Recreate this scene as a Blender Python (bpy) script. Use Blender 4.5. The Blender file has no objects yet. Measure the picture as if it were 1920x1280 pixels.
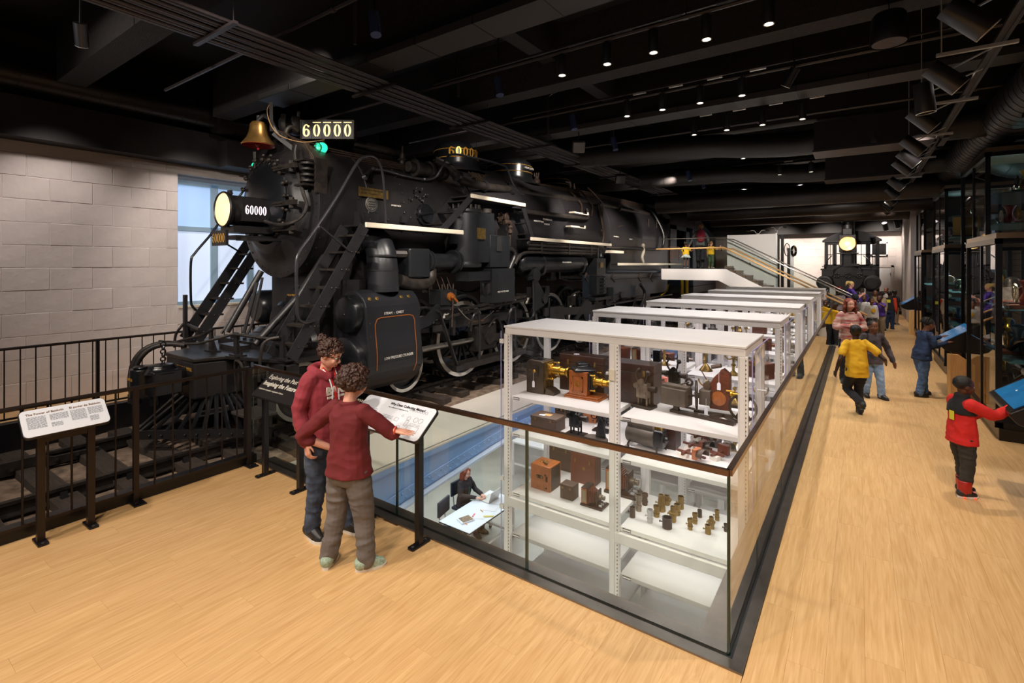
import bpy, math, random
from math import pi, sin, cos, radians, sqrt
from mathutils import Vector as V, Matrix, noise
sc = bpy.context.scene
C = sc.collection
random.seed(7)

# ---------------------------------------------------------------- camera
# level shift-lens view from 2.25 m above the gallery floor, turned 35 degrees left of the long guard
CAM_H, FPX, CXP, CYP, YAW = 2.25, 930.0, 960.0, 495.0, radians(35.0)
cam = bpy.data.objects.new('camera', bpy.data.cameras.new('camera'))
C.objects.link(cam); sc.camera = cam
cam.location = (0, 0, CAM_H); cam.rotation_euler = (pi/2, 0, YAW)
cam.data.sensor_width = 36.0; cam.data.lens = 36.0*FPX/1920.0
cam.data.shift_y = -(640.0-CYP)/1920.0
cam.data.clip_start = 0.05; cam.data.clip_end = 200

# ---------------------------------------------------------------- world
w = bpy.data.worlds.new('world'); sc.world = w; w.use_nodes = True
w.node_tree.nodes['Background'].inputs[0].default_value = (0.78, 0.86, 1.0, 1)
w.node_tree.nodes['Background'].inputs[1].default_value = 0.10

sc.view_settings.view_transform = 'Standard'; sc.view_settings.look = 'None'
sc.view_settings.exposure = 0.0; sc.view_settings.gamma = 1.0
sc.view_settings.use_curve_mapping = False
try:
    sc.cycles.use_denoising = True
    sc.cycles.transparent_max_bounces = 40
    sc.cycles.max_bounces = 8; sc.cycles.diffuse_bounces = 3; sc.cycles.glossy_bounces = 4
    sc.cycles.sample_clamp_indirect = 6.0
    sc.cycles.caustics_reflective = False; sc.cycles.caustics_refractive = False
except Exception:
    pass

# ---------------------------------------------------------------- lights
def aim(o, tgt):
    d = V(tgt) - o.location
    o.rotation_euler = d.to_track_quat('-Z', 'Y').to_euler()
def spot(loc, tgt, power, ang=80, blend=0.6, rad=0.06, col=(1.0, 0.86, 0.70)):
    l = bpy.data.lights.new('spot_light', 'SPOT'); l.energy = power; l.spot_size = radians(ang)
    l.spot_blend = blend; l.shadow_soft_size = rad; l.color = col
    o = bpy.data.objects.new('spot_light', l); C.objects.link(o); o.location = loc; aim(o, tgt); return o
def area(loc, tgt, power, sx, sy, col=(1, 1, 1)):
    l = bpy.data.lights.new('area_light', 'AREA'); l.shape = 'RECTANGLE'; l.size = sx; l.size_y = sy
    l.energy = power; l.color = col
    o = bpy.data.objects.new('area_light', l); C.objects.link(o); o.location = loc; return o   # faces straight down
WARM = (1.0, 0.87, 0.73)
# track heads over the foreground floor and the walkway
for x, y in ((-5.2, 0.2), (-3.7, 0.3), (-2.2, 0.2), (-0.7, 0.6), (1.0, 1.2)):
    spot((x, y, 4.7), (x+0.25, y+1.9, 0), 285, 88, 0.8, 0.07, WARM)
for x, y in ((-4.6, -2.2), (-1.8, -2.2), (0.9, -2.0)):
    spot((x, y, 4.7), (x-0.6, y+3.4, 0.6), 370, 80, 0.8, 0.10, WARM)
for y in (4.2, 7.4, 10.6, 13.8, 17.0, 20.2, 23.4):
    spot((0.9, y, 4.55), (0.15, y+0.6, 0), 330, 92, 0.8, 0.08, WARM)
# over the display cases (the row of round downlights in view)
for y in (5.8, 8.05, 10.0, 12.2, 14.4, 16.6):
    for x in (-2.9, -1.4):
        spot((x, y, 4.6), (x, y, 0), 190, 85, 0.7, 0.05, (0.97, 0.94, 0.92))
# on the locomotive, from the tracks between it and the walkway
for x, y, tx, ty, tz, p in ((-4.2, 1.5, -7.3, 4.6, 2.6, 330), (-6.2, -0.6, -8.4, 3.2, 1.0, 220), (-6.4, -1.2, -7.9, 4.4, 3.1, 330), (-3.6, 5.6, -6.8, 7.0, 1.6, 420), (-4.6, 8.0, -7.0, 9.4, 2.4, 420),  # one spot added to brighten the smokebox front
                       (-4.4, 11.0, -7.0, 12.6, 2.4, 460), (-4.2, 14.0, -7.0, 15.6, 2.4, 480), (-4.2, 17.0, -7.0, 18.6, 2.6, 260), (-3.5, 3.4, -6.4, 5.4, 1.0, 260)):
    spot((x, y, 4.7), (tx, ty, tz), p*1.7, 66, 0.8, 0.08, (1, 0.90, 0.80))
for y in (4.0, 7.5, 10.5, 13.5, 17.0):      # added to brighten the boiler top and domes
    spot((-6.2, y, 5.3), (-7.5, y+0.8, 4.3), 80, 95, 0.8, 0.08, (1, 0.9, 0.8))
for x, y, tx, ty, tz, p in ((-1.6, 15.8, -3.4, 20.2, 1.8, 620), (-4.4, 15.9, -5.2, 18.3, 1.9, 420), (-0.6, 17.6, -0.3, 24.2, 1.8, 170), (0.9, 18.2, 0.4, 21.0, 0.6, 260)):  # spots added below the ducts to brighten partition, landing and far end
    spot((x, y, 3.85), (tx, ty, tz), p, 62, 0.8, 0.08, (1, 0.92, 0.84))
# wall washers: left wall and back wall
for y in (0.6, 2.6, 4.6):
    spot((-9.5, y-0.6, 4.75), (-10.9, y, 2.1), 150, 85, 0.9, 0.08, (1, 0.90, 0.84))
for x in (-3.2, -1.2, 0.8):
    spot((x, 26.2, 4.3), (x, 28.3, 2.0), 520, 90, 0.9, 0.08, (1, 0.90, 0.80))
spot((-2.6, 14.6, 4.7), (-4.2, 20.0, 2.2), 520, 60, 0.8, 0.08, (1, 0.92, 0.85))
spot((-1.2, 21.6, 4.6), (-0.4, 25.0, 2.0), 360, 70, 0.8, 0.08, (1, 0.88, 0.76))
# spots added to brighten the right-hand showcases and the wall behind
for y in (9.6, 12.1, 14.5, 16.7, 19.1, 21.6):
    spot((2.2, y, 2.5 if round(y*10) in (96, 145, 191) else 3.9), (2.3, y+0.1, 0.2), 230, 130, 0.8, 0.04, (1, 0.92, 0.84)); spot((4.1, y, 4.4), (4.6, y+0.3, 2.0), 260, 110, 0.8, 0.08, (0.95, 0.96, 1.0))
# lower storage level: unseen area lights added under the slab to brighten it
area((-7.2, 8.0, -0.85), (-7.2, 6.5, -3), 190, 3.2, 9.0, (0.93, 0.97, 1.0))
area((-3.2, 1.6, -0.6), (-3.2, 2.2, -3), 60, 4.5, 1.6, (0.95, 0.97, 1.0))
area((0.9, 8.0, -0.6), (0.2, 8.0, -3), 110, 2.0, 9.0, (0.95, 0.97, 1.0))
# low warm spots behind the drivers, shining between the wheels
for y in (6.0, 9.0, 12.6):
    spot((-9.6, y, 2.0), (-7.6, y+0.6, 0.2), 75, 100, 0.7, 0.06, (1, 0.88, 0.7))

# ---------------------------------------------------------------- measuring helpers: pixel of the photo -> point on a real plane
RX, RY = cos(YAW), sin(YAW); FX, FY = -sin(YAW), cos(YAW)
def ray(u, v):
    a = (u-CXP)/FPX
    return V((FX+a*RX, FY+a*RY, (CYP-v)/FPX))
def atX(u, v, x):
    d = ray(u, v); return V((0, 0, CAM_H)) + d*(x/d.x)
def atY(u, v, y):
    d = ray(u, v); return V((0, 0, CAM_H)) + d*(y/d.y)
def atZ(u, v, z):
    d = ray(u, v); return V((0, 0, CAM_H)) + d*((z-CAM_H)/d.z)

# ---------------------------------------------------------------- mesh builder
def frame_of(d):
    d = V(d).normalized()
    up = V((0, 0, 1)) if abs(d.z) < 0.95 else V((1, 0, 0))
    a = d.cross(up).normalized(); b = a.cross(d).normalized()
    return a, b
ORG = {}
class MB:
    def __init__(s): s.v = []; s.f = []; s.sm = []
    def add(s, vs, fs, smooth=False):
        n = len(s.v); s.v += [V(p) for p in vs]; s.f += [tuple(i+n for i in f) for f in fs]; s.sm += [smooth]*len(fs); return s
    def box(s, c, sz, rz=0.0, rx=0.0, ry=0.0):
        hx, hy, hz = sz[0]/2, sz[1]/2, sz[2]/2
        vs = [V((x, y, z)) for z in (-hz, hz) for y in (-hy, hy) for x in (-hx, hx)]
        if rz or rx or ry:
            m = Matrix.Rotation(rz, 3, 'Z') @ Matrix.Rotation(ry, 3, 'Y') @ Matrix.Rotation(rx, 3, 'X'); vs = [m @ p for p in vs]
        c = V(c)
        return s.add([p+c for p in vs], [(0, 2, 3, 1), (4, 5, 7, 6), (0, 1, 5, 4), (2, 6, 7, 3), (0, 4, 6, 2), (1, 3, 7, 5)])
    def bb(s, a, b):      # box from min corner to max corner
        return s.box([(a[i]+b[i])/2 for i in range(3)], [abs(b[i]-a[i]) for i in range(3)])
    def beam(s, p, q, w, h, up=None):   # rectangular bar from p to q
        p, q = V(p), V(q); d = (q-p).normalized()
        u = V(up) if up is not None else (V((0, 0, 1)) if abs(d.z) < 0.99 else V((0, 1, 0)))
        a = d.cross(u).normalized(); b = a.cross(d).normalized()
        vs = [e + a*(sx*w/2) + b*(sy*h/2) for e in (p, q) for sx, sy in ((-1, -1), (1, -1), (1, 1), (-1, 1))]
        return s.add(vs, [(0, 1, 2, 3), (7, 6, 5, 4), (4, 5, 1, 0), (5, 6, 2, 1), (6, 7, 3, 2), (7, 4, 0, 3)])
    def tube(s, pts, r, n=8, caps=True, flat=None):
        pts = [V(p) for p in pts]; m = len(pts)
        rs = r if isinstance(r, (list, tuple)) else [r]*m
        vs = []; pa = None
        for i, p in enumerate(pts):
            d = (pts[min(i+1, m-1)]-pts[max(i-1, 0)])
            d = d.normalized() if d.length > 1e-9 else V((0, 0, 1))
            if pa is None: a = frame_of(d)[0]; b = d.cross(a).normalized()
            else:
                a = (pa - d*pa.dot(d))
                a = a.normalized() if a.length > 1e-6 else frame_of(d)[0]
                b = d.cross(a).normalized()
            pa = a; rr = rs[i]
            ra, rb = (rr if isinstance(rr, (tuple, list)) else (rr, rr))
            for k in range(n):
                t = 2*pi*k/n; vs.append(p + a*(ra*cos(t)) + b*(rb*sin(t)))
        fs = [(i*n+k, i*n+(k+1) % n, (i+1)*n+(k+1) % n, (i+1)*n+k) for i in range(m-1) for k in range(n)]
        s.add(vs, fs, True)
        if caps:
            o = len(s.v)-len(vs)
            s.f += [tuple(o+k for k in reversed(range(n))), tuple(o+(m-1)*n+k for k in range(n))]; s.sm += [False, False]
        return s
    def cyl(s, p, q, r, n=16, r2=None):
        return s.tube([p, q], [r, r if r2 is None else r2], n)
    def lathe(s, prof, o, axis=(0, 0, 1), n=24):   # prof: list of (radius, distance along axis)
        o = V(o); ax = V(axis).normalized(); a = frame_of(ax)[0]; b = ax.cross(a).normalized(); vs = []
        for r, h in prof:
            for k in range(n):
                t = 2*pi*k/n; vs.append(o + ax*h + a*(max(r, 1e-4)*cos(t)) + b*(max(r, 1e-4)*sin(t)))
        m = len(prof)
        return s.add(vs, [(i*n+k, i*n+(k+1) % n, (i+1)*n+(k+1) % n, (i+1)*n+k) for i in range(m-1) for k in range(n)], True)
    def prism(s, poly, o, a, b, d):   # polygon (list of 2D) in the plane o + x*a + y*b pushed along d
        o, a, b, d = V(o), V(a), V(b), V(d); n = len(poly)
        vs = [o+a*x+b*y for x, y in poly] + [o+a*x+b*y+d for x, y in poly]
        fs = [tuple(reversed(range(n))), tuple(range(n, 2*n))] + [(i, (i+1) % n, n+(i+1) % n, n+i) for i in range(n)]
        return s.add(vs, fs)
    def sph(s, c, r, n=12, m=8, sc3=(1, 1, 1), rot=None):
        c = V(c); vs = []
        for i in range(m+1):
            ph = pi*i/m
            for k in range(n):
                t = 2*pi*k/n; p = V((r*sc3[0]*sin(ph)*cos(t), r*sc3[1]*sin(ph)*sin(t), r*sc3[2]*cos(ph)))
                if rot is not None: p = rot @ p
                vs.append(c+p)
        return s.add(vs, [(i*n+k, (i+1)*n+k, (i+1)*n+(k+1) % n, i*n+(k+1) % n) for i in range(m) for k in range(n)], True)
    def ring(s, c, axis, R, r, n=28, k=6):
        c = V(c); ax = V(axis).normalized(); a = frame_of(ax)[0]; b = ax.cross(a).normalized(); vs = []
        for i in range(n):
            t = 2*pi*i/n; d = a*cos(t)+b*sin(t)
            for j in range(k):
                q = 2*pi*j/k; vs.append(c + d*(R+r*cos(q)) + ax*(r*sin(q)))
        return s.add(vs, [(i*k+j, ((i+1) % n)*k+j, ((i+1) % n)*k+(j+1) % k, i*k+(j+1) % k) for i in range(n) for j in range(k)], True)
    def annulus(s, c, axis, r1, r2, th, n=36):
        return s.lathe([(r1, -th/2), (r2, -th/2), (r2, th/2), (r1, th/2), (r1, -th/2)], c, axis, n)
    def xf(s, m):
        s.v = [m @ p for p in s.v]; return s
    def build(s, name, mat, parent=None, smooth=None, bevel=0.0, local=False):
        me = bpy.data.meshes.new(name); o0 = ORG.get(parent.name, V((0, 0, 0))) if (parent and not local) else V((0, 0, 0))
        me.from_pydata([tuple(p-o0) for p in s.v], [], s.f)
        me.polygons.foreach_set('use_smooth', [bool(x) if smooth is None else smooth for x in s.sm])
        me.update()
        if any(s.sm) or smooth: me.set_sharp_from_angle(angle=radians(38))
        if mat: me.materials.append(mat)
        o = bpy.data.objects.new(name, me); C.objects.link(o)
        if parent: o.parent = parent; ORG[o.name] = o0
        if bevel:
            b = o.modifiers.new('bevel', 'BEVEL'); b.width = bevel; b.segments = 2; b.limit_method = 'ANGLE'
        return o
def tag(o, label=None, cat=None, group=None, kind=None):
    if label: o['label'] = label
    if cat: o['category'] = cat
    if group: o['group'] = group
    if kind: o['kind'] = kind
    return o
def thing(name, label, cat, loc=(0, 0, 0), group=None, rz=0.0):
    o = bpy.data.objects.new(name, None); C.objects.link(o); o.location = loc; o.rotation_euler = (0, 0, rz)
    o.empty_display_size = 0.1
    ORG[o.name] = V(loc); return tag(o, label, cat, group)
KIDS = {}
def children_of(o):
    return [c for c in bpy.data.objects if c.parent == o]
def dup(root, loc, rz, label=None, group=None):
    def rec(o, par):
        c = o.copy(); C.objects.link(c); c.parent = par
        for ch in list(KIDS.get(o.name) or children_of(o)): rec(ch, c)
        return c
    r = rec(root, None); r.location = loc; r.rotation_euler = (0, 0, rz)
    if label: r['label'] = label
    if group: r['group'] = group
    return r
def move(o, loc, rz=0.0):
    o.location = loc; o.rotation_euler = (0, 0, rz); return o
def struct(o):
    o['kind'] = 'structure'; return o
def smoothpath(pts, k=4):      # Catmull-Rom through the points
    pts = [V(p) for p in pts]; out = []
    for i in range(len(pts)-1):
        p0 = pts[max(i-1, 0)]; p1 = pts[i]; p2 = pts[i+1]; p3 = pts[min(i+2, len(pts)-1)]
        for j in range(k):
            t = j/k; out.append(0.5*((2*p1)+(p2-p0)*t+(2*p0-5*p1+4*p2-p3)*t*t+(3*p1-p0-3*p2+p3)*t*t*t))
    out.append(pts[-1]); return out

# ---------------------------------------------------------------- materials
def lin(h):
    h = h.lstrip('#'); c = [int(h[i:i+2], 16)/255 for i in (0, 2, 4)]
    return tuple((x/12.92 if x <= 0.04045 else ((x+0.055)/1.055)**2.4) for x in c) + (1,)
MATS = {}
def mat(name, col, rough=0.5, metal=0.0, var=0.0, vscale=8.0, bump=0.0, bscale=40.0, emis=None, estr=0.0, stretch=None, col2=None, coat=0.0, spec=None):
    if name in MATS: return MATS[name]
    m = bpy.data.materials.new(name); m.use_nodes = True; nt = m.node_tree; N = nt.nodes; L = nt.links
    p = N['Principled BSDF']; c = lin(col) if isinstance(col, str) else col
    p.inputs['Base Color'].default_value = c; p.inputs['Roughness'].default_value = rough; p.inputs['Metallic'].default_value = metal
    if coat: p.inputs['Coat Weight'].default_value = coat
    if spec is not None: p.inputs['Specular IOR Level'].default_value = spec
    if emis:
        p.inputs['Emission Color'].default_value = lin(emis); p.inputs['Emission Strength'].default_value = estr
    if var or bump or col2:
        tc = N.new('ShaderNodeTexCoord'); src = tc.outputs['Object']
        if stretch:
            mp = N.new('ShaderNodeMapping'); mp.inputs['Scale'].default_value = stretch; L.new(src, mp.inputs[0]); src = mp.outputs[0]
    if var or col2:
        n = N.new('ShaderNodeTexNoise'); n.inputs['Scale'].default_value = vscale; n.inputs['Detail'].default_value = 5; L.new(src, n.inputs['Vector'])
        r = N.new('ShaderNodeMapRange'); r.inputs[1].default_value = 0.32; r.inputs[2].default_value = 0.68; L.new(n.outputs[0], r.inputs[0])
        mx = N.new('ShaderNodeMix'); mx.data_type = 'RGBA'
        a = tuple(x*(1-var) for x in c[:3])+(1,); b = tuple(min(1, x*(1+var)) for x in c[:3])+(1,)
        if col2: b = lin(col2)
        mx.inputs[6].default_value = a; mx.inputs[7].default_value = b
        L.new(r.outputs[0], mx.inputs[0]); L.new(mx.outputs[2], p.inputs['Base Color'])
    if bump:
        n2 = N.new('ShaderNodeTexNoise'); n2.inputs['Scale'].default_value = bscale; n2.inputs['Detail'].default_value = 4; L.new(src, n2.inputs['Vector'])
        bp = N.new('ShaderNodeBump'); bp.inputs['Strength'].default_value = bump; bp.inputs['Distance'].default_value = 0.01
        L.new(n2.outputs[0], bp.inputs['Height']); L.new(bp.outputs[0], p.inputs['Normal'])
    MATS[name] = m; return m
def glass(name, tint=(0.93, 0.97, 0.95), ior=1.45, fac=1.0, rough=0.0):
    if name in MATS: return MATS[name]
    m = bpy.data.materials.new(name); m.use_nodes = True; nt = m.node_tree; N = nt.nodes; L = nt.links
    N.remove(N['Principled BSDF']); out = N['Material Output']
    t = N.new('ShaderNodeBsdfTransparent'); t.inputs[0].default_value = (*tint, 1)
    g = N.new('ShaderNodeBsdfGlossy'); g.inputs['Roughness'].default_value = rough
    fr = N.new('ShaderNodeFresnel'); fr.inputs[0].default_value = ior
    mu = N.new('ShaderNodeMath'); mu.operation = 'MULTIPLY'; mu.inputs[1].default_value = fac; ge = N.new('ShaderNodeNewGeometry'); iv = N.new('ShaderNodeMath'); iv.operation = 'SUBTRACT'; iv.inputs[0].default_value = 1.0; L.new(ge.outputs['Backfacing'], iv.inputs[1]); mb_ = N.new('ShaderNodeMath'); mb_.operation = 'MULTIPLY'; L.new(fr.outputs[0], mb_.inputs[0]); L.new(iv.outputs[0], mb_.inputs[1]); L.new(mb_.outputs[0], mu.inputs[0])
    mx = N.new('ShaderNodeMixShader'); L.new(mu.outputs[0], mx.inputs[0]); L.new(t.outputs[0], mx.inputs[1]); L.new(g.outputs[0], mx.inputs[2])
    L.new(mx.outputs[0], out.inputs[0]); MATS[name] = m; return m
def woodfloor(name, c1, c2, rough=0.42):
    m = bpy.data.materials.new(name); m.use_nodes = True; nt = m.node_tree; N = nt.nodes; L = nt.links; p = N['Principled BSDF']
    tc = N.new('ShaderNodeTexCoord'); oi = N.new('ShaderNodeObjectInfo')
    sc_ = N.new('ShaderNodeVectorMath'); sc_.operation = 'SCALE'; sc_.inputs[3].default_value = 37.0
    cb = N.new('ShaderNodeCombineXYZ'); L.new(oi.outputs['Random'], cb.inputs[0]); L.new(oi.outputs['Random'], cb.inputs[1]); L.new(cb.outputs[0], sc_.inputs[0])
    ad = N.new('ShaderNodeVectorMath'); L.new(tc.outputs['Object'], ad.inputs[0]); L.new(sc_.outputs[0], ad.inputs[1])
    mp = N.new('ShaderNodeMapping'); mp.inputs['Scale'].default_value = (26, 1.5, 1); L.new(ad.outputs[0], mp.inputs[0])
    n1 = N.new('ShaderNodeTexNoise'); n1.inputs['Scale'].default_value = 1.6; n1.inputs['Detail'].default_value = 8; n1.inputs['Distortion'].default_value = 0.9; L.new(mp.outputs[0], n1.inputs['Vector'])
    mp2 = N.new('ShaderNodeMapping'); mp2.inputs['Scale'].default_value = (150, 5.0, 1); L.new(ad.outputs[0], mp2.inputs[0])
    n2 = N.new('ShaderNodeTexNoise'); n2.inputs['Scale'].default_value = 1.0; n2.inputs['Detail'].default_value = 3; L.new(mp2.outputs[0], n2.inputs['Vector'])
    mul = N.new('ShaderNodeMath'); mul.operation = 'MULTIPLY_ADD'; L.new(n2.outputs[0], mul.inputs[0]); mul.inputs[1].default_value = 0.35; L.new(n1.outputs[0], mul.inputs[2])
    r = N.new('ShaderNodeMapRange'); r.inputs[1].default_value = 0.40; r.inputs[2].default_value = 1.0; L.new(mul.outputs[0], r.inputs[0])
    mx = N.new('ShaderNodeMix'); mx.data_type = 'RGBA'; mx.inputs[6].default_value = lin(c1); mx.inputs[7].default_value = lin(c2); L.new(r.outputs[0], mx.inputs[0])
    hs = N.new('ShaderNodeHueSaturation'); L.new(mx.outputs[2], hs.inputs['Color'])
    rr = N.new('ShaderNodeMapRange'); rr.inputs[3].default_value = 0.965; rr.inputs[4].default_value = 1.03; L.new(oi.outputs['Random'], rr.inputs[0]); L.new(rr.outputs[0], hs.inputs['Value'])
    L.new(hs.outputs[0], p.inputs['Base Color']); p.inputs['Roughness'].default_value = rough
    bp = N.new('ShaderNodeBump'); bp.inputs['Strength'].default_value = 0.08; bp.inputs['Distance'].default_value = 0.002; L.new(n2.outputs[0], bp.inputs['Height']); L.new(bp.outputs[0], p.inputs['Normal'])
    MATS[name] = m; return m

M_FLOOR = woodfloor('oak_floor', 'DCB582', 'BB8F5A')
M_BLK = mat('black_paint', '1E1C1D', 0.40, 0.0, 0.25, 3.0, 0.15, 60)           # locomotive black
M_BLKG = mat('gloss_black', '151619', 0.27, 0.0, 0.2, 2.0)
M_JACK = mat('boiler_jacket', '201E20', 0.38, 0.0, 0.3, 1.6, 0.12, 30)
M_GRIME = mat('grimy_steel', '242120', 0.5, 0.3, 0.4, 9.0, 0.3, 70, col2='37302B')
M_DARKBLUE = mat('blue_black', '1C222C', 0.4, 0.0, 0.2, 4.0)
M_WHITE = mat('white_trim', 'DDD2BE', 0.5)
M_RIM = mat('white_tyre', 'ECE9E0', 0.45, 0, 0.06, 10)
M_STEEL = mat('bright_steel', 'A8A29A', 0.3, 0.9, 0.2, 20)
M_BRONZE = mat('bell_bronze', 'A8814A', 0.35, 0.85, 0.2, 6)
M_BRASS = mat('brass', 'C69A3C', 0.28, 0.95, 0.2, 15)
M_OLDBRASS = mat('old_brass', '8E7442', 0.38, 0.85, 0.3, 20)
M_RED = mat('red_paint', '8E1218', 0.5)
M_RUST = mat('rusty_pipe', '3C2E25', 0.6, 0.4, 0.4, 20)
M_GOLD = mat('gold_lettering', 'D9A441', 0.4, 0.3)
M_LETTER = mat('white_lettering', 'E8E4DA', 0.5)
M_COPPER = mat('copper_line', 'A8622A', 0.4, 0.4)
M_RAIL = mat('railing_bronze', '2C2320', 0.38, 0.4, 0.12, 5)
M_KIOSK = mat('kiosk_black', '17161A', 0.35, 0.1)
M_CEIL = mat('ceiling_black', '0B090A', 0.8, 0, 0.2, 4)
M_BEAM = mat('sprayed_beam', '1E1A19', 0.9, 0, 0.35, 18, 1.0, 55)
M_DUCT = mat('duct_black', '1A1615', 0.5, 0.2, 0.25, 5)
M_TRAY = mat('conduit_brown', '30292A', 0.45, 0.3, 0.15, 9)
M_CMU = mat('painted_block', 'CFC4BF', 0.7, 0, 0.06, 2.5, 0.7, 11)
M_CASE = mat('case_white', 'E6E1DF', 0.45, 0, 0.02, 3)
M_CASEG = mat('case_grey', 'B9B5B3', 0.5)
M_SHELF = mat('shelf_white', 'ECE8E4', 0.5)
M_GAL = mat('galvanised', 'C4C2C0', 0.38, 0.6)
M_SS = mat('brushed_steel', '857D78', 0.34, 0.95, 0.15, 5)
M_SSD = mat('dark_curb_steel', '3B3534', 0.25, 0.85, 0.15, 3)
M_GLASS = glass('clear_glass', fac=1.5)
M_GLASSE = mat('glass_edge', '0E2A22', 0.15, 0, emis=None, coat=0.5)
M_ACRYL = glass('acrylic', (0.96, 0.96, 0.975), 1.45, 0.8)
M_CONC = mat('polished_concrete', 'B3B0A8', 0.4, 0, 0.14, 1.3, 0.05, 20)
M_BLUE = mat('blue_girder', '86A9D8', 0.45, 0, 0.05, 2)
M_BLUE2 = mat('blue_girder_flange_lit', 'C6D4EC', 0.45)  # paler blue: the light on the flange is put into its colour
M_SLAB = mat('slab_cream', 'D9D2C8', 0.6, 0, 0.04, 2)
M_BALL = mat('ballast_earth', '7A6657', 0.95, 0, 0.35, 7, 1.0, 30, col2='9A8573')
M_TIE = mat('old_tie_wood', '3E342D', 0.85, 0, 0.3, 5, 0.6, 20, stretch=(1, 8, 8))
M_OAK = mat('oak_trim', 'D0A066', 0.45, 0, 0.12, 4, stretch=(10, 10, 1))
M_FASC = mat('dark_beam', '1B1615', 0.7, 0, 0.3, 3)
# ================================================================ SETTING
GX, GY = -0.61, 3.04        # corner of the glass guard
PX0 = -5.62                 # track side edge of the wooden floor
# floor slabs (with the planks on top as pieces)
m = MB(); m.bb((PX0, -5, -0.30), (-0.52, 2.94, -0.012)); m.bb((-0.52, -5, -0.30), (6.0, 28.3, -0.012)); m.bb((-10.9, -5, -0.30), (-9.55, 28.3, -0.012))
m.bb((-5.6, 20.9, -0.30), (-0.52, 28.3, -0.012))
floor = struct(m.build('floor', M_FLOOR))
PL, PW = 1.22, 0.182
pm = MB(); g = 0.0002
pm.add([(g, g, -0.012), (PW-g, g, -0.012), (PW-g, PL-g, -0.012), (g, PL-g, -0.012), (g, g, -0.001), (PW-g, g, -0.001), (PW-g, PL-g, -0.001), (g, PL-g, -0.001),
        (2*g, 2*g, 0), (PW-2*g, 2*g, 0), (PW-2*g, PL-2*g, 0), (2*g, PL-2*g, 0)],
       [(0, 1, 5, 4), (1, 2, 6, 5), (2, 3, 7, 6), (3, 0, 4, 7), (4, 5, 9, 8), (5, 6, 10, 9), (6, 7, 11, 10), (7, 4, 8, 11), (8, 9, 10, 11)])
plank_me = None; nplank = 0; rest = MB()
def plank(x, y, x1=None, y1=None, near=True):
    global plank_me, nplank
    wx = PW if x1 is None else x1-x; ly = PL if y1 is None else y1-y
    if wx < 0.02 or ly < 0.02: return
    if near and nplank < 296:
        if plank_me is None:
            o = pm.build('plank', M_FLOOR, floor); plank_me = o.data
        else:
            o = bpy.data.objects.new('plank', plank_me); C.objects.link(o); o.parent = floor
        o.location = (x, y, 0); o.scale = (wx/PW, ly/PL, 1); nplank += 1
    else:
        rest.add([(p.x*wx/PW+x, p.y*ly/PL+y, p.z) for p in pm.v], pm.f)
def strip(x0, x1, y0, y1, near):
    i = 0; x = x0
    while x < x1-0.02:
        xe = min(x+PW, x1); y = y0 - (i*0.47) % PL
        while y < y1-0.02:
            a = max(y, y0); b = min(y+PL, y1)
            c = V(((x+xe)/2, (a+b)/2, 0)); dpt = c.x*FX+c.y*FY; r_ = c.x*RX+c.y*RY
            if b-a > 0.02 and dpt > 0.9 and abs(r_) < dpt*1.12+0.3 and dpt < 22: plank(x, a, xe, b, near(c))
            elif b-a > 0.02: plank(x, a, xe, b, False)
            y += PL
        x += PW; i += 1
near = lambda c: (c.x*FX+c.y*FY) < 12.4 and (CYP+FPX*CAM_H/max(0.1, c.x*FX+c.y*FY)) < 1500
strip(PX0, -0.52, -1.2, 2.94, near)
strip(-0.52, 1.72, -1.2, 28.3, near)
strip(1.72, 6.0, 2.0, 28.3, lambda c: False)
strip(-10.9, -9.55, -1.2, 28.3, lambda c: False)
strip(-5.6, -0.52, 20.9, 28.3, lambda c: False)
tag(rest.build('floor_planks', M_FLOOR, floor), kind='stuff')

# ---- painted block walls: each block a piece
def blockwall(wall, o, du, dn, L, Hh, bl, bh, skip=None, seed=1, dep=0.007):
    """blocks on the plane o + du*s + z*t, proud of it along dn"""
    rr = random.Random(seed); metas = []
    for k in range(6):
        mb = MB(); g = 0.002; a = 0.007
        w_, h_ = bl-g, bh-g
        jj = [rr.uniform(-0.003, 0.003) for _ in range(8)]
        pts = [(g, g, 0), (w_, g, 0), (w_, h_, 0), (g, h_, 0), (g+a, g+a, dep), (w_-a, g+a, dep), (w_-a, h_-a, dep), (g+a, h_-a, dep)]
        vs = []
        for i, (s, t, n) in enumerate(pts):
            s += jj[i % 8]; t += jj[(i+3) % 8]
            vs.append(du*s + V((0, 0, t)) + dn*n)
        mb.add(vs, [(0, 1, 5, 4), (1, 2, 6, 5), (2, 3, 7, 6), (3, 0, 4, 7), (4, 5, 6, 7)], False)
        metas.append(mb)
    meshes = []; row = 0; z = 0.0; cnt = 0
    while z < Hh-0.05:
        s = -(row % 2)*bl*0.5
        while s < L-0.02:
            s0, s1 = max(s, 0), min(s+bl, L); z1 = min(z+bh, Hh)
            if s1-s0 > 0.03 and not (skip and skip((s0+s1)/2, (z+z1)/2)):
                k = rr.randrange(6)
                if len(meshes) < 6:
                    k = len(meshes); ob = metas[k].build('block', M_CMU, wall); meshes.append(ob.data)
                else:
                    ob = bpy.data.objects.new('block', meshes[k]); C.objects.link(ob); ob.parent = wall
                ob.location = o + du*s0 + V((0, 0, z)) + dn*rr.uniform(-0.006, 0.004)
                sx = (s1-s0)/bl
                ob.scale = (sx if abs(du.x) > 0.5 else 1, sx if abs(du.y) > 0.5 else 1, (z1-z)/bh); cnt += 1
            s += bl
        z += bh; row += 1
    return cnt
WLX = -10.9; WIN0, WIN1, SILL, WTOP, WH = 4.19, 7.2, 1.42, 4.02, 4.20
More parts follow.
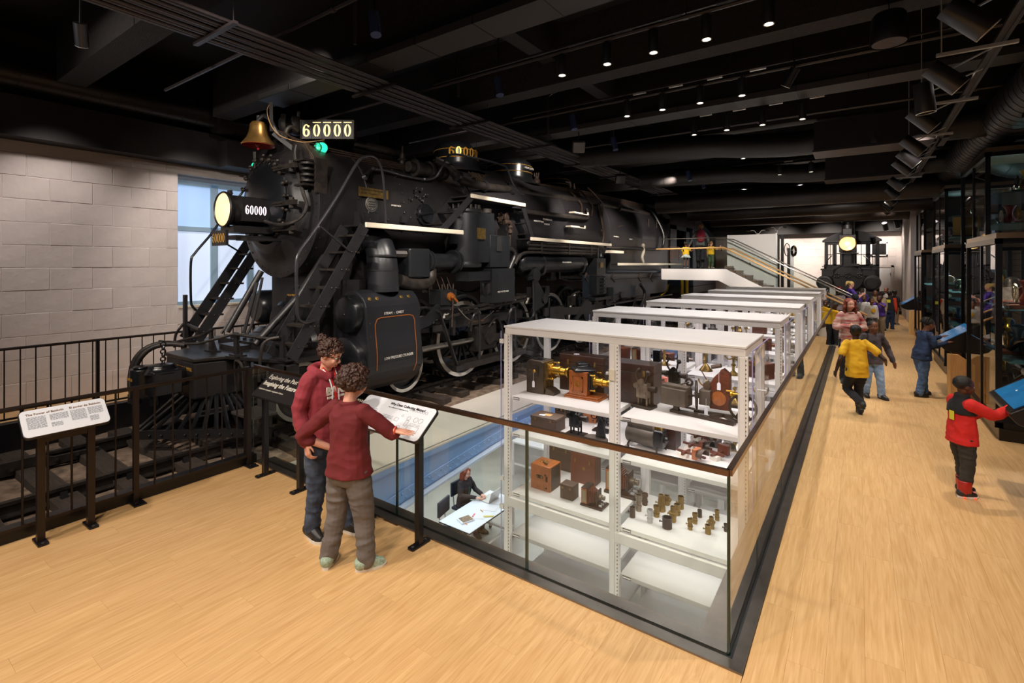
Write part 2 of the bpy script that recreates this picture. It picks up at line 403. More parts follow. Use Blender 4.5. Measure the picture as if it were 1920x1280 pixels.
m = MB(); m.bb((WLX-0.35, -3, -0.3), (WLX, WIN0, 6.2)); m.bb((WLX-0.35, WIN0, -0.3), (WLX, WIN1, SILL)); m.bb((WLX-0.35, WIN0, WTOP), (WLX, WIN1, 6.2)); m.bb((WLX-0.35, WIN1, -0.3), (WLX, 28.3, 6.2))
wall_left = struct(m.build('wall_left', M_CMU))
skipwin = lambda s, z: WIN0 < s-0.2 < WIN1 and z > SILL and z < WTOP+0.3
blockwall(wall_left, V((WLX, -0.2, 0.0)), V((0, 1, 0)), V((1, 0, 0)), 4.39, 4.17, 0.56, 0.365, None, 3)
blockwall(wall_left, V((WLX, 4.19, 0.0)), V((0, 1, 0)), V((1, 0, 0)), 3.0, SILL, 0.56, 0.355, None, 4)
m = MB(); m.bb((WLX, -3, WH), (WLX+0.42, 28.3, WH+0.62)); m.bb((WLX, -3, WH+0.62), (WLX+0.05, 28.3, 5.9)); m.bb((WLX+0.42, 4.75, WH-0.02), (WLX+0.78, 6.6, WH+0.48)); struct(m.build('trim_1', M_FASC))
M_PANE = mat('window_daylight', '9FC0E6', 0.5, emis='A9C8F0', estr=0.62)
M_PANE2 = mat('window_shade_lower', 'C4D2E6', 0.5, emis='C6D6F0', estr=0.72)
M_FRAME = mat('window_frame_grey_glow', '8FA6B8', 0.5, emis='8AA6BF', estr=0.18)  # frame colour given a faint glow of its own
def window(n, o, du, dn, W_, z0, z1, nv, zt):
    root = thing('window_%d' % n, None, None, o); root['kind'] = 'structure'
    nx = W_/nv; PD = 0.22 if n < 3 else -0.02
    for i in range(nv):
        for a, b, mt in ((z0, zt, M_PANE2), (zt, z1, M_PANE)):
            mb = MB(); p = o+du*(i*nx+0.07)+V((0, 0, a+0.04-o.z))-dn*PD; q = o+du*((i+1)*nx-0.07)+V((0, 0, b-0.04-o.z))-dn*(PD+0.02)
            mb.bb(tuple(min(p[k], q[k]) for k in range(3)), tuple(max(p[k], q[k]) for k in range(3))); mb.build('pane', mt, root)
    mb = MB()
    for i in range(nv+1):
        p = o+du*(i*nx)-dn*0.2; hw = 0.07
        mb.bb(tuple(min((p-du*hw-dn*0.05)[k], (p+du*hw+dn*0.02)[k]) for k in (0, 1))+(z0,), tuple(max((p-du*hw-dn*0.05)[k], (p+du*hw+dn*0.02)[k]) for k in (0, 1))+(z1,))
    for z in (z0, zt, z1-0.03):
        p = o-dn*0.25; q = o+du*W_-dn*0.18
        mb.bb((min(p.x, q.x), min(p.y, q.y), z-0.03), (max(p.x, q.x), max(p.y, q.y), z+0.06))
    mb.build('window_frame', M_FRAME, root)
    mb = MB(); p = o-dn*0.28; q = o+du*W_+dn*0.03
    mb.bb((min(p.x, q.x), min(p.y, q.y), z0-0.05), (max(p.x, q.x), max(p.y, q.y), z0-0.01)); mb.build('window_sill', M_WHITE, root)
    # pale roller shade hanging in front of the sash
    return root
window(1, V((WLX, WIN0, SILL+0.02)), V((0, 1, 0)), V((1, 0, 0)), WIN1-WIN0, SILL+0.02, WTOP-0.12, 4, 2.95)
WBY = 28.3
m = MB()
for a, b in (((-12, WBY, -0.3), (-4.55, WBY+0.3, 6.2)), ((-3.75, WBY, -0.3), (4.5, WBY+0.3, 6.2)), ((-4.55, WBY, 3.75), (-3.75, WBY+0.3, 6.2)), ((-4.55, WBY, -0.3), (-3.75, WBY+0.3, 0.8))): m.bb(a, b)
wall_back = struct(m.build('wall_back', M_CMU))
blockwall(wall_back, V((-3.75, WBY, 0.0)), V((1, 0, 0)), V((0, -1, 0)), 5.9, 3.7, 0.6, 0.37, lambda s, z: (3.9 < s < 5.05 and z < 2.2), 5)
window(2, V((-4.55, WBY, 0.82)), V((1, 0, 0)), V((0, -1, 0)), 0.8, 0.82, 3.7, 2, 2.2)
m = MB(); m.bb((-12, WBY-0.55, 3.72), (4.5, WBY, 6.2)); m.bb((2.0, 20.0, 3.6), (2.5, WBY, 4.2)); struct(m.build('trim_2', M_FASC))
m = MB(); m.bb((-12.0, WBY-0.09, 0), (4.5, WBY-0.04, 0.14)); struct(m.build('baseboard_back', M_KIOSK))
# door in the back wall
d = thing('door_1', None, None, (0.2, WBY, 0)); d['kind'] = 'structure'
mb = MB(); mb.bb((0.22, WBY-0.06, 0), (1.18, WBY-0.02, 2.1)); mb.build('door_leaf', M_WHITE if False else M_CASE, d)
mb = MB(); mb.bb((0.12, WBY-0.09, 0), (0.22, WBY, 2.2)); mb.bb((1.18, WBY-0.09, 0), (1.28, WBY, 2.2)); mb.bb((0.12, WBY-0.09, 2.1), (1.28, WBY, 2.2)); mb.build('door_frame', M_CMU, d)
for z in (0.35, 1.75):
    mb = MB(); mb.bb((1.14, WBY-0.11, z), (1.17, WBY-0.06, z+0.11)); mb.build('hinge', M_STEEL, d)
v = thing('wall_vent', 'grey louvred vent grille on pale block wall above the door', 'vent', (0.72, WBY-0.06, 2.9))
mb = MB(); 
for a, b in (((0.42, 2.63), (1.06, 2.68)), ((0.42, 3.19), (1.06, 3.24)), ((0.42, 2.63), (0.48, 3.24)), ((1.0, 2.63), (1.06, 3.24))): mb.bb((a[0], WBY-0.09, a[1]), (b[0], WBY-0.03, b[1]))
mb.build('frame', M_CASE, v)
for i in range(10):
    mb = MB(); mb.box((0.51+i*0.052, WBY-0.06, 2.935), (0.03, 0.02, 0.5), 0.5); mb.build('slat', M_GRIME, v)
mb = MB(); mb.bb((0.48, WBY-0.045, 2.68), (1.0, WBY-0.035, 3.19)); mb.build('backing', M_KIOSK, v)
# right-hand wall behind the showcases and its dark returns
m = MB(); m.bb((4.6, -5, -0.3), (4.9, WBY, 6.2)); struct(m.build('wall_right', M_CMU))
m = MB(); m.bb((1.55, 23.4, 0), (1.75, WBY, 4.3)); struct(m.build('wall_pier', M_CMU)); 
m = MB()
for i in range(22): m.bb((4.3, 2.0, 0.6+i*0.2), (4.33, 24, 0.615+i*0.2))
struct(m.build('trim_3', M_KIOSK))

window(3, V((4.6, 13.0, 1.0)), V((0, 1, 0)), V((-1, 0, 0)), 3.2, 1.0, 3.6, 4, 2.4); window(4, V((4.6, 19.0, 1.0)), V((0, 1, 0)), V((-1, 0, 0)), 3.2, 1.0, 3.6, 4, 2.4)
# ---- ceiling: slab, cross beams, black above
m = MB(); m.bb((-12, -5, 5.9), (5, WBY+0.3, 6.2)); ceiling = struct(m.build('ceiling', M_CEIL))
y = 0.15
while y < 28:
    mb = MB(); mb.bb((-9.88, y-0.17, 5.0), (4.6, y+0.17, 5.9)); mb.build('beam', M_BEAM if y < 8 else M_DUCT, ceiling); y += 2.2
for x in (-3.9, 1.0):
    mb = MB(); mb.bb((x-0.12, -5, 5.35), (x+0.12, 28.3, 5.9)); mb.build('beam', M_CEIL, ceiling)

# ---- lower level (storage pit) seen through the opening
PF = -3.35
m = MB(); m.bb((-14, 0.2, PF-0.1), (3.0, 24.5, PF)); struct(m.build('floor_lower', M_CONC))
m = MB(); m.bb((-14.1, 0, PF), (-14, 24.5, -0.78)); m.bb((-14, 24.4, PF), (3, 24.5, -0.78)); m.bb((3.0, 0, PF), (3.1, 24.5, -0.35)); m.bb((-14, 0.1, PF), (3, 0.2, -0.78)); struct(m.build('wall_lower', M_CASE))
m = MB(); m.bb((-0.80, 3.155, -0.32), (-0.55, 20.9, -0.065)); m.bb((-5.6, 2.94, -0.32), (-0.55, 3.155, -0.065)); m.bb((-5.65, 20.7, -0.32), (-0.55, 20.95, -0.02)); struct(m.build('slab_edge', M_SLAB))
# cream ledge beside the ballast, resting on the blue riveted girder
m = MB(); m.bb((-5.65, 3.16, -0.32), (-4.66, 20.7, -0.15)); m.bb((-4.66, 3.16, -0.17), (-4.57, 20.7, -0.15)); struct(m.build('slab_ledge', M_SLAB))
m = MB(); m.bb((-9.55, 2.9, -0.75), (-5.65, 28.3, -0.40)); struct(m.build('slab_track', M_SLAB))
gd = thing('girder', 'pale blue riveted steel girder with arched lower flange below the track ledge', 'girder', (-4.6, 3.2, -0.8))
ys = [3.16+i*0.35 for i in range(50)]
def gbot(y): return -0.84+0.33*min(1, (y-3.1)/3.2)**0.8 if y < 6.3 else -0.51-0.03*min(1, (y-6.3)/6)
poly = [(y, -0.15) for y in (3.16, 20.66)] + [(y, gbot(y)) for y in reversed(ys)]
mb = MB(); mb.prism([(a, b) for a, b in poly], (-4.60, 0, 0), (0, 1, 0), (0, 0, 1), (-0.03, 0, 0)); mb.build('web_plate', M_BLUE, gd)
mb = MB()
for i in range(len(ys)-1):
    mb.beam((-4.57, ys[i], gbot(ys[i])), (-4.57, ys[i+1], gbot(ys[i+1])), 0.14, 0.03, (0, 0, 1))
mb.build('flange', M_BLUE2, gd)
mb = MB()
for i in range(len(ys)-1):
    mb.beam((-4.585, ys[i], gbot(ys[i])+0.11), (-4.585, ys[i+1], gbot(ys[i+1])+0.11), 0.02, 0.13, (0, 0, 1))
mb.bb((-4.6, 3.16, -0.24), (-4.57, 20.66, -0.16)); mb.build('angle_strip', M_BLUE, gd)
rv = None
for row, dz in ((0, 0.08), (1, 0.14)):
    for i in range(64):
        y = 3.22+i*0.115+row*0.055; z = gbot(y)+dz
        if rv is None:
            mb = MB(); mb.sph((0, 0, 0), 0.015, 8, 4); o = mb.build('rivet', M_BLUE, gd, local=True); rv = o.data
        else:
            o = bpy.data.objects.new('rivet', rv); C.objects.link(o); o.parent = gd
        o.location = V((-4.572, y, z)) - V(gd.location)
for y in (6.35, 9.2, 12.0):
    mb = MB(); mb.bb((-4.6, y, -0.52), (-4.575, y+0.34, -0.2)); mb.build('splice_plate', M_BLUE, gd)
    for a in range(4):
        for b in range(3):
            o = bpy.data.objects.new('rivet', rv); C.objects.link(o); o.parent = gd
            o.location = V((-4.565, y+0.05+a*0.08, -0.46+b*0.1)) - V(gd.location)

# ---- guard rail curb in brushed steel
mb = MB()
mb.bb((-5.60, 2.94, -0.02), (-0.522, 3.02, 0.012)); mb.bb((-0.59, 3.02, -0.02), (-0.522, 20.9, 0.012))
c1 = struct(mb.build('trim_4', M_SS))
mb = MB(); mb.bb((-5.60, 3.06, -0.06), (-0.66, 3.16, 0.004)); mb.bb((-0.80, 3.16, -0.06), (-0.66, 20.9, 0.004)); mb.bb((-0.66, 3.06, -0.06), (-0.63, 20.9, 0.004)); struct(mb.build('trim_5', M_SS))
mb = MB(); mb.bb((-5.60, 3.02, -0.06), (-0.63, 3.06, -0.012)); mb.bb((-0.63, 3.021, -0.06), (-0.59, 20.9, -0.012)); struct(mb.build('trim_6', M_KIOSK))
def guard(label, name, a, b, joints, top, edge_end):
    """glass balustrade from a to b; joints = distances of the pane joints"""
    root = thing(name, label, 'guard rail', a)
    a, b = V(a), V(b); d = (b-a).normalized(); L_ = (b-a).length; js = [0]+joints+[L_]
    nrm = V((-d.y, d.x, 0))
    for i in range(len(js)-1):
        p = a+d*(js[i]+0.006); q = a+d*(js[i+1]-0.006)
        mb = MB(); mb.beam(p+V((0, 0, 0.525)), q+V((0, 0, 0.525)), 0.016, 1.03, (0, 0, 1)); pn = mb.build('glass_pane', M_GLASS, root)
        mb = MB()
        for e in (p, q): mb.box(e+V((0, 0, 0.525)), (0.010, 0.012, 1.03) )
        mb.xf(Matrix.Identity(4)); mb.build('pane_edge', M_GLASSE, pn)
    mb = MB(); mb.beam(a+V((0, 0, 1.055)), b+V((0, 0, 1.055)), 0.034, 0.034, (0, 0, 1)); mb.build('handrail', M_HAND, root)
    return root
M_HAND = mat('handrail_bronze_steel', '7A6252', 0.25, 0.9, 0.1, 4)
guard('clear glass guard with steel handrail along the near edge of the opening', 'glass_guard', (-5.86, GY, 0), (GX, GY, 0), [2.48, 3.865], 1.07, True)
guard('long clear glass guard with dark handrail running down beside the walkway', 'glass_guard', (GX, GY, 0), (GX, 20.9, 0), [0.95+i*1.37 for i in range(14)], 1.07, True)
guard('far clear glass guard at the end of the opening by the group of children', 'glass_guard', (-3.4, 20.95, 0), (GX, 20.95, 0), [1.4], 1.07, True)

# ---- steel bar railings
def railing(x, y0, y1, posts, step, label, bolts=True, h=1.08, gap=0.11):
    root = thing('metal_railing', label, 'railing', (x, y0, 0))
    mb = MB(); mb.tube([(x, y0, h), (x, y1, h)], 0.02, 8); mb.build('top_rail', M_RAIL, root)
    mb = MB(); mb.beam((x, y0, gap), (x, y1, gap), 0.025, 0.025); mb.build('bottom_rail', M_RAIL, root)
    y = y0; n = 0
    bar = None
    while y < y1-0.02:
        if min(abs(y-p) for p in posts) > 0.05:
            if bar is None:
                mb = MB(); mb.tube([(0, 0, gap), (0, 0, h)], 0.0085, 6, False); bar = mb.build('baluster', M_RAIL, root, local=True); bm_ = bar.data
            else:
                bar = bpy.data.objects.new('baluster', bm_); C.objects.link(bar); bar.parent = root
            bar.location = (0, y-y0, 0)
        y += step
    for p in posts:
        mb = MB(); mb.beam((x, p, 0.012), (x, p, h), 0.042, 0.042); po = mb.build('post', M_RAIL, root)
        mb = MB(); mb.bb((x-0.06, p-0.05, 0), (x+0.12, p+0.05, 0.012)); fp = mb.build('foot_plate', M_KIOSK, root)
        if bolts:
            mb = MB(); mb.cyl((x+0.08, p-0.02, 0.01), (x+0.08, p-0.02, 0.035), 0.012, 6); mb.cyl((x+0.08, p+0.03, 0.01), (x+0.08, p+0.03, 0.03), 0.01, 6); mb.build('bolt', M_KIOSK, root)
    return root
railing(-5.6, -1.3, 2.86, [0.06, 1.80, 2.86], 0.155, 'dark bronze bar railing between the wooden floor and the track')
r2 = railing(-9.62, -1.3, 8.6, [0.2, 2.6, 5.0, 7.4], 0.16, 'dark bar railing on the far side of the track before the block wall', False)
mb = MB()   # short return of the near railing to the guard
rt = thing('metal_railing', 'short dark railing return joining the bar railing to the glass guard', 'railing', (-5.6, 2.9, 0))
mb.beam((-5.72, 2.9, 0), (-5.72, 2.9, 1.08), 0.05, 0.05); mb.beam((-5.60, 2.9, 1.08), (-5.86, 3.03, 1.08), 0.03, 0.03); mb.build('post', M_RAIL, rt)

# ---- track: curb, ballast, ties, rails
m = MB(); m.bb((-5.78, -5, -0.4), (PX0, 2.96, 0.09)); m.bb((-9.55, -5, -0.4), (-9.40, 28.3, 0.09)); struct(m.build('kerb', M_KIOSK))
m = MB(); nx, ny = 26, 150
for j in range(ny+1):
    for i in range(nx+1):
        x = -9.4+i*(9.4-5.65)/nx; y = -2+j*30.3/ny
        p = V((x, y, -0.31+0.035*noise.noise(V((x*2.2, y*2.2, 0)))+0.02*noise.noise(V((x*7, y*7, 3))))); m.v.append(p)
m.f = [(j*(nx+1)+i, j*(nx+1)+i+1, (j+1)*(nx+1)+i+1, (j+1)*(nx+1)+i) for j in range(ny) for i in range(nx)]; m.sm = [True]*len(m.f)
bal = m.build('track_ballast', M_BALL); tag(bal, 'brown earth and grit ballast bed under the locomotive track', 'ballast', kind='stuff')
trk = thing('railway_track', 'old railway track with wooden ties running beneath the black locomotive', 'railway track', (-7.72, -2, -0.3))
tie = None
for i in range(52):
    y = -1.9+i*0.58
    if tie is None:
        mb = MB(); mb.box((0, 0, 0), (2.9, 0.24, 0.16)); tie = mb.build('tie', M_TIE, trk, bevel=0.015, local=True); tm = tie.data; o = tie
    else:
        o = bpy.data.objects.new('tie', tm); C.objects.link(o); o.parent = trk
    o.location = (random.uniform(-0.12, 0.16), y+2, 0.0); o.rotation_euler = (0, 0, random.uniform(-0.03, 0.03))
for x in (-7.0, -8.44):
    mb = MB(); prof = [(-0.07, 0), (0.07, 0), (0.07, 0.012), (0.012, 0.03), (0.01, 0.10), (0.036, 0.115), (0.036, 0.15), (-0.036, 0.15), (-0.036, 0.115), (-0.01, 0.10), (-0.012, 0.03), (-0.07, 0.012)]
    mb.prism(prof, (x, -3, -0.28), (1, 0, 0), (0, 0, 1), (0, 31, 0)); mb.build('rail', M_GRIME, trk)
sp = None
for i in range(52):
    for x in (-7.0, -8.44):
        for sx in (-0.1, 0.1):
            y = -1.9+i*0.58
            if sp is None:
                mb = MB(); mb.prism([(-0.03, 0), (0.04, 0), (0.0, 0.07)], (0, -0.03, 0), (1, 0, 0), (0, 0, 1), (0, 0.06, 0)); sp = mb.build('rail_clip', M_KIOSK, trk, local=True); spm = sp.data; o = sp
            else:
                o = bpy.data.objects.new('rail_clip', spm); C.objects.link(o); o.parent = trk
            o.location = (x+sx+7.72, y+2, 0.075)
# bolted splice plates close to the near railing
for x, y0 in ((-6.88, -0.2), (-8.30, 1.1)):
    mb = MB(); mb.prism([(0, 0), (0.9, 0), (1.15, 0.05), (1.15, 0.09), (0.7, 0.10), (0.55, 0.16), (0, 0.16)], (x, y0, -0.26), (0, 1, 0), (0, 0, 1), (0.05, 0, 0)); sp_ = mb.build('splice_plate', M_GRIME, trk)
    for k in range(5):
        mb = MB(); mb.lathe([(0.03, 0), (0.03, 0.01), (0.018, 0.012), (0.018, 0.03), (0, 0.035)], (x+0.05, y0+0.12+k*0.2, -0.20), (1, 0, 0), 8); mb.build('bolt', M_GRIME, sp_)

# ---- information stands
def plate(mb, o, a, b, wdt, dep, th, r=0.03, n=5):
    """rounded rectangle plate centred on o, spanned by unit vectors a, b"""
    o, a, b = V(o), V(a), V(b); nn = a.cross(b); poly = []
    for cx, cy, t0 in ((wdt/2-r, dep/2-r, 0), (-wdt/2+r, dep/2-r, pi/2), (-wdt/2+r, -dep/2+r, pi), (wdt/2-r, -dep/2+r, 3*pi/2)):
        for k in range(n+1):
            t = t0+pi/2*k/n; poly.append((cx+r*cos(t), cy+r*sin(t)))
    return mb.prism(poly, o-nn*th, a, b, nn*th)
TXT = {}
def text(s, size, o, a, b, m_, parent, name='lettering', align='LEFT', ext=0.0008, sx=1.0, bold=0.0):
    cu = bpy.data.curves.new('lettering', 'FONT'); cu.body = s; cu.size = size; cu.align_x = align; cu.extrude = ext; cu.offset = bold; cu.resolution_u = 2
    ob = bpy.data.objects.new('lettering', cu); dg = bpy.context.evaluated_depsgraph_get()
    C.objects.link(ob); dg.update(); me = bpy.data.meshes.new_from_object(ob.evaluated_get(dg)); C.objects.unlink(ob); bpy.data.objects.remove(ob)
    a, b = V(a).normalized(), V(b).normalized(); n = a.cross(b); o = V(o)-(ORG.get(parent.name, V((0, 0, 0))) if parent else V((0, 0, 0)))
    mt = Matrix(((a.x*sx, b.x, n.x, o.x), (a.y*sx, b.y, n.y, o.y), (a.z*sx, b.z, n.z, o.z), (0, 0, 0, 1))); me.transform(mt)
    me.materials.clear(); me.materials.append(m_)
    r = bpy.data.objects.new(name, me); C.objects.link(r)
    if parent: r.parent = parent; ORG[r.name] = ORG.get(parent.name, V((0, 0, 0)))
    return r
M_SIGNW = mat('sign_white', 'E4E8F2', 0.4); M_SIGNT = mat('sign_brown_text', '8A6E60', 0.6); M_SIGNG = mat('sign_grey_text', '6E727C', 0.6); M_SIGNB = mat('sign_black_face', '1E1B1D', 0.35)
def info_stand(name, label, pa, pb, face_dir, wdt, dep, tilt, mface, legx):
    """pa, pb: the two leg feet; face_dir: horizontal direction the reader stands in"""
    root = thing(name, label, 'sign', ((pa[0]+pb[0])/2, (pa[1]+pb[1])/2, 0))
    pa, pb = V((*pa, 0)), V((*pb, 0)); al = (pb-pa).normalized(); f = V(face_dir).normalized()
    for p in (pa, pb):
        mb = MB(); mb.beam(p+V((0, 0, 0.012)), p+V((0, 0, 0.93)), 0.05, 0.05, f); mb.build('leg', M_RAIL if mface is M_SIGNW and legx else M_KIOSK, root)
        mb = MB(); plate(mb, p+V((0, 0, 0.014)), f, V((0, 0, 1)).cross(f), 0.20, 0.07, 0.014, 0.015); fo = mb.build('foot_plate', M_KIOSK, root)
        for s in (-0.07, 0.07):
            mb = MB(); mb.cyl(p+f*s+V((0, 0, 0.012)), p+f*s+V((0, 0, 0.02)), 0.011, 8); mb.build('screw', M_STEEL, fo)
    mb = MB(); mb.beam(pa+V((0, 0, 0.84)), pb+V((0, 0, 0.84)), 0.03, 0.07); mb.build('crossbar', M_RAIL if legx else M_KIOSK, root)
    a = V((0, 0, 1)).cross(f)*1.0        # reader's right
    a = a.normalized(); b = (-f*cos(tilt)+V((0, 0, 1))*sin(tilt)).normalized()
    o = (pa+pb)/2+V((0, 0, 0.97)); nn = a.cross(b)
    mb = MB(); plate(mb, o, a, b, wdt, dep, 0.022, 0.04); mb.build('sign_tray', M_KIOSK, root)
    mb = MB(); plate(mb, o+nn*0.006, a, b, wdt-0.012, dep-0.012, 0.006, 0.036); fc = mb.build('sign_face', mface, root)
    return root, fc, o+nn*0.0075, a, b
r_, fc, o, a, b = info_stand('info_stand', 'white bilingual information panel on two bronze legs at the bar railing', (-5.43, 1.10), (-5.43, 1.42), (1, 0, 0), 0.56, 0.27, radians(42), M_SIGNW, True)
text('The Power of Baldwin', 0.026, o-a*0.24+b*0.075, a, b, M_SIGNT, fc, bold=0.0006); text('El poder de Baldwin', 0.026, o+a*0.03+b*0.075, a, b, M_SIGNT, fc, bold=0.0006)
def lines(o, a, b, w_, n, dy, fc, m_, seed=1, h=0.004):
    rr = random.Random(seed); mb = MB(); nn = a.cross(b)
    for i in range(n):
        x = 0
        while x < w_:
            l = rr.uniform(0.008, 0.025); l = min(l, w_-x)
            p = o+a*x-b*(i*dy); mb.add([p, p+a*l, p+a*l+b*h, p+b*h], [(0, 1, 2, 3)]); x += l+0.004
    return mb.build('text_lines', m_, fc)
for k, (x0, yy, w_, n) in enumerate(((-0.24, 0.05, 0.115, 11), (-0.10, 0.05, 0.115, 6), (-0.10, -0.035, 0.07, 4), (0.03, 0.05, 0.10, 10), (0.145, 0.05, 0.10, 7), (0.145, -0.04, 0.06, 5))):
    lines(o+a*x0+b*yy, a, b, w_, n, 0.0105, fc, M_SIGNG, k)
r_, fc, o, a, b = info_stand('info_stand', 'black information panel on two black legs behind the woman in the hoodie', (-5.20, 2.83), (-4.55, 2.83), (0, -1, 0), 0.78, 0.32, radians(40), M_SIGNB, False)
text('Exploring the Past', 0.072, o-a*0.35+b*0.07, a, b, M_LETTER, fc); text('Imagining the Future', 0.072, o-a*0.35-b*0.01, a, b, M_LETTER, fc, bold=0.0015); text('Explorando el pasado, imaginando el futuro', 0.026, o-a*0.35-b*0.07, a, b, M_LETTER, fc)
r_, fc, o, a, b = info_stand('info_stand', 'white information panel on two black legs under the boy\'s right hand', (-3.55, 2.83), (-2.89, 2.83), (0, -1, 0), 0.86, 0.32, radians(38), M_SIGNW, False)
text('Why Does Collecting Matter?', 0.034, o-a*0.10+b*0.105, a, b, M_SIGNB, fc, bold=0.0006)
text('Our collection is important to us', 0.018, o-a*0.10+b*0.075, a, b, M_SIGNG, fc)
for k, (x0, yy, w_, n) in enumerate(((-0.39, 0.03, 0.2, 9), (-0.1, 0.0, 0.13, 3), (-0.1, -0.07, 0.13, 3))): lines(o+a*x0+b*yy, a, b, w_, n, 0.012, fc, M_SIGNG, 20+k)
mb = MB()
for k, (x, y, r) in enumerate(((0.16, 0.10, 0.012), (0.19, 0.10, 0.012), (0.22, 0.10, 0.012), (0.25, 0.10, 0.012), (0.28, 0.10, 0.012), (0.31, 0.10, 0.012), (0.34, 0.10, 0.012), (0.12, 0.03, 0.01), (0.2, 0.02, 0.018), (0.28, 0.02, 0.022), (0.335, 0.02, 0.022), (0.08, -0.08, 0.02), (0.15, -0.08, 0.018))):
    mb.ring(o+a*x+b*y, a.cross(b), r, 0.0012, 14, 4)
for x0, y0, w_, h_ in ((0.24, -0.09, 0.12, 0.05), (0.19, -0.05, 0.03, 0.05), (0.06, -0.03, 0.04, 0.03), (0.25, -0.03, 0.1, 0.012)):
    p = o+a*x0+b*y0
    for q, e in ((p, p+a*w_), (p+b*h_, p+a*w_+b*h_), (p, p+b*h_), (p+a*w_, p+a*w_+b*h_)): mb.beam(q, e, 0.0015, 0.001, a.cross(b))
mb.build('line_drawing', M_SIGNG, fc)
# engraved donor line low on the front glass
dl = thing('donor_lettering', 'white donor names lettered on the front glass beside the boy\'s head', 'lettering', (-4.0, 3.03, 0.9))
p = atY(655, 742, 3.028)
text('RESEARCH FOUNDATION', 0.035, p+V((-0.05, 0, -0.03)), (1, 0, 0), (0, 0, 1), M_LETTER, dl)
mb = MB(); mb.tube(smoothpath([p+V((0.40+0.022*i, 0, -0.035+(0.04 if i in (1, 7, 11) else 0.012)*(1 if i % 2 else -0.4))) for i in range(14)], 3), 0.003, 4); mb.build('signature', M_LETTER, dl)
# ================================================================ THE BLACK LOCOMOTIVE
XC = -7.72; XB = -6.1; ZR = -0.13
loco = thing('steam_locomotive', 'huge black steam locomotive numbered 60000 with white-edged running boards and brass bell', 'locomotive', (XC, 12, ZR))
def P(name, mb, m_=None, par=None, label=None, bevel=0.0):
    o = mb.build(name, m_ or M_BLK, par or loco, bevel=bevel)
    if label: o['label'] = label
    return o
def bolts(mb, c, axis, R, n, r=0.018, h=0.02, t0=0.0, t1=2*pi):
    c = V(c); a, b = frame_of(axis); ax = V(axis).normalized()
    for i in range(n):
        t = t0+(t1-t0)*i/n; p = c+a*(R*cos(t))+b*(R*sin(t)); mb.cyl(p, p+ax*h, r, 6)
ZB = 3.16
# --- boiler, smokebox and firebox
mb = MB(); mb.lathe([(0.0, 4.42), (1.13, 4.42), (1.13, 4.62), (1.11, 4.63), (1.11, 5.32), (1.125, 5.33), (1.125, 5.40), (1.11, 5.41), (1.11, 7.95), (1.15, 7.96), (1.15, 8.05)], (XC, 0, ZB), (0, 1, 0), 56)
smokebox = P('smokebox', mb, M_BLK)
mb = MB(); mb.lathe([(1.13, 8.05), (1.17, 8.3), (1.30, 9.6), (1.33, 9.65), (1.33, 9.75), (1.31, 9.77), (1.34, 11.6), (1.35, 11.62), (1.35, 11.72), (1.34, 11.74), (1.37, 14.4), (1.375, 14.42), (1.385, 14.46), (1.375, 14.5), (1.385, 17.1), (1.395, 17.14), (1.385, 17.2), (1.38, 20.2), (0.2, 20.25)], (XC, 0, ZB+0.08), (0, 1, 0), 56)
boiler = P('boiler', mb, M_JACK)
mb = MB(); mb.bb((XC-1.38, 14.4, 1.75), (XC+1.38, 20.2, ZB+0.1)); P('firebox', mb, M_JACK, bevel=0.03)
# smokebox front: dished ring, door, dogs, hinges
mb = MB(); mb.lathe([(1.13, 4.42), (1.08, 4.405), (0.98, 4.40), (0.86, 4.36), (0.76, 4.26), (0.68, 4.22), (0.60, 4.215)], (XC, 0, ZB), (0, 1, 0), 48); P('smokebox_front', mb)
ZD = ZB+0.12
mb = MB(); mb.lathe([(0.60, 4.24), (0.60, 4.19), (0.57, 4.175), (0.50, 4.15), (0.34, 4.11), (0.18, 4.09), (0.0, 4.085)], (XC, 0, ZD), (0, 1, 0), 48); door = P('smokebox_door', mb, M_BLKG)
door['label'] = 'round dished smokebox door'
for i in range(20):
    t = 2*pi*i/20; 
    if pi*1.35 < t < pi*1.68: continue
    c = V((XC+0.62*cos(t), 4.20, ZD+0.62*sin(t))); mb = MB()
    mb.sph(c+V((0, -0.05, 0)), 0.035, 8, 6); mb.cyl(c+V((0, -0.08, 0)), c+V((0, 0.06, 0)), 0.016, 6); mb.beam(c, c-V((cos(t)*0.1, 0.02, sin(t)*0.1)), 0.03, 0.03); mb.sph(c+V((cos(t)*0.07, -0.03, sin(t)*0.07)), 0.028, 6, 5)
    P('door_clamp', mb, M_GRIME, door)
mb = MB(); bolts(mb, (XC, 4.42, ZB), (0, -1, 0), 1.06, 34, 0.02, 0.022)
for y in (4.5, 5.36, 6.1, 7.9): 
    for i in range(40):
        t = 2*pi*i/40; p = V((XC+1.12*cos(t), y, ZB+1.12*sin(t))); mb.sph(p, 0.018, 6, 4)
P('rivets', mb, M_BLK)['kind'] = 'stuff'
for dz in (0.42, -0.12, -0.5):     # hinge straps on the near side of the door
    mb = MB(); mb.bb((XC+0.40, 4.10, ZD+dz-0.035), (XC+0.98, 4.15, ZD+dz+0.035)); mb.cyl((XC+0.84, 4.14, ZD+dz-0.08), (XC+0.84, 4.14, ZD+dz+0.08), 0.04, 8)
    for k in range(4): mb.cyl((XC+0.44+k*0.07, 4.06, ZD+dz), (XC+0.44+k*0.07, 4.11, ZD+dz), 0.012, 6)
    P('door_hinge', mb, M_GRIME)
mb = MB(); c = atX(590, 325, XC+1.02)      # stacked hinge lugs on the shoulder
for k in range(4): mb.lathe([(0.0, 0), (0.11, 0), (0.11, 0.03), (0.0, 0.03)], c+V((-0.02, -0.1, -0.14+k*0.085)), (0, 0, 1), 12)
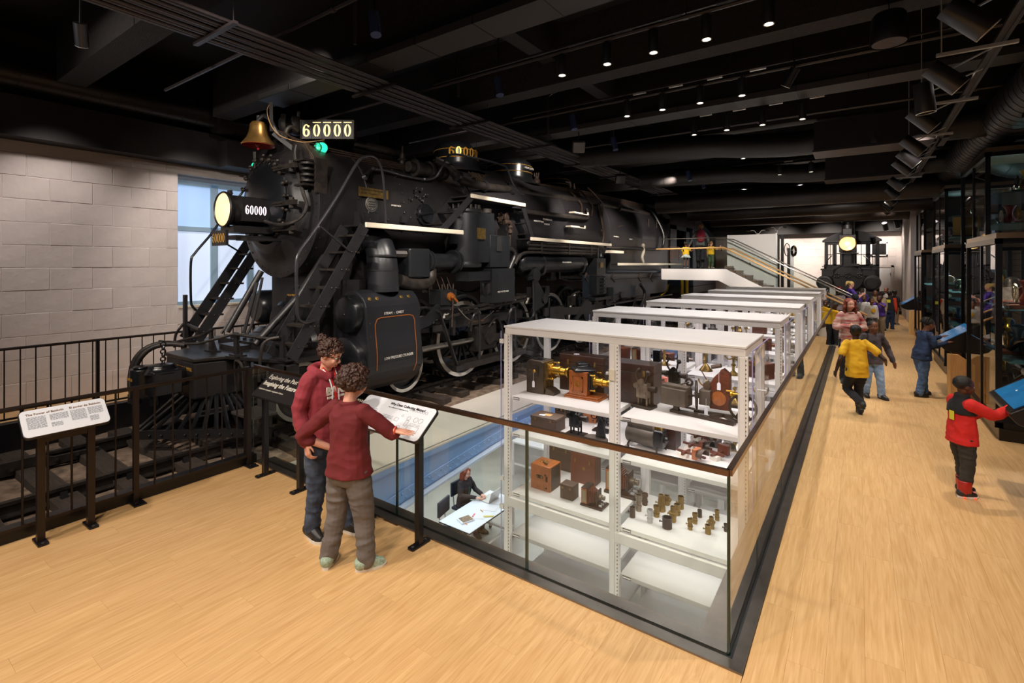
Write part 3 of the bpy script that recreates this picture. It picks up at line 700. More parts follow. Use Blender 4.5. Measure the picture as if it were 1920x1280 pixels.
mb.bb(c+V((-0.22, -0.2, -0.20)), c+V((0.05, 0.1, -0.17))); mb.bb(c+V((-0.25, -0.2, 0.17)), c+V((0.02, 0.1, 0.2))); mb.bb(c+V((0.06, -0.05, -0.3)), c+V((0.1, 0.15, 0.22)))
P('shoulder_bracket', mb, M_GRIME)
mb = MB(); mb.tube(smoothpath([atX(555, 273, XC+0.7), atX(553, 290, XC+0.75), atX(560, 330, XC+0.85), atX(568, 360, XC+0.95), atX(575, 385, XC+0.98), atX(566, 405, XC+0.95), atX(545, 418, XC+0.9), atX(520, 421, XC+0.7), atX(497, 415, XC+0.4)], 5), 0.028, 8); P('conduit', mb, M_GRIME)
mb = MB()
for k in range(5):
    mb.tube(smoothpath([atX(520+k*4, 245+k, XC+0.45), atX(560+k*3, 262+k*4, XC+0.5), atX(590, 270+k*6, XC+0.55), atX(640, 283+k*4, XC+0.66), atX(720, 300+k*3, XC+0.75), atX(800, 318+k*2, XC+0.8)], 4), 0.011, 5)
for k in range(4):
    mb.tube(smoothpath([atX(570+k*3, 268, XC+0.8), atX(585, 290+k*5, XC+0.95), atX(597+k*2, 310+k*2, XC+1.03), atX(612-k, 312-k, XC+1.05)], 4), 0.009, 5)
P('oil_pipes', mb, M_RUST)
# stack, feedwater heater cans on the shoulder
mb = MB(); c = V((XC, 5.45, 0)); mb.lathe([(0.36, 4.15), (0.33, 4.32), (0.32, 4.62), (0.37, 4.68), (0.37, 4.74), (0.31, 4.76), (0.29, 4.6), (0.0, 4.5)], c, (0, 0, 1), 28); P('stack', mb, M_BLKG)
mb = MB(); a = atX(528, 236, XC-0.35); mb.tube([a, atX(560, 236, XC-0.3)], 0.14, 14); mb.sph(atX(554, 236, XC-0.3), 0.17, 12, 8); mb.lathe([(0.2, -0.04), (0.2, 0.04), (0, 0.04)], atX(533, 236, XC-0.35), (0.6, 0.8, 0), 14); mb.cyl(atX(560, 222, XC-0.3), atX(560, 209, XC-0.3), 0.03, 8); P('heater_can', mb, M_GRIME)
mb = MB(); mb.tube(smoothpath([atX(660, 268, XC+0.5), atX(700, 277, XC+0.5), atX(748, 288, XC+0.5)], 4), 0.075, 10); mb.tube(smoothpath([atX(535, 262, XC+0.3), atX(537, 244, XC+0.3), atX(547, 238, XC+0.3), atX(558, 246, XC+0.3)], 4), 0.035, 8); P('exhaust_pipe', mb, M_GRIME)
# number board, set out at an angle above the smokebox
def zero(mb, o, a, b, w_, h_, tk, tn, gap=True, n=20, split=True):
    nn = a.cross(b)
    for s in (0, 1):
        g_ = 0.12 if split else 0.0
        t0, t1 = (-pi/2+g_, pi/2-g_) if s == 0 else (pi/2+g_, 3*pi/2-g_); vs = []
        for i in range(n+1):
            t = t0+(t1-t0)*i/n
            for (rx, ry) in ((w_/2, h_/2), (w_/2-tk, h_/2-tn)):
                vs.append(o+a*(rx*cos(t))+b*(ry*sin(t)))
        mb.add(vs, [(2*i, 2*i+1, 2*i+3, 2*i+2) for i in range(n)])
def six(mb, o, a, b, w_, h_, tk, tn):
    n = 22; vs = []; c = o-b*(h_*0.18); rx, ry = w_/2, h_*0.32
    for i in range(n+1):
        t = 2*pi*i/n
        for (x, y) in ((rx, ry), (rx-tk, ry-tn)): vs.append(c+a*(x*cos(t))+b*(y*sin(t)))
    mb.add(vs, [(2*i, 2*i+1, 2*i+3, 2*i+2) for i in range(n)])
    vs = []
    for i in range(n+1):
        t = pi+0.1-(pi*0.78)*i/n; th = tk*(1-0.55*i/n); 
        for k in (0, 1): vs.append(o+a*((w_/2-k*th)*cos(t))+b*((h_/2-k*(tn+0.0))*sin(t) if t < pi else -h_*0.1))
    mb.add(vs, [(2*i, 2*i+1, 2*i+3, 2*i+2) for i in range(n)])
    e = o+a*(w_*0.30)+b*(h_*0.34); r = w_*0.15; mb.add([e]+[e+a*(r*cos(k*pi/5))+b*(r*sin(k*pi/5)) for k in range(10)], [(0, 1+k, 1+(k+1) % 10) for k in range(10)])
def n60000(mb, o, a, b, h_, adv, wd=None, split=True, tk=0.3, tn=0.12):
    a, b = V(a).normalized(), V(b).normalized(); wd = wd or h_*0.55
    six(mb, V(o), a, b, wd, h_, wd*tk, wd*tn*1.2)
    for k in range(4): zero(mb, V(o)+a*(adv*(k+1)), a, b, wd, h_, wd*tk, wd*tn, split=split)
M_LITN = mat('lit_numerals', 'FFE9A8', 0.5, emis='FFE2A0', estr=0.95)
M_LITW = mat('lit_numerals_white', 'F4EAF6', 0.5, emis='F2E6F4', estr=0.85)
aR = V((RX, RY, 0)); up = V((0, 0, 1)); nF = V((-FX, -FY, 0))
nb0 = V((-7.15, 4.96, 4.44))
mb = MB(); mb.beam(nb0-aR*0.435, nb0+aR*0.435, 0.16, 0.31, up); board = P('number_board', mb, M_BLK); board['label'] = 'box with lit numerals 60000'
mb = MB(); o = nb0+nF*0.083
for s in (-1, 1): mb.beam(o-aR*0.435+up*(0.148*s), o+aR*0.435+up*(0.148*s), 0.02, 0.014, up); mb.beam(o+aR*(0.428*s)-up*0.15, o+aR*(0.428*s)+up*0.15, 0.014, 0.02, aR)
for k in range(4): mb.beam(o+aR*(-0.255+0.168*k)-up*0.14, o+aR*(-0.255+0.168*k)+up*0.14, 0.006, 0.006, aR)
P('board_frame', mb, M_GRIME, board)
mb = MB(); n60000(mb, nb0+nF*0.082-aR*0.34-up*0.012, aR, up, 0.20, 0.168, 0.115, True, 0.30, 0.13)
for k in range(4): mb.box(nb0+nF*0.083+aR*(-0.17+0.168*k)+up*0.118, (0.13, 0.003, 0.012), YAW)
P('numerals', mb, M_LITN, board)
# marker lamps
M_GREEN = mat('green_lens', '1FD69A', 0.3, emis='22E6A0', estr=1.6); M_GREEN2 = mat('green_lens_dim', '0FA070', 0.3, emis='10B078', estr=0.8)
def marker(c, pair, rr=0.075):
    mb = MB(); mb.lathe([(0, -0.16), (0.085, -0.16), (0.085, -0.10), (0.06, -0.09), (0.07, 0.08), (0.04, 0.13), (0, 0.15)], c, (0, 0, 1), 14); lm = P('marker_lamp', mb, M_BLK)
    for k, dr in enumerate(pair):
        dr = V(dr).normalized(); mb = MB(); mb.cyl(c+dr*0.03, c+dr*0.10, rr+0.008, 14); P('lens_hood', mb, M_BLK, lm)
        mb = MB(); mb.lathe([(rr, 0.10), (rr*0.7, 0.115), (0, 0.122)], c, dr, 16); P('lens', mb, M_GREEN if k == 0 else M_GREEN2, lm)
marker(V((-7.16, 4.84, 4.12)), ((0.80, -0.6, 0), (0.1, -1, 0)), 0.085)
marker(V((XC-0.98, 4.62, 3.96)), ((0.1, -1, 0),), 0.07)
# bell with yoke
BP = V((XC+0.02, 4.08, 4.10))
mb = MB(); mb.lathe([(0.235, 0.0), (0.245, 0.015), (0.225, 0.045), (0.175, 0.11), (0.145, 0.18), (0.128, 0.26), (0.118, 0.33), (0.095, 0.365), (0.0, 0.37)], BP, (0, 0, 1), 32); bell = P('bell', mb, M_BRONZE); bell['label'] = 'bronze bell with red-painted mouth'
mb = MB(); mb.lathe([(0.238, -0.002), (0.215, 0.03), (0.165, 0.10), (0.13, 0.2), (0.10, 0.3), (0, 0.32)], BP, (0, 0, 1), 32); P('bell_mouth', mb, M_RED, bell)
mb = MB(); mb.cyl(BP+V((0, 0, 0.3)), BP+V((0, 0, 0.0)), 0.012, 6); mb.sph(BP+V((0, 0, 0.02)), 0.045, 10, 8); mb.sph(BP+V((0, 0, -0.05)), 0.02, 8, 6); P('clapper', mb, M_RED, bell)
mb = MB(); mb.cyl(BP+V((0, 0, 0.36)), BP+V((0, 0, 0.47)), 0.03, 8)
mb.tube(smoothpath([BP+V((0, 0, 0.40)), BP+V((0.08, 0.05, 0.47)), BP+V((0.17, 0.10, 0.40)), BP+V((0.21, 0.14, 0.28)), BP+V((0.25, 0.22, 0.15)), BP+V((0.28, 0.40, 0.02)), BP+V((0.30, 0.55, -0.08))], 4), 0.035, 8)
mb.beam(BP+V((0.2, 0.1, 0.22)), BP+V((0.33, 0.02, 0.62)), 0.05, 0.03); mb.beam(BP+V((0.17, 0.15, 0.2)), BP+V((0.5, 0.45, -0.15)), 0.05, 0.07)
mb.beam(BP+V((0.1, 0.2, 0.3)), BP+V((0.42, 0.5, -0.06)), 0.04, 0.05); P('bell_bracket', mb, M_BLK)
mb = MB(); mb.tube(smoothpath([BP+V((0.33, 0.02, 0.62)), BP+V((0.22, 0.02, 0.52)), BP+V((0.27, 0.05, 0.3)), BP+V((0.42, 0.12, 0.12)), BP+V((0.55, 0.4, 0.06)), BP+V((0.62, 0.75, 0.16))], 5), 0.007, 6); P('bell_rope', mb, mat('rope', '9C7A50', 0.8))
mb = MB(); c = BP+V((-0.2, 0.05, -0.2)); mb.cyl(c, c+V((0, 0, 0.14)), 0.03, 8); mb.sph(c, 0.04, 8, 6); mb.cyl(c-V((0, 0, 0.12)), c, 0.015, 6); P('whistle_valve', mb, M_GRIME)
# headlight and its bracket
HC = V((XC, 3.56, 3.06))
mb = MB(); mb.lathe([(0.0, 0.62), (0.20, 0.62), (0.225, 0.60), (0.225, 0.06), (0.26, 0.05), (0.27, 0.0), (0.255, -0.02), (0.24, 0.0), (0.0, 0.12)], HC, (0, 1, 0), 36); hl = P('headlight', mb, M_BLK); hl['label'] = 'round lit headlight with a number on its side'
mb = MB(); mb.lathe([(0.242, 0.0), (0.2, -0.012), (0.1, -0.02), (0, -0.022)], HC, (0, 1, 0), 32); P('lens', mb, mat('headlight_lens', 'FFE3B0', 0.35, emis='FFC890', estr=0.9, var=0.12, vscale=9), hl)
mb = MB(); mb.bb(HC+V((0.05, 0.16, -0.17)), HC+V((0.26, 0.56, 0.17))); nbx = P('number_box', mb, M_BLK, hl)
mb = MB(); n60000(mb, HC+V((0.263, 0.225, 0)), (0, 1, 0), up, 0.135, 0.066, 0.056, False, 0.34, 0.16); P('numerals', mb, M_LITW, nbx)
mb = MB(); mb.bb(HC+V((-0.08, 0.1, 0.23)), HC+V((0.0, 0.14, 0.30))); mb.cyl(HC+V((-0.1, 0.12, 0.25)), HC+V((0.02, 0.12, 0.25)), 0.02, 6); P('lamp_lug', mb, M_BLK, hl)
mb = MB(); mb.bb((XC-0.2, 3.62, 2.72), (XC+0.2, 4.25, 2.82)); mb.bb((XC-0.18, 3.66, 2.62), (XC+0.18, 4.5, 2.68)); mb.bb((XC+0.1, 3.7, 2.6), (XC+0.42, 4.5, 2.64)); P('headlight_shelf', mb, M_BLK)
mb = MB(); mb.bb((XC-0.12, 3.46, 2.52), (XC+0.30, 3.50, 2.74)); pl = P('number_plate', mb, M_BLK); mb = MB(); n60000(mb, (XC-0.06, 3.455, 2.63), (1, 0, 0), up, 0.13, 0.075, 0.066, False, 0.25, 0.1); P('numerals', mb, M_GOLD, pl)

# --- front: pilot deck, beam, coupler, pilot bars
mb = MB(); deck = [(-0.50, 2.98), (0.42, 2.98), (0.52, 3.35), (1.45, 3.62), (1.62, 3.75), (1.62, 4.35), (1.0, 4.7), (-1.0, 4.7), (-1.62, 4.35), (-1.62, 3.75), (-1.45, 3.62), (-0.60, 3.35)]
mb.prism([(XC+a, b) for a, b in deck], (0, 0, 0.93), (1, 0, 0), (0, 1, 0), (0, 0, 0.05)); P('pilot_deck', mb, mat('deck_black', '201D1C', 0.32, 0.1, 0.3, 5, 0.3, 30), bevel=0.01)
mb = MB(); mb.prism([(XC+a, b) for a, b in ((-0.48, 3.0), (0.40, 3.0), (0.50, 3.38), (0.5, 3.8), (-0.58, 3.8), (-0.58, 3.38))], (0, 0, 0.42), (1, 0, 0), (0, 1, 0), (0, 0, 0.51)); fb = P('front_bumper', mb, M_BLK, bevel=0.03)
text('FRONT BUMPER', 0.065, (XC-0.12, 2.997, 0.80), (1, 0, 0), up, M_GOLD, fb)
for s in (-1, 1):
    mb = MB(); x0, x1 = sorted((XC+s*0.95, XC+s*1.60))
    for a, b in (((x0, 0.82), (x1, 0.93)), ((x0, 0.42), (x1, 0.50)), ((x0, 0.42), (x0+0.09, 0.93)), ((x1-0.09, 0.42), (x1, 0.93)), ((x0, 0.62), (x1, 0.69))): mb.bb((a[0], 3.62, a[1]), (b[0], 3.80, b[1]))
    P('bumper_frame', mb, M_BLK, bevel=0.02)
    mb = MB(); mb.bb((XC+s*0.75-0.12, 3.45, 0.50), (XC+s*0.75-0.05, 3.62, 0.97)); mb.bb((XC+s*0.75+0.05, 3.45, 0.40), (XC+s*0.75+0.12, 3.62, 0.97)); mb.tube(smoothpath([(XC+s*0.75-0.1, 3.44, 0.5), (XC+s*0.75-0.1, 3.42, 0.85), (XC+s*0.75, 3.40, 0.93), (XC+s*0.75+0.1, 3.42, 0.85), (XC+s*0.75+0.1, 3.44, 0.5)], 3), 0.02, 6); P('grab_iron', mb, M_GRIME)
# coupler
cp = V((XC, 2.56, 0.72))
mb = MB(); mb.cyl(cp+V((-0.02, 0, -0.22)), cp+V((-0.02, 0, 0.16)), 0.14, 18); mb.cyl(cp+V((-0.02, 0, 0.16)), cp+V((-0.02, 0, 0.19)), 0.10, 14); mb.bb(cp+V((0.02, 0.0, -0.18)), cp+V((0.34, 0.34, 0.14))); mb.bb(cp+V((-0.2, 0.2, -0.12)), cp+V((0.2, 0.6, 0.12)))
mb.lathe([(0.22, 0.10), (0.16, 0.16), (0.15, 0.2), (0, 0.22)], cp+V((0.14, 0.16, 0)), (0, 0, 1), 10); mb.cyl(cp+V((0.1, 0.1, -0.34)), cp+V((0.1, 0.1, -0.1)), 0.06, 8); cpl = P('coupler', mb, M_BLKG, bevel=0.02)
text('COUPLER', 0.05, cp+V((-0.13, -0.145, 0.02)), (1, 0, 0), up, M_GOLD, cpl)
mb = MB()
for k in range(6): mb.ring(cp+V((0.14, 0.18, 0.22+k*0.05)), (1, 0, 0) if k % 2 else (0, 1, 0), 0.03, 0.009, 10, 5)
P('coupler_chain', mb, M_BLKG)
for dx in (-0.28, -0.16):
    mb = MB(); mb.tube(smoothpath([(XC+dx+0.2, 3.05, 1.12), (XC+dx, 2.9, 1.14), (XC+dx-0.10, 2.72, 1.08), (XC+dx-0.16, 2.60, 0.90), (XC+dx-0.16, 2.56, 0.62), (XC+dx-0.13, 2.58, 0.45)], 5), 0.036, 10)
    mb.cyl((XC+dx-0.13, 2.58, 0.36), (XC+dx-0.13, 2.58, 0.48), 0.06, 10); P('air_hose', mb, M_GRIME)
# deck rails and posts
mb = MB()
mb.tube([(XC-0.7, 3.0, 1.12), (XC-0.28, 3.0, 1.13), (XC+0.25, 3.15, 1.26), (XC+0.05, 3.4, 1.30)], 0.02, 6); mb.tube([(XC-0.45, 2.95, 1.10), (XC+0.3, 3.1, 1.16), (XC+0.62, 3.42, 1.28)], 0.02, 6)
mb.tube([(XC+0.62, 3.42, 1.28), (XC+1.38, 3.62, 1.24)], 0.022, 6); mb.tube(smoothpath([(XC+1.42, 3.62, 1.28), (XC+1.30, 3.52, 1.24), (XC+1.26, 3.46, 1.1), (XC+1.25, 3.44, 0.7)], 4), 0.022, 6)
mb.tube(smoothpath([(XC-1.42, 3.62, 1.28), (XC-1.30, 3.52, 1.24), (XC-1.36, 3.46, 1.1), (XC-1.35, 3.44, 0.9)], 4), 0.022, 6); mb.tube([(XC-1.38, 3.62, 1.26), (XC-0.5, 3.45, 1.26)], 0.022, 6); P('deck_rail', mb, M_GRIME)
for x, y in ((XC+0.6, 3.46), (XC+1.42, 3.66), (XC-0.05, 3.42), (XC-1.42, 3.66)):
    mb = MB(); mb.beam((x, y, 0.98), (x, y, 1.30), 0.09, 0.03); mb.add([(x, y, 1.26), (x+0.02, y, 1.26), (x+0.16, y+0.02, 0.98), (x, y+0.02, 0.98)], [(0, 1, 2, 3)]); mb.bb((x-0.08, y-0.06, 0.975), (x+0.18, y+0.06, 1.0)); mb.cyl((x+0.13, y, 1.0), (x+0.13, y, 1.03), 0.018, 6); P('deck_post', mb, M_BLK)
mb = MB(); mb.cyl((XC+1.1, 4.0, 0.98), (XC+1.1, 4.0, 1.55), 0.035, 8); mb.cyl((XC+1.1, 4.0, 1.45), (XC+1.1, 4.0, 1.52), 0.05, 8); mb.bb((XC-0.9, 3.9, 0.98), (XC+0.9, 4.5, 1.06)); mb.bb((XC-0.2, 3.6, 0.98), (XC+0.3, 3.8, 1.05))
for k in range(9): mb.cyl((XC-0.8+k*0.2, 3.98, 1.06), (XC-0.8+k*0.2, 3.98, 1.10), 0.03, 6)
mb.bb((XC-1.33, 3.55, 0.98), (XC-1.27, 3.6, 1.75)); P('deck_fittings', mb, M_BLK)
# pilot (cow-catcher): fan of bars from the beam down to a nose frame
zt, zb = 0.46, 0.03
for s in (-1, 1):
    for i in range(11):
        f_ = i/10; top = V((XC+s*(0.10+0.62*f_), 3.05+0.35*f_, zt)); bot = V((XC+s*(0.05+1.25*f_), 2.52+0.98*f_, zb+0.04))
        mb = MB(); mb.beam(top, bot, 0.028, 0.055, (1, 0, 0)); P('pilot_bar', mb, M_BLKG)
    mb = MB(); mb.beam((XC, 2.46, zb), (XC+s*1.35, 3.55, zb), 0.05, 0.11); 
    for i in range(12): p = V((XC+s*(0.06+1.25*i/11), 2.50+1.02*i/11, zb)); mb.sph(p+V((s*0.02, -0.03, 0)), 0.016, 6, 4)
    P('pilot_frame', mb, M_BLK)
    mb = MB(); mb.bb((XC+s*1.15-0.26, 3.25, 0.26), (XC+s*1.15+0.26, 3.6, 0.30)); mb.bb((XC+s*1.15-0.03, 3.6, 0.0), (XC+s*1.15+0.03, 3.66, 0.95)); mb.bb((XC+s*1.15-0.22, 3.58, 0.3), (XC+s*1.15+0.22, 3.61, 0.42)); mb.bb((XC+s*1.15-0.04, 3.4, 0.0), (XC+s*1.15+0.1, 3.44, 0.26)); P('pilot_step', mb, mat('tread_plate', '4A4340', 0.55, 0.4, 0.2, 40, 0.6, 160), bevel=0.008)
# --- ladders with handrails
def ladder(x0, x1, label):
    rt = None; A = V((0, 3.68, 1.0)); B = V((0, 4.86, 2.80)); d = (B-A)
    mb = MB()
    for x in (x0, x1): mb.beam(A+V((x, 0, 0)), B+V((x, 0, 0.02)), 0.17, 0.02, (1, 0, 0)); 
    mb.v = mb.v
    rt = P('ladder', mb, mat('ladder_grey', '29282B', 0.42, 0.2, 0.12, 8)); rt['label'] = label
    n = 7
    for i in range(n):
        p = A+d*((i+0.55)/n); mb = MB(); mb.bb((x0, p.y-0.05, p.z-0.015), (x1, p.y+0.15, p.z+0.015)); P('step', mb, M_GRIME, rt)
    mb = MB()
    for i in range(n):
        p = A+d*((i+0.55)/n)
        for x in (x0, x1):
            for dy in (0.0, 0.07): mb.sph((x+(0.015 if x == max(x0, x1) else -0.015), p.y+dy, p.z), 0.014, 6, 4)
    P('rivets', mb, M_GRIME, rt)
ladder(-6.60, -6.12, 'ladder with tread steps on the near side'); ladder(-9.32, -8.84, 'ladder on the far side by the window')
def hr(pts, k=5): return smoothpath([atX(u, v, x) for u, v, x in pts], k)
mb = MB(); X_ = -6.05
mb.tube(hr([(590, 600, X_-0.05), (570, 604, X_), (559, 594, X_), (557, 560, X_), (556, 500, X_), (562, 472, X_), (590, 432, X_), (630, 372, X_), (668, 308, X_), (684, 294, X_), (704, 296, X_), (716, 318, X_), (721, 360, X_), (723, 420, X_-0.1)]), 0.021, 8)
mb.tube([atX(600, 424, X_), atX(655, 470, X_-0.05)], 0.016, 8); mb.sph(atX(597, 426, X_), 0.03, 8, 6); P('handrail', mb, M_STEEL if False else mat('worn_handrail', '4A484C', 0.3, 0.7, 0.1, 8))
mb = MB(); x_ = -9.38
mb.tube(hr([(370, 583, x_), (361, 574, x_), (358, 560, x_), (358, 492, x_), (366, 474, x_), (395, 440, x_), (412, 416, x_), (440, 380, x_), (462, 350, x_)]), 0.021, 8); mb.tube([atX(396, 440, x_), atX(446, 470, x_+0.1)], 0.016, 8); P('handrail', mb, M_BLKG)
mb = MB(); mb.tube(smoothpath([atX(698, 316, -6.75), atX(726, 320, -6.75), atX(760, 330, -6.75), atX(796, 336, -6.75), atX(815, 333, -6.7), atX(826, 318, -6.65), atX(838, 296, -6.6), atX(850, 289, -6.6), atX(880, 294, -6.6), atX(935, 307, -6.6), atX(950, 315, -6.6), atX(962, 345, -6.6), atX(975, 362, -6.6), atX(1000, 368, -6.65), atX(1060, 378, -6.65), atX(1118, 386, -6.65), atX(1135, 396, -6.6), atX(1148, 418, -6.55), atX(1155, 426, -6.55), atX(1235, 437, -6.5)], 4), 0.024, 8)
for u, v in ((700, 316), (796, 336), (1000, 368), (1062, 379), (1160, 428)): mb.beam(atX(u, v, -6.75), atX(u-14, v+14, -7.0), 0.03, 0.03); mb.sph(atX(u, v, -6.72), 0.035, 6, 5)
P('boiler_handrail', mb, mat('worn_handrail', '4A484C'))
# diagonal smokebox braces to the deck
mb = MB(); mb.tube([atX(425, 622, XC+0.2), atX(490, 508, XC+0.3)], 0.045, 10); mb.tube([atX(478, 646, XC+1.0), atX(560, 555, XC+1.0), atX(608, 480, XC+1.0)], 0.05, 10)
mb.tube([atX(457, 625, XC+0.5), atX(482, 530, XC+0.5)], 0.025, 8); mb.tube(smoothpath([atX(462, 628, XC+0.6), atX(475, 600, XC+0.6), atX(488, 540, XC+0.6), atX(492, 520, XC+0.6)], 3), 0.02, 8); mb.tube([atX(415, 625, XC-0.1), atX(485, 515, XC+0.1)], 0.02, 6); P('brace', mb, M_BLK)
# --- running boards with white edges
def board_(y0, y1, z, x=XB, depth=0.75):
    mb = MB(); mb.bb((x-depth, y0, z-0.03), (x-0.02, y1, z)); rb = P('running_board', mb, M_BLK); mb = MB(); mb.bb((x-0.02, y0, z-0.055), (x+0.01, y1, z+0.025)); P('board_edge', mb, M_WHITE, rb, bevel=0.012)
board_(4.86, 7.12, 2.86); board_(7.34, 9.24, 3.58, depth=0.6); board_(9.45, 13.92, 2.84); board_(14.45, 21.4, 2.26, x=-6.12, depth=0.3)
for y0, z0, y1, z1 in ((6.55, 2.84, 7.42, 3.56), (9.16, 3.56, 9.6, 2.84)):
    for x in (-6.14, -6.62):
        mb = MB(); mb.beam((x, y0, z0), (x, y1, z1), 0.13, 0.02, (1, 0, 0)); P('stair_stringer', mb, mat('ladder_grey', '29282B'))
    for k in range(3):
        f_ = (k+0.6)/3; p = (y0+(y1-y0)*f_, z0+(z1-z0)*f_); mb = MB(); mb.bb((-6.62, p[0]-0.08, p[1]-0.012), (-6.14, p[0]+0.08, p[1]+0.012)); P('step', mb, M_BLK)
# --- low pressure cylinder
prof = []
def cylprof():
    pts = []
    for i in range(13): t = pi-pi*i/12*1.0; pts.append((-6.43+0.345*cos(t), 1.50+0.345*sin(t)))
    pts += [(-6.07, 1.2), (-6.03, 0.9)]
    for i in range(13): t = 0.0-pi*i/12; pts.append((-6.50+0.47*cos(t), 0.70+0.47*sin(t)))
    return pts
cpn = cylprof(); mb = MB(); mb.prism(cpn, (0, 4.86, 0), (1, 0, 0), (0, 0, 1), (0, 1.12, 0)); cylm = mb.build('low_pressure_cylinder', mat('cylinder_jacket', '202125', 0.36, 0.15, 0.12, 3, 0.08, 40), loco, bevel=0.02)
mb = MB(); mb.lathe([(0.0, -0.12), (0.24, -0.12), (0.285, -0.09), (0.30, -0.03), (0.30, 0.06)], (-6.43, 4.84, 1.48), (0, 1, 0), 32); mb.sph((-6.43, 4.72, 1.48), 0.02, 6, 5); P('valve_cover', mb, M_BLKG, cylm)
mb = MB(); mb.lathe([(0.0, -0.12), (0.36, -0.12), (0.42, -0.08), (0.435, -0.02), (0.435, 0.06)], (-6.50, 4.84, 0.70), (0, 1, 0), 36); P('cylinder_cover', mb, M_BLKG, cylm)
mb = MB(); mb.lathe([(0.0, 0.12), (0.36, 0.12), (0.44, 0.06), (0.45, 0.0)], (-6.50, 5.96, 0.70), (0, 1, 0), 30); mb.lathe([(0.0, 0.10), (0.28, 0.10), (0.32, 0.0)], (-6.43, 5.96, 1.48), (0, 1, 0), 30); P('rear_cover', mb, M_BLKG, cylm)
xs = -6.045   # copper line on the side, following the panel
mb = MB(); path = [(5.02, 0.62), (5.02, 1.32), (5.06, 1.40), (5.14, 1.42), (5.72, 1.42), (5.80, 1.40), (5.84, 1.32), (5.84, 0.62), (5.82, 0.48)]
def sx(z): return -6.085+0.345*cos(0) if False else (-6.43+0.345*sqrt(max(0, 1-((z-1.5)/0.345)**2)) if z > 1.5 else (-6.085+(1.5-z)/0.3*0.015 if z > 1.2 else (-6.07+(1.2-z)/0.3*0.04 if z > 0.9 else (-6.03 if z > 0.7 else -6.50+0.47*sqrt(1-((z-0.7)/0.47)**2)))))
dn_ = []
for i in range(len(path)-1):
    for k in range(8): dn_.append((path[i][0]+(path[i+1][0]-path[i][0])*k/8, path[i][1]+(path[i+1][1]-path[i][1])*k/8))
pp = [V((sx(z)+0.005, y, z)) for y, z in dn_+[path[-1]]]
for i in range(len(pp)-1): mb.beam(pp[i], pp[i+1], 0.008, 0.012, (0, 0, 1) if abs(pp[i].y-pp[i+1].y) > 0.01 else (0, 1, 0))
P('copper_line', mb, M_COPPER, cylm)
text('LOW PRESSURE CYLINDER', 0.062, (-6.024, 5.16, 0.76), (0, 1, 0), up, M_LETTER, cylm, sx=0.82)
text('STEAM  -  CHEST', 0.055, (-6.078, 5.20, 1.46), (0, 1, 0), up, M_LETTER, cylm, sx=1.0)
for y in (4.98, 5.12, 5.62, 5.78):
    mb = MB(); t = radians(38); c = V((-6.43+0.345*cos(t), y, 1.50+0.345*sin(t))); mb.lathe([(0.034, 0), (0.034, 0.008), (0.02, 0.01), (0.014, 0.02), (0, 0.02)], c, (cos(t), 0, sin(t)), 10); P('inspection_plug', mb, M_OLDBRASS, cylm)
mb = MB()
for y in (4.9, 5.94):
    for z in (1.35, 1.15, 0.95, 0.75, 0.55): mb.sph((-6.04, y, z), 0.012, 6, 4)
P('rivets', mb, M_GRIME, cylm)
mb = MB(); mb.bb((-6.75, 4.9, 1.6), (-6.6, 5.9, 2.0)); mb.bb((-7.2, 4.95, 0.5), (-6.8, 5.9, 2.4)); P('cylinder_saddle', mb)
# far cylinder covers seen between ladders
for x, z, r in ((-8.85, 1.48, 0.30), (-8.80, 0.70, 0.44), (XC+0.1, 1.55, 0.34), (XC-0.35, 1.25, 0.38), (XC+0.35, 0.9, 0.36)):
    mb = MB(); mb.lathe([(0.0, -0.12), (r*0.8, -0.12), (r, -0.04), (r, 0.5)], (x, 4.75, z), (0, 1, 0), 28); mb.sph((x, 4.63, z), 0.02, 6, 5); P('cylinder_cover', mb, M_BLKG)
text('HIGH PRESSURE', 0.05, (XC-0.1, 4.628, 1.72), (1, 0, 0), up, M_GOLD, loco)
mb = MB(); mb.bb((XC-0.7, 4.7, 0.6), (XC+0.7, 6.2, 2.2)); P('inside_cylinders', mb)
# steam pipe elbow
mb = MB(); mb.tube([(-6.36, 5.42, 1.80), (-6.37, 5.42, 2.15), (-6.40, 5.42, 2.40), (-6.50, 5.44, 2.58), (-6.75, 5.46, 2.74), (-7.0, 5.46, 2.8)], [(0.25, 0.27), (0.24, 0.26), (0.235, 0.25), (0.23, 0.24), (0.22, 0.23), (0.2, 0.22)], 22); stp = P('steam_pipe', mb, mat('cylinder_jacket', '202125'))
mb = MB(); mb.tube([(-6.37, 5.42, 2.37), (-6.37, 5.42, 2.40)], [(0.25, 0.262)]*2, 22); mb.tube([(-6.37, 5.42, 2.14), (-6.37, 5.42, 2.155)], [(0.25, 0.264)]*2, 22); P('pipe_band', mb, M_BLK, stp)
# smokebox side details
mb = MB(); c = V((XC+1.12, 7.62, 3.05)); mb.lathe([(0.20, 0), (0.20, 0.04), (0.15, 0.05), (0.15, 0.10), (0, 0.11)], atX(795, 402, XC+1.10), (1, 0, 0.0), 22); mb.beam(atX(788, 402, XC+1.22), atX(815, 398, XC+1.22), 0.03, 0.03); bolts(mb, atX(795, 402, XC+1.12), (1, 0, 0), 0.185, 14, 0.014, 0.03); P('inspection_cover', mb, M_BLKG)
def onbox(u, v): return atX(u, v, XC+1.115)
mb = MB(); a = onbox(671, 353); b = onbox(718, 372); mb.prism([(0, 0), (0.60, -0.0), (0.60, 0.15), (0, 0.15)], a+V((0.02, 0, -0.12)), (0, 1, 0), (0, 0, 1), (0.012, 0, 0)); bpl = P('builder_plate', mb, M_OLDBRASS); bpl['label'] = 'brass maker\'s plate with dark lettering'
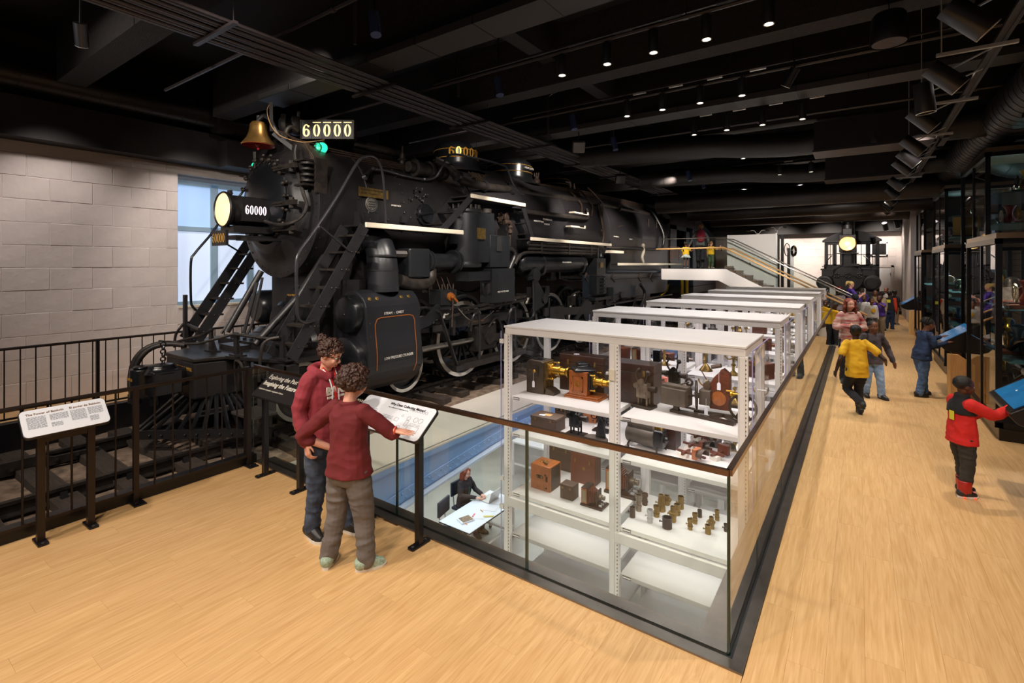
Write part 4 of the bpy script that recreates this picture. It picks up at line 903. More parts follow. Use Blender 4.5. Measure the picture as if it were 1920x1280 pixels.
text('THE BALDWIN LOCOMOTIVE WORKS', 0.036, a+V((0.034, 0.02, -0.02)), (0, 1, 0), up, M_BLK, bpl, sx=0.82); text('No. 60000   PHILADELPHIA, PA.', 0.032, a+V((0.034, 0.04, -0.075)), (0, 1, 0), up, M_BLK, bpl, sx=0.85)
mb = MB(); c = onbox(696, 383); mb.lathe([(0.125, 0), (0.125, 0.012), (0.11, 0.016), (0, 0.016)], c, (1, 0, 0), 28); bdg = P('round_badge', mb, mat('nickel', '8C8880', 0.35, 0.8, 0.3, 30)); 
mb = MB()
for k in range(3): mb.box(c+V((0.018, 0, 0.04-0.04*k)), (0.006, 0.14, 0.012))
mb.ring(c+V((0.016, 0, 0)), (1, 0, 0), 0.105, 0.006, 24, 4); P('badge_relief', mb, M_BLK, bdg)
text('SMOKE BOX', 0.04, onbox(732, 386)+V((0.02, 0, 0)), (0, 1, 0), up, M_LETTER, loco)
mb = MB(); rr = random.Random(3)
for k in range(16):
    u, v = rr.uniform(772, 802), rr.uniform(352, 380); mb.sph(onbox(u, v), 0.022, 6, 4)
for u, v in ((672, 372), (684, 398), (706, 398), (728, 412), (753, 380), (768, 372), (770, 408)): mb.sph(onbox(u, v), 0.014, 6, 4)
mb.bb(onbox(664, 415)-V((0.05, 0, 0.15)), onbox(672, 398)+V((0.06, 0.06, 0.02))); mb.bb(onbox(750, 415)-V((0.02, 0, 0.02)), onbox(758, 408)+V((0.06, 0.02, 0.02))); P('side_rivets', mb)['kind'] = 'stuff'
mb = MB(); mb.tube([atX(684, 332, XC+1.1), atX(697, 318, -6.78)], 0.03, 8); mb.lathe([(0.06, 0), (0.03, 0.05)], atX(684, 332, XC+1.1), (1, 0, 0.4), 10); P('rail_stanchion', mb, M_BLK)

# --- domes and top fittings
def dome(name, y, r, h, lab, txt, gold, sxx=1.0):
    z0 = ZB+0.08+1.22; mb = MB(); mb.lathe([(r*1.35, -0.12), (r*1.08, 0.0), (r, 0.10), (r, h*0.62), (r*0.96, h*0.76), (r*0.8, h*0.90), (r*0.45, h*0.98), (0, h)], (XC, y, z0), (0, 0, 1), 36); d = P(name, mb, M_BLKG); d['label'] = lab
    mb = MB(); mb.ring((XC, y, z0+h*0.62), (0, 0, 1), r*0.995, 0.009, 40, 4); mb.ring((XC, y, z0+0.20), (0, 0, 1), r*1.0, 0.009, 40, 4); P('gold_band', mb, M_GOLD, d)
    return d, z0
M_SHINE = mat('gold_numerals', 'D2982F', 0.35, 0.4)
def curved60000(y, r, z, h_, par):
    mb = MB(); wd = h_*0.62; step = h_*0.80
    for k in range(5):
        t = -1.05+0.9*0+ (k*step)/r; dirn = V((cos(t), sin(t), 0)); o = V((XC, y, z))+dirn*(r+0.006); a = V((-sin(t), cos(t), 0))
        if k == 0: six(mb, o, a, up, wd, h_, wd*0.3, wd*0.14)
        else: zero(mb, o, a, up, wd, h_, wd*0.3, wd*0.12, split=False)
    return P('numerals', mb, M_SHINE, par)
d1, z0 = dome('sand_dome', 8.75, 0.52, 0.62, 'rounded dome with gold numerals and bands', '', True); curved60000(8.75, 0.52, z0+0.32, 0.20, d1)
mb = MB(); mb.tube(smoothpath([(XC+0.1, 9.05, z0+0.55), (XC+0.1, 9.05, z0+0.68), (XC+0.1, 9.25, z0+0.68), (XC+0.1, 9.25, z0+0.5)], 3), 0.015, 6); P('dome_handle', mb, M_BLK, d1)
d2, z0 = dome('steam_dome', 10.9, 0.62, 0.60, 'wide low dome with two gold bands', '', True); text('STEAM DOME', 0.07, (XC+0.63*cos(0.0), 10.7, z0+0.28), (0, 1, 0), up, M_LETTER, d2)
d3, z0 = dome('sand_dome', 13.2, 0.50, 0.56, 'small dome behind the steam dome', '', True); text('SAND DOME', 0.06, (XC+0.51, 13.1, z0+0.24), (0, 1, 0), up, M_LETTER, d3)
mb = MB(); mb.tube(smoothpath([(XC+0.1, 13.45, z0+0.44), (XC+0.1, 13.45, z0+0.56), (XC+0.1, 13.65, z0+0.52)], 3), 0.015, 6); P('dome_handle', mb, M_BLK, d3)
for u, v, x, s in ((1006, 345, XC+0.55, 1.0), (1068, 352, XC+0.4, 0.6), (1076, 356, XC+0.4, 0.5)):
    c = atX(u, v, x); mb = MB(); mb.lathe([(0.09*s, -0.32*s), (0.09*s, 0.0), (0.11*s, 0.02), (0.11*s, 0.08), (0.06*s, 0.14), (0.06*s, 0.2)], c, (0, 0, 1), 10)
    for k in (-1, 0, 1): mb.cyl(c+V((k*0.05*s, 0, 0.15)), c+V((k*0.07*s, 0, 0.3*s)), 0.022*s, 6)
    mb.tube([c+V((0, -0.3*s, -0.1)), c+V((0, 0, -0.08))], 0.05*s, 8); P('safety_valve', mb, M_RUST)
# turret cluster between stack and dome
mb = MB(); c = atX(755, 300, XC+0.7); mb.cyl(c-V((0, 0, 0.25)), c+V((0, 0, 0.12)), 0.06, 10); mb.cyl(c+V((0, 0, 0.12)), c+V((0, 0, 0.26)), 0.025, 8); mb.ring(c+V((0.1, 0.25, 0.0)), (0.6, 0.5, 0.3), 0.11, 0.015, 18, 5); mb.ring(c, (0, 0, 1), 0.08, 0.02, 14, 5)
mb.tube(smoothpath([c-V((0, 0, 0.25)), c+V((0.05, 0.0, -0.38)), c+V((0.1, 0.15, -0.45))], 3), 0.06, 8); P('steam_valve', mb, M_GRIME)
mb = MB(); p0, p1 = atX(765, 312, XC+0.85), atX(835, 326, XC+0.85); d_ = (p1-p0); 
for f0, f1, r in ((0.0, 0.12, 0.10), (0.14, 0.2, 0.17), (0.22, 0.5, 0.14), (0.5, 0.56, 0.18), (0.58, 0.8, 0.11), (0.8, 0.86, 0.16), (0.88, 1.0, 0.12)): mb.cyl(p0+d_*f0, p0+d_*f1, r, 14)
P('throttle_casing', mb, M_GRIME)
# big delivery pipe along the shoulder
mb = MB(); mb.tube(smoothpath([atX(815, 300, XC+0.8), atX(840, 312, XC+0.95), atX(856, 328, XC+1.05), atX(870, 340, XC+1.1), atX(900, 348, XC+1.12), atX(960, 356, XC+1.05), atX(1010, 364, XC+1.05), atX(1100, 378, XC+1.05), atX(1170, 392, XC+1.05), atX(1215, 402, XC+1.0)], 4), 0.085, 12); dp = P('delivery_pipe', mb, M_GRIME)
for u, v in ((858, 330), (908, 349), (958, 356), (1120, 382), (1160, 390)):
    c = atX(u, v, XC+1.09); mb = MB(); mb.cyl(c-V((0, 0.05, 0)), c+V((0, 0.05, 0)), 0.115, 12); P('pipe_flange', mb, M_BLK, dp)
mb = MB()
for k in range(6): mb.tube(smoothpath([atX(885, 322+k*2, XC+0.6+0.05*k), atX(960, 338+k*2, XC+0.7), atX(1060, 352+k*2, XC+0.75), atX(1130, 366+k*2, XC+0.8), atX(1210, 384+k*1.5, XC+0.7)], 3), 0.016, 5)
for k in range(4): mb.tube(smoothpath([atX(878+6*k, 322+k, XC+0.7), atX(890+5*k, 332+2*k, XC+0.8), atX(900+4*k, 345, XC+1.0)], 3), 0.018, 6)
for u in (1062, 1082, 1102): mb.tube(smoothpath([atX(u, 352, XC+0.7), atX(u+14, 366, XC+1.0), atX(u+28, 384, XC+1.2), atX(u+27, 404, XC+1.35)], 4), 0.03, 7)
P('sand_pipes', mb, M_RUST)
mb = MB(); mb.tube([atX(960, 394, XC+1.42), atX(1096, 409, XC+1.45)], 0.055, 10); mb.tube(smoothpath([atX(1096, 409, XC+1.45), atX(1103, 407, XC+1.4), atX(1100, 392, XC+1.3)], 3), 0.045, 8); P('injector_pipe', mb, M_GRIME)
mb = MB(); mb.tube(smoothpath([atX(1122, 386, XC+1.2), atX(1128, 410, XC+1.4), atX(1132, 440, XC+1.43), atX(1130, 455, XC+1.42)], 3), 0.045, 8); mb.lathe([(0.05, 0), (0.05, 0.03), (0, 0.04)], atX(1128, 432, XC+1.48), (1, 0, 0), 12); P('check_pipe', mb, M_RUST)
mb = MB(); mb.tube(smoothpath([atX(1135, 461, -6.22), atX(1220, 467, -6.22), atX(1238, 467, -6.22), atX(1243, 460, -6.22), atX(1243, 436, -6.25), atX(1225, 400, -6.6), atX(1210, 388, -7.0)], 4), 0.05, 9); P('long_pipe', mb, M_BLK)
mb = MB(); mb.tube([atX(1135, 509, -6.15), atX(1236, 509, -6.15)], 0.06, 10); mb.bb((-6.5, 12.8, 1.15), (-6.35, 20.0, 1.95)); P('ash_pan_side', mb, M_DARKBLUE)
mb = MB(); mb.bb((-6.45, 13.5, 0.72), (-6.4, 20.5, 0.78)); mb.bb((-6.4, 13.5, 0.98), (-6.3, 20.5, 1.03)); P('frame_rail', mb)
for u, v in ((1068, 398), (1062, 424)):
    c = atX(u, v, XC+1.42); mb = MB(); mb.bb(c+V((-0.02, 0, -0.02)), c+V((0.14, 0.5, 0.02))); mb.bb(c+V((0.10, 0.5, -0.02)), c+V((0.13, 0.85, 0.0))); mb.bb(c+V((0.10, 0.83, -0.02)), c+V((0.13, 0.87, 0.06))); P('foot_step', mb, M_WHITE)
mb = MB(); c = atX(1140, 472, -6.15); mb.bb(c+V((-0.1, 0, -0.03)), c+V((0.05, 1.1, 0.05))); P('foot_step', mb, M_WHITE)
for s_, u, v in (('WASH-OUT PLUG', 1001, 415), ('TO SUPERHEATER', 1018, 412), ('TO BOILER', 1020, 421), ('BLOW OFF COCK', 1150, 444), ('WASH OUT', 1180, 449)):
    text(s_, 0.055, atX(u, v, XC+1.43), (0, 1, 0), up, M_LETTER, loco)
# --- feedwater heater / pump group on the side
M_PUMP = mat('pump_grey', '1D1F22', 0.4, 0.25, 0.2, 6, 0.1, 30)
mb = MB(); c = V((-6.52, 7.62, 0)); mb.lathe([(0.34, 2.18), (0.36, 2.2), (0.36, 2.26), (0.33, 2.28), (0.33, 3.26), (0.37, 3.28), (0.37, 3.34), (0.0, 3.36)], c, (0, 0, 1), 28); mb.bb((-6.80, 7.62, 2.28), (-6.20, 8.22, 3.30)); mb.bb((-6.85, 8.05, 2.18), (-6.18, 8.75, 2.85)); fh = P('water_heater', mb, M_PUMP, bevel=0.01); fh['label'] = 'large black feed water heater casing'
mb = MB(); bolts(mb, (-6.52, 7.62, 3.34), (0, 0, 1), 0.31, 16, 0.03, 0.09); mb.cyl((-6.30, 8.05, 3.3), (-6.30, 8.05, 3.38), 0.12, 12); P('studs', mb, M_GRIME, fh)
mb = MB(); mb.bb((-6.50, 7.35, 1.92), (-6.16, 8.04, 2.10)); P('pump_flange', mb, M_PUMP); mb = MB(); mb.bb((-6.45, 8.05, 1.45), (-6.12, 8.85, 2.16)); fp_ = P('pump_base', mb, M_PUMP, bevel=0.01)
text('FEED WATER PUMP', 0.05, (-6.115, 8.22, 1.66), (0, 1, 0), up, M_LETTER, fp_, sx=0.9)
mb = MB(); c = atX(902, 437, -6.17); mb.bb(c+V((-0.02, -0.1, -0.12)), c+V((0.01, 0.14, 0.1))); P('maker_plate', mb, M_OLDBRASS, fh)
mb = MB(); mb.bb((-6.22, 8.25, 2.52), (-6.16, 8.42, 2.82)); P('recess_shade', mb, M_CEIL, fh)  # raised black block; the shade of a recess is put into its colour
mb = MB(); mb.lathe([(0.14, 0), (0.14, 0.05), (0.10, 0.06), (0.10, 0.13), (0.14, 0.14), (0.14, 0.17), (0, 0.18)], atX(938, 409, -6.5), (0.9, 0.3, 0), 14); bolts(mb, atX(938, 409, -6.35), (1, 0, 0), 0.115, 8, 0.014, 0.03); P('valve_flange', mb, M_RUST)
mb = MB(); mb.tube(smoothpath([atX(945, 417, -6.3), atX(955, 417, -6.3), atX(957, 425, -6.3), atX(956, 437, -6.3)], 3), 0.05, 9); mb.cyl(atX(956, 437, -6.3), atX(955, 460, -6.3), 0.03, 8); mb.lathe([(0.07, 0), (0.07, 0.05), (0.05, 0.05), (0.05, 0.12), (0.07, 0.12), (0.07, 0.16)], atX(956, 437, -6.3), (0, 0, 1), 10); P('relief_pipe', mb, M_RUST)
mb = MB(); mb.tube(smoothpath([atX(948, 467, -6.25), atX(960, 468, -6.25), atX(965, 480, -6.25), atX(957, 500, -6.25), atX(952, 516, -6.25), atX(962, 522, -6.25)], 4), 0.06, 10); P('suction_pipe', mb, M_BLK)
mb = MB(); c = atX(918, 545, -6.3); mb.lathe([(0.18, 0.16), (0.18, 0), (0.14, -0.1), (0.06, -0.12), (0.05, -0.2), (0, -0.21)], c, (0, 0, 1), 16); P('pump_bowl', mb, M_BLK)
# valve chamber and horizontal cylinder in front of it
mb = MB(); a = atX(790, 482, -6.2); mb.bb((-6.55, 5.85, 2.02), (-6.2, 6.35, 2.52)); P('valve_chamber', mb, M_PUMP, bevel=0.03)
mb = MB(); p0, p1 = V((-6.36, 6.35, 2.30)), V((-6.36, 7.20, 2.30)); d_ = p1-p0
for f0, f1, r in ((0, 0.06, 0.20), (0.08, 0.13, 0.20), (0.13, 0.85, 0.145), (0.85, 0.90, 0.22), (0.93, 0.98, 0.22), (0.98, 1.0, 0.1)): mb.cyl(p0+d_*f0, p0+d_*f1, r, 20)
mb.cyl(p1, p1+V((0, 0.14, 0)), 0.02, 8); P('piston_valve', mb, M_PUMP)
mb = MB(); mb.tube(smoothpath([(-6.3, 5.7, 1.98), (-6.3, 5.95, 1.92), (-6.3, 6.25, 1.9), (-6.32, 6.45, 1.98), (-6.35, 6.5, 2.15)], 4), 0.11, 12); mb.cyl((-6.5, 5.45, 2.42), (-6.3, 5.9, 2.42), 0.07, 8); P('crossover_pipe', mb, M_GRIME)
mb = MB()
for k in range(3):
    for z in (1.95, 2.15, 2.32): mb.lathe([(0.035, 0), (0.035, 0.06), (0.02, 0.07), (0.02, 0.15)], (-6.75, 5.95+k*0.13, z), (0, 0, 1), 8)
P('lubricator_lines', mb, M_RUST)
mb = MB(); mb.box((-7.0, 6.3, 2.05), (0.1, 1.2, 0.5)); P('frame_plate', mb, mat('pitted_frame', '6B6350', 0.6, 0.3, 0.4, 10))
# mechanical lubricator on its bracket
mb = MB(); mb.bb((-6.5, 6.62, 1.50), (-6.2, 7.05, 1.78)); lb = P('lubricator', mb, M_PUMP, bevel=0.012)
mb = MB(); mb.bb((-6.55, 6.58, 1.42), (-6.18, 7.1, 1.46)); mb.bb((-6.35, 7.05, 0.9), (-6.3, 7.12, 1.44)); P('bracket', mb, M_BLK, lb)
mb = MB(); mb.lathe([(0.08, 0), (0.08, 0.04), (0.05, 0.05), (0.05, 0.09), (0, 0.09)], (-6.2, 6.85, 1.65), (1, 0, 0), 12); mb.beam((-6.1, 6.82, 1.65), (-6.1, 6.95, 1.55), 0.03, 0.04); P('lubricator_dial', mb, mat('orange_rust', '9A5A22', 0.5, 0.4), lb)
mb = MB()
for y in (6.7, 6.85, 7.0): mb.cyl((-6.25, y, 1.78), (-6.25, y, 1.88), 0.015, 6); mb.cyl((-6.3, y, 1.78), (-6.5, y+0.1, 2.0), 0.01, 5)
mb.tube([(-6.12, 6.85, 1.6), (-6.1, 6.8, 1.1)], 0.015, 6); P('oil_feeds', mb, M_RUST, lb)
# --- air reservoir, cooling pipes, air pump
mb = MB(); mb.lathe([(0.0, 9.22), (0.14, 9.24), (0.22, 9.32), (0.235, 9.42), (0.235, 12.3), (0.22, 12.42), (0.0, 12.5)], (-6.36, 0, 2.27), (0, 1, 0), 32); ar = P('air_reservoir', mb, M_BLKG); ar['label'] = 'long glossy black air tank under the running board'
mb = MB()
for y in (10.15, 12.2): mb.cyl((-6.36, y, 2.27), (-6.36, y+0.03, 2.27), 0.243, 28); mb.tube(smoothpath([(-6.12, y, 2.2), (-6.18, y, 2.02), (-6.4, y, 1.98), (-6.6, y, 2.1)], 3), 0.03, 6)
P('tank_strap', mb, M_BLK, ar); text('MAIN AIR RESERVOIR', 0.05, (-6.118, 10.95, 2.28), (0, 1, 0), up, M_LETTER, ar)
mb = MB()
for k, z in enumerate((2.76, 2.69, 2.60)): mb.tube([(-6.15, 9.45 if k else 9.5, z), (-6.15, 13.0, z)], 0.027, 8)
mb.tube(smoothpath([(-6.15, 9.5, 2.76), (-6.15, 9.40, 2.73), (-6.15, 9.42, 2.69), (-6.15, 9.5, 2.69)], 3), 0.027, 8); mb.tube(smoothpath([(-6.15, 9.6, 2.52), (-6.15, 9.25, 2.50), (-6.14, 9.02, 2.40), (-6.12, 8.86, 2.24)], 4), 0.032, 8); mb.tube([(-6.15, 9.6, 2.52), (-6.15, 12.9, 2.54)], 0.03, 8)
mb.tube(smoothpath([(-6.15, 12.9, 2.76), (-6.15, 13.1, 2.74), (-6.15, 13.1, 2.5), (-6.15, 13.1, 2.3)], 3), 0.027, 8)
for y in (9.95, 11.3, 12.6): mb.bb((-6.19, y, 2.50), (-6.11, y+0.04, 2.79))
P('cooling_pipes', mb, M_GRIME)
mb = MB(); mb.bb((-6.5, 12.95, 1.95), (-6.12, 13.55, 2.42)); mb.bb((-6.5, 12.95, 1.38), (-6.12, 13.6, 1.90)); mb.bb((-6.6, 12.7, 1.22), (-6.05, 13.8, 1.30)); mb.cyl((-6.2, 14.0, 1.15), (-6.2, 14.0, 1.55), 0.14, 14)
for z in (1.45, 1.55, 1.65, 1.75, 1.85): mb.cyl((-6.25, 13.3, z), (-6.25, 13.3, z+0.035), 0.24, 18)
mb.cyl((-6.25, 13.3, 1.40), (-6.25, 13.3, 1.9), 0.2, 18); mb.lathe([(0.05, 0), (0.08, 0.05), (0.05, 0.12), (0.06, 0.2), (0, 0.22)], (-6.2, 13.4, 2.42), (0, 0, 1), 10); P('air_pump', mb, M_PUMP)
mb = MB(); mb.bb((-6.11, 13.15, 2.15), (-6.10, 13.35, 2.3)); P('maker_plate', mb, M_OLDBRASS)
# --- wheels
def wheel(name, x, y, r, spokes, label=None, rim=0.10, hub=0.16):
    zc = ZR+r; mb = MB()
    mb.lathe([(r-rim-0.03, -0.06), (r-rim*0.6, -0.07), (r, -0.06), (r, 0.05), (r-rim, 0.055), (r-rim-0.03, 0.05), (r-rim-0.03, -0.06)], (x, y, zc), (1, 0, 0), 56)
    mb.lathe([(r+0.03, -0.09), (r+0.03, -0.06), (r, -0.06)], (x, y, zc), (1, 0, 0), 56)
    mb.lathe([(0, 0.09), (hub, 0.09), (hub*1.1, 0.02), (hub*1.1, -0.08)], (x, y, zc), (1, 0, 0), 20)
    if spokes:
        for i in range(spokes):
            t = 2*pi*i/spokes+0.1; d = V((0, cos(t), sin(t))); mb.beam(V((x, y, zc))+d*hub, V((x, y, zc))+d*(r-rim), 0.05, 0.045, (1, 0, 0))
    else: mb.lathe([(hub, 0.0), (r*0.5, -0.03), (r-rim, 0.01)], (x, y, zc), (1, 0, 0), 36)
    w_ = P(name, mb, M_DARKBLUE if name != 'truck_wheel' else M_BLKG); 
    if label: w_['label'] = label
    mb = MB(); mb.lathe([(r-rim+0.012, 0.052), (r-0.006, 0.052), (r-0.004, 0.064), (r-rim+0.014, 0.066), (r-rim+0.012, 0.052)], (x, y, zc), (1, 0, 0), 64); P('white_tyre', mb, M_RIM, w_)
    mb = MB(); mb.lathe([(r+0.002, 0.05), (r+0.002, -0.06)], (x, y, zc), (1, 0, 0), 64); P('tread', mb, M_STEEL, w_)
    return w_
DY = [8.05, 9.88, 11.71, 13.54, 15.37]
for i, y in enumerate(DY):
    for x in (-6.98, -8.46):
        wh = wheel('driving_wheel', x, y, 0.80, 14)
        if x > -7:
            zc = ZR+0.8; mb = MB(); n = 14; pts = []
            for k in range(n+1): t = radians(-60-95*k/n); pts.append((0.71*cos(t), 0.71*sin(t)))
            mb.prism(pts, (x+0.03, y, zc), (0, 1, 0), (0, 0, 1), (0.05, 0, 0)); P('counterweight', mb, M_DARKBLUE, wh)
for y in (4.32, 6.42):
    for x in (-6.98, -8.46): wheel('truck_wheel', x, y, 0.45, 0, None, 0.075, 0.12)
for x in (-6.98, -8.46): wheel('trailing_wheel', x, 18.2, 0.55, 0, None, 0.06, 0.14)
mb = MB(); mb.bb((-7.35, 4.0, 0.35), (-7.2, 20.4, 1.05)); mb.bb((-8.3, 4.0, 0.35), (-8.15, 20.4, 1.05)); P('main_frame', mb)
for y in DY+[4.32, 6.42, 18.2]:
    mb = MB(); mb.cyl((-8.5, y, ZR+(0.8 if y in DY else 0.45)), (-6.95, y, ZR+(0.8 if y in DY else 0.45)), 0.09, 12); P('axle', mb, M_GRIME)
# --- rods and valve gear
def ry_(u, v, x=-6.55): return atX(u, v, x)
mb = MB(); mb.cyl((-6.50, 6.05, 0.70), (-6.50, 7.95, 0.70), 0.055, 16); P('piston_rod', mb, M_STEEL)
mb = MB(); mb.bb((-6.62, 7.85, 0.45), (-6.38, 8.55, 0.98)); mb.cyl((-6.62, 7.9, 0.7), (-6.62, 8.05, 0.7), 0.12, 12); mb.cyl((-6.34, 8.25, 0.70), (-6.62, 8.25, 0.70), 0.10, 14); P('crosshead', mb, M_GRIME, bevel=0.03)
mb = MB(); mb.bb((-6.60, 6.95, 1.02), (-6.40, 9.55, 1.20)); P('crosshead_guide', mb, M_BLK); text('CROSSHEAD GUIDE', 0.06, (-6.395, 7.6, 1.07), (0, 1, 0), up, M_COPPER, loco)
mb = MB(); mb.bb((-6.60, 6.15, 1.00), (-6.45, 7.1, 1.08)); mb.bb((-6.62, 6.6, 1.0), (-6.4, 7.05, 1.12)); P('guide_end', mb)
def rod(name, a, b, w0, w1, th=0.06, m_=None, boss=0.13):
    mb = MB(); a, b = V(a), V(b); mb.beam(a, b, w0, th, (1, 0, 0)) if False else None
    d = (b-a).normalized(); n = V((0, -d.z, d.y)); x = V((th, 0, 0))
    mb.prism([(0, 0)], a, d, n, x) if False else None
    L_ = (b-a).length; mb.prism([(0, -w0/2), (L_, -w1/2), (L_, w1/2), (0, w0/2)], a, d, n, x)
    for p, r in ((a, boss), (b, boss)): mb.cyl(p-V((0.02, 0, 0)), p+V((th+0.03, 0, 0)), r, 18)
    return P(name, mb, m_ or M_GRIME)
cz = ZR+0.8-0.02; cr = 0.36
th0 = radians(-12); pin = [(y+cr*cos(th0), cz+cr*sin(th0)) for y in DY]
rod('main_rod', (-6.42, 8.25, 0.70), (-6.42, pin[2][0], pin[2][1]), 0.14, 0.2)
for i in range(4): rod('side_rod', (-6.72, pin[i][0], pin[i][1]), (-6.72, pin[i+1][0], pin[i+1][1]), 0.13, 0.13, 0.07, M_GRIME, 0.15)
# the hanging foot plate and its straps
mb = MB(); mb.bb((-6.42, 7.02, 0.33), (-6.10, 9.25, 0.36)); mb.bb((-6.12, 7.02, 0.26), (-6.09, 9.25, 0.38)); fp2 = P('foot_plate', mb, M_GRIME)
for y in (7.55, 8.8):
    mb = MB(); mb.tube(smoothpath([(-6.2, y-0.1, 0.95), (-6.14, y-0.10, 1.22), (-6.14, y, 1.30), (-6.14, y+0.10, 1.22), (-6.14, y+0.10, 0.36)], 4), 0.024, 6); P('strap', mb, M_BLK, fp2)
mb = MB(); mb.beam((-6.14, 6.5, 1.40), (-6.14, 6.98, 0.36), 0.03, 0.07, (1, 0, 0)); mb.bb((-6.2, 6.9, 0.26), (-6.08, 7.1, 0.36)); P('strap', mb, M_BLK, fp2)
# reach rod, combination lever and link hanger
mb = MB(); mb.beam((-6.25, 6.8, 1.36), (-6.25, 9.5, 1.52), 0.04, 0.05, (0, 0, 1)); mb.beam((-6.25, 6.8, 1.28), (-6.25, 9.5, 1.44), 0.04, 0.05, (0, 0, 1)); P('reach_rod', mb, M_GRIME)
mb = MB(); pts = [(6.02, 1.30), (6.3, 1.34), (6.55, 1.52), (6.85, 1.52), (6.95, 1.42), (6.6, 1.30), (6.35, 1.16), (6.02, 1.10)]; mb.prism(pts, (-6.28, 0, 0), (0, 1, 0), (0, 0, 1), (0.05, 0, 0)); mb.cyl((-6.3, 6.55, 1.40), (-6.2, 6.55, 1.40), 0.04, 10); mb.cyl((-6.45, 6.0, 1.46), (-6.45, 6.5, 1.46), 0.03, 8); P('valve_lever', mb, M_PUMP)
mb = MB(); mb.tube(smoothpath([(-6.15, 9.45, 1.92), (-6.15, 9.62, 1.92), (-6.15, 9.68, 1.8), (-6.15, 9.68, 1.2), (-6.15, 9.6, 1.02), (-6.15, 9.4, 0.98)], 4), 0.04, 8); mb.prism([(9.7, 1.85), (9.85, 1.85), (10.25, 1.42), (10.1, 1.25), (9.7, 1.15)], (-6.2, 0, 0), (0, 1, 0), (0, 0, 1), (0.05, 0, 0)); mb.cyl((-6.22, 10.12, 1.42), (-6.1, 10.12, 1.42), 0.11, 16); mb.cyl((-6.35, 9.75, 2.0), (-6.12, 9.75, 2.0), 0.16, 16); P('link_hanger', mb, M_PUMP)
mb = MB(); mb.beam((-6.15, 9.72, 1.1), (-6.15, 9.80, 0.66), 0.10, 0.04, (1, 0, 0)); mb.beam((-6.2, 10.2, 1.1), (-6.2, 12.3, 0.98), 0.05, 0.2, (0, 0, 1)); mb.bb((-6.25, 10.4, 0.82), (-6.15, 11.1, 1.2)); P('eccentric_rod', mb, M_BLK)
mb = MB(); mb.prism([(11.6, 0.70), (12.3, 1.25), (12.55, 1.28), (12.75, 1.1), (13.6, 1.18), (13.75, 1.22), (14.6, 1.32), (14.9, 1.36), (14.9, 1.2), (14.0, 1.05), (13.0, 0.9), (12.8, 0.65), (12.4, 0.6), (12.2, 0.95), (11.7, 0.62)], (-6.22, 0, 0), (0, 1, 0), (0, 0, 1), (0.05, 0, 0)); mb.cyl((-6.2, 13.7, 1.14), (-6.12, 13.7, 1.14), 0.13, 14); mb.cyl((-6.2, 14.8, 1.28), (-6.12, 14.8, 1.28), 0.11, 14); P('side_link', mb, M_PUMP)
mb = MB(); mb.prism([(12.5+0.22*cos(2*pi*k/18)*0.9, 0.48+0.30*sin(2*pi*k/18)) for k in range(18)], (-6.2, 0, 0), (0, 1, 0), (0, 0, 1), (0.05, 0, 0)); od = P('rod_end', mb, M_DARKBLUE); mb = MB(); mb.ring((-6.145, 12.5, 0.48), (1, 0, 0), 0.15, 0.008, 24, 4); P('copper_line', mb, M_COPPER, od)
mb = MB()      # underside pipework and brake rigging behind the gear
rr = random.Random(11)
for k in range(26):
    y0 = rr.uniform(6.5, 19); L_ = rr.uniform(0.5, 2.2); z0 = rr.uniform(0.9, 2.0); x0 = rr.uniform(-6.8, -6.35)
    mb.tube(smoothpath([(x0, y0, z0), (x0+rr.uniform(-0.1, 0.1), y0+L_*0.5, z0+rr.uniform(-0.25, 0.2)), (x0, y0+L_, z0+rr.uniform(-0.3, 0.3))], 3), rr.uniform(0.012, 0.035), 6)
for k in range(22):
    y0 = rr.uniform(6.6, 19); mb.box((rr.uniform(-6.8, -6.5), y0, rr.uniform(1.0, 2.1)), (0.14, rr.uniform(0.08, 0.3), rr.uniform(0.08, 0.3)))
P('under_pipes', mb, M_GRIME)
mb = MB(); mb.tube(smoothpath([(-6.2, 7.08, 1.42), (-6.2, 7.4, 1.18), (-6.2, 7.75, 1.12), (-6.2, 8.2, 1.28)], 5), 0.008, 5); P('loose_wire', mb, M_STEEL)
for y in (9.0, 10.8, 12.6, 14.45): mb = MB(); mb.bb((-7.05, y-0.06, 0.1), (-6.9, y+0.06, 1.0)); mb.bb((-7.08, y-0.12, 0.35), (-6.92, y+0.02, 0.8)); P('brake_shoe', mb)
mb = MB(); mb.tube(smoothpath([(-6.2, 16.6, 1.55), (-6.15, 16.9, 1.2), (-6.15, 16.2, 0.5), (-6.15, 15.8, 0.2)], 4), 0.06, 8); mb.prism([(17.2, 0.1), (17.4, 0.75), (17.8, 0.95), (18.6, 0.95), (19.0, 0.7), (19.2, 0.1), (18.9, 0.1), (18.7, 0.6), (18.2, 0.72), (17.7, 0.6), (17.5, 0.1)], (-6.6, 0, 0), (0, 1, 0), (0, 0, 1), (0.1, 0, 0)); P('trailing_truck', mb, M_BLK)
mb = MB()
for u in (1100, 1150, 1200, 1222): mb.tube(smoothpath([atX(u, 512, -6.1), atX(u-3, 520, -6.1), atX(u+2, 528, -6.1)], 3), 0.025, 6)
mb.tube(smoothpath([atX(1160, 425, -6.35), atX(1190, 418, -6.45), atX(1230, 430, -6.4)], 3), 0.018, 6)
for u in (1150, 1166, 1216, 1231): mb.cyl(atX(u, 428, -6.4), atX(u, 411, -6.45), 0.022, 6)
P('hangers', mb, M_RUST)['kind'] = 'stuff'
c = atX(1206, 492, -6.2); mb = MB(); mb.tube(smoothpath([c, c+V((0, -0.1, 0.2)), c+V((0, 0.05, 0.4)), c+V((0, -0.02, 0.58))], 4), 0.05, 8); mb.sph(c+V((0, -0.02, 0.6)), 0.07, 8, 6); P('tied_cloth', mb, M_WHITE)
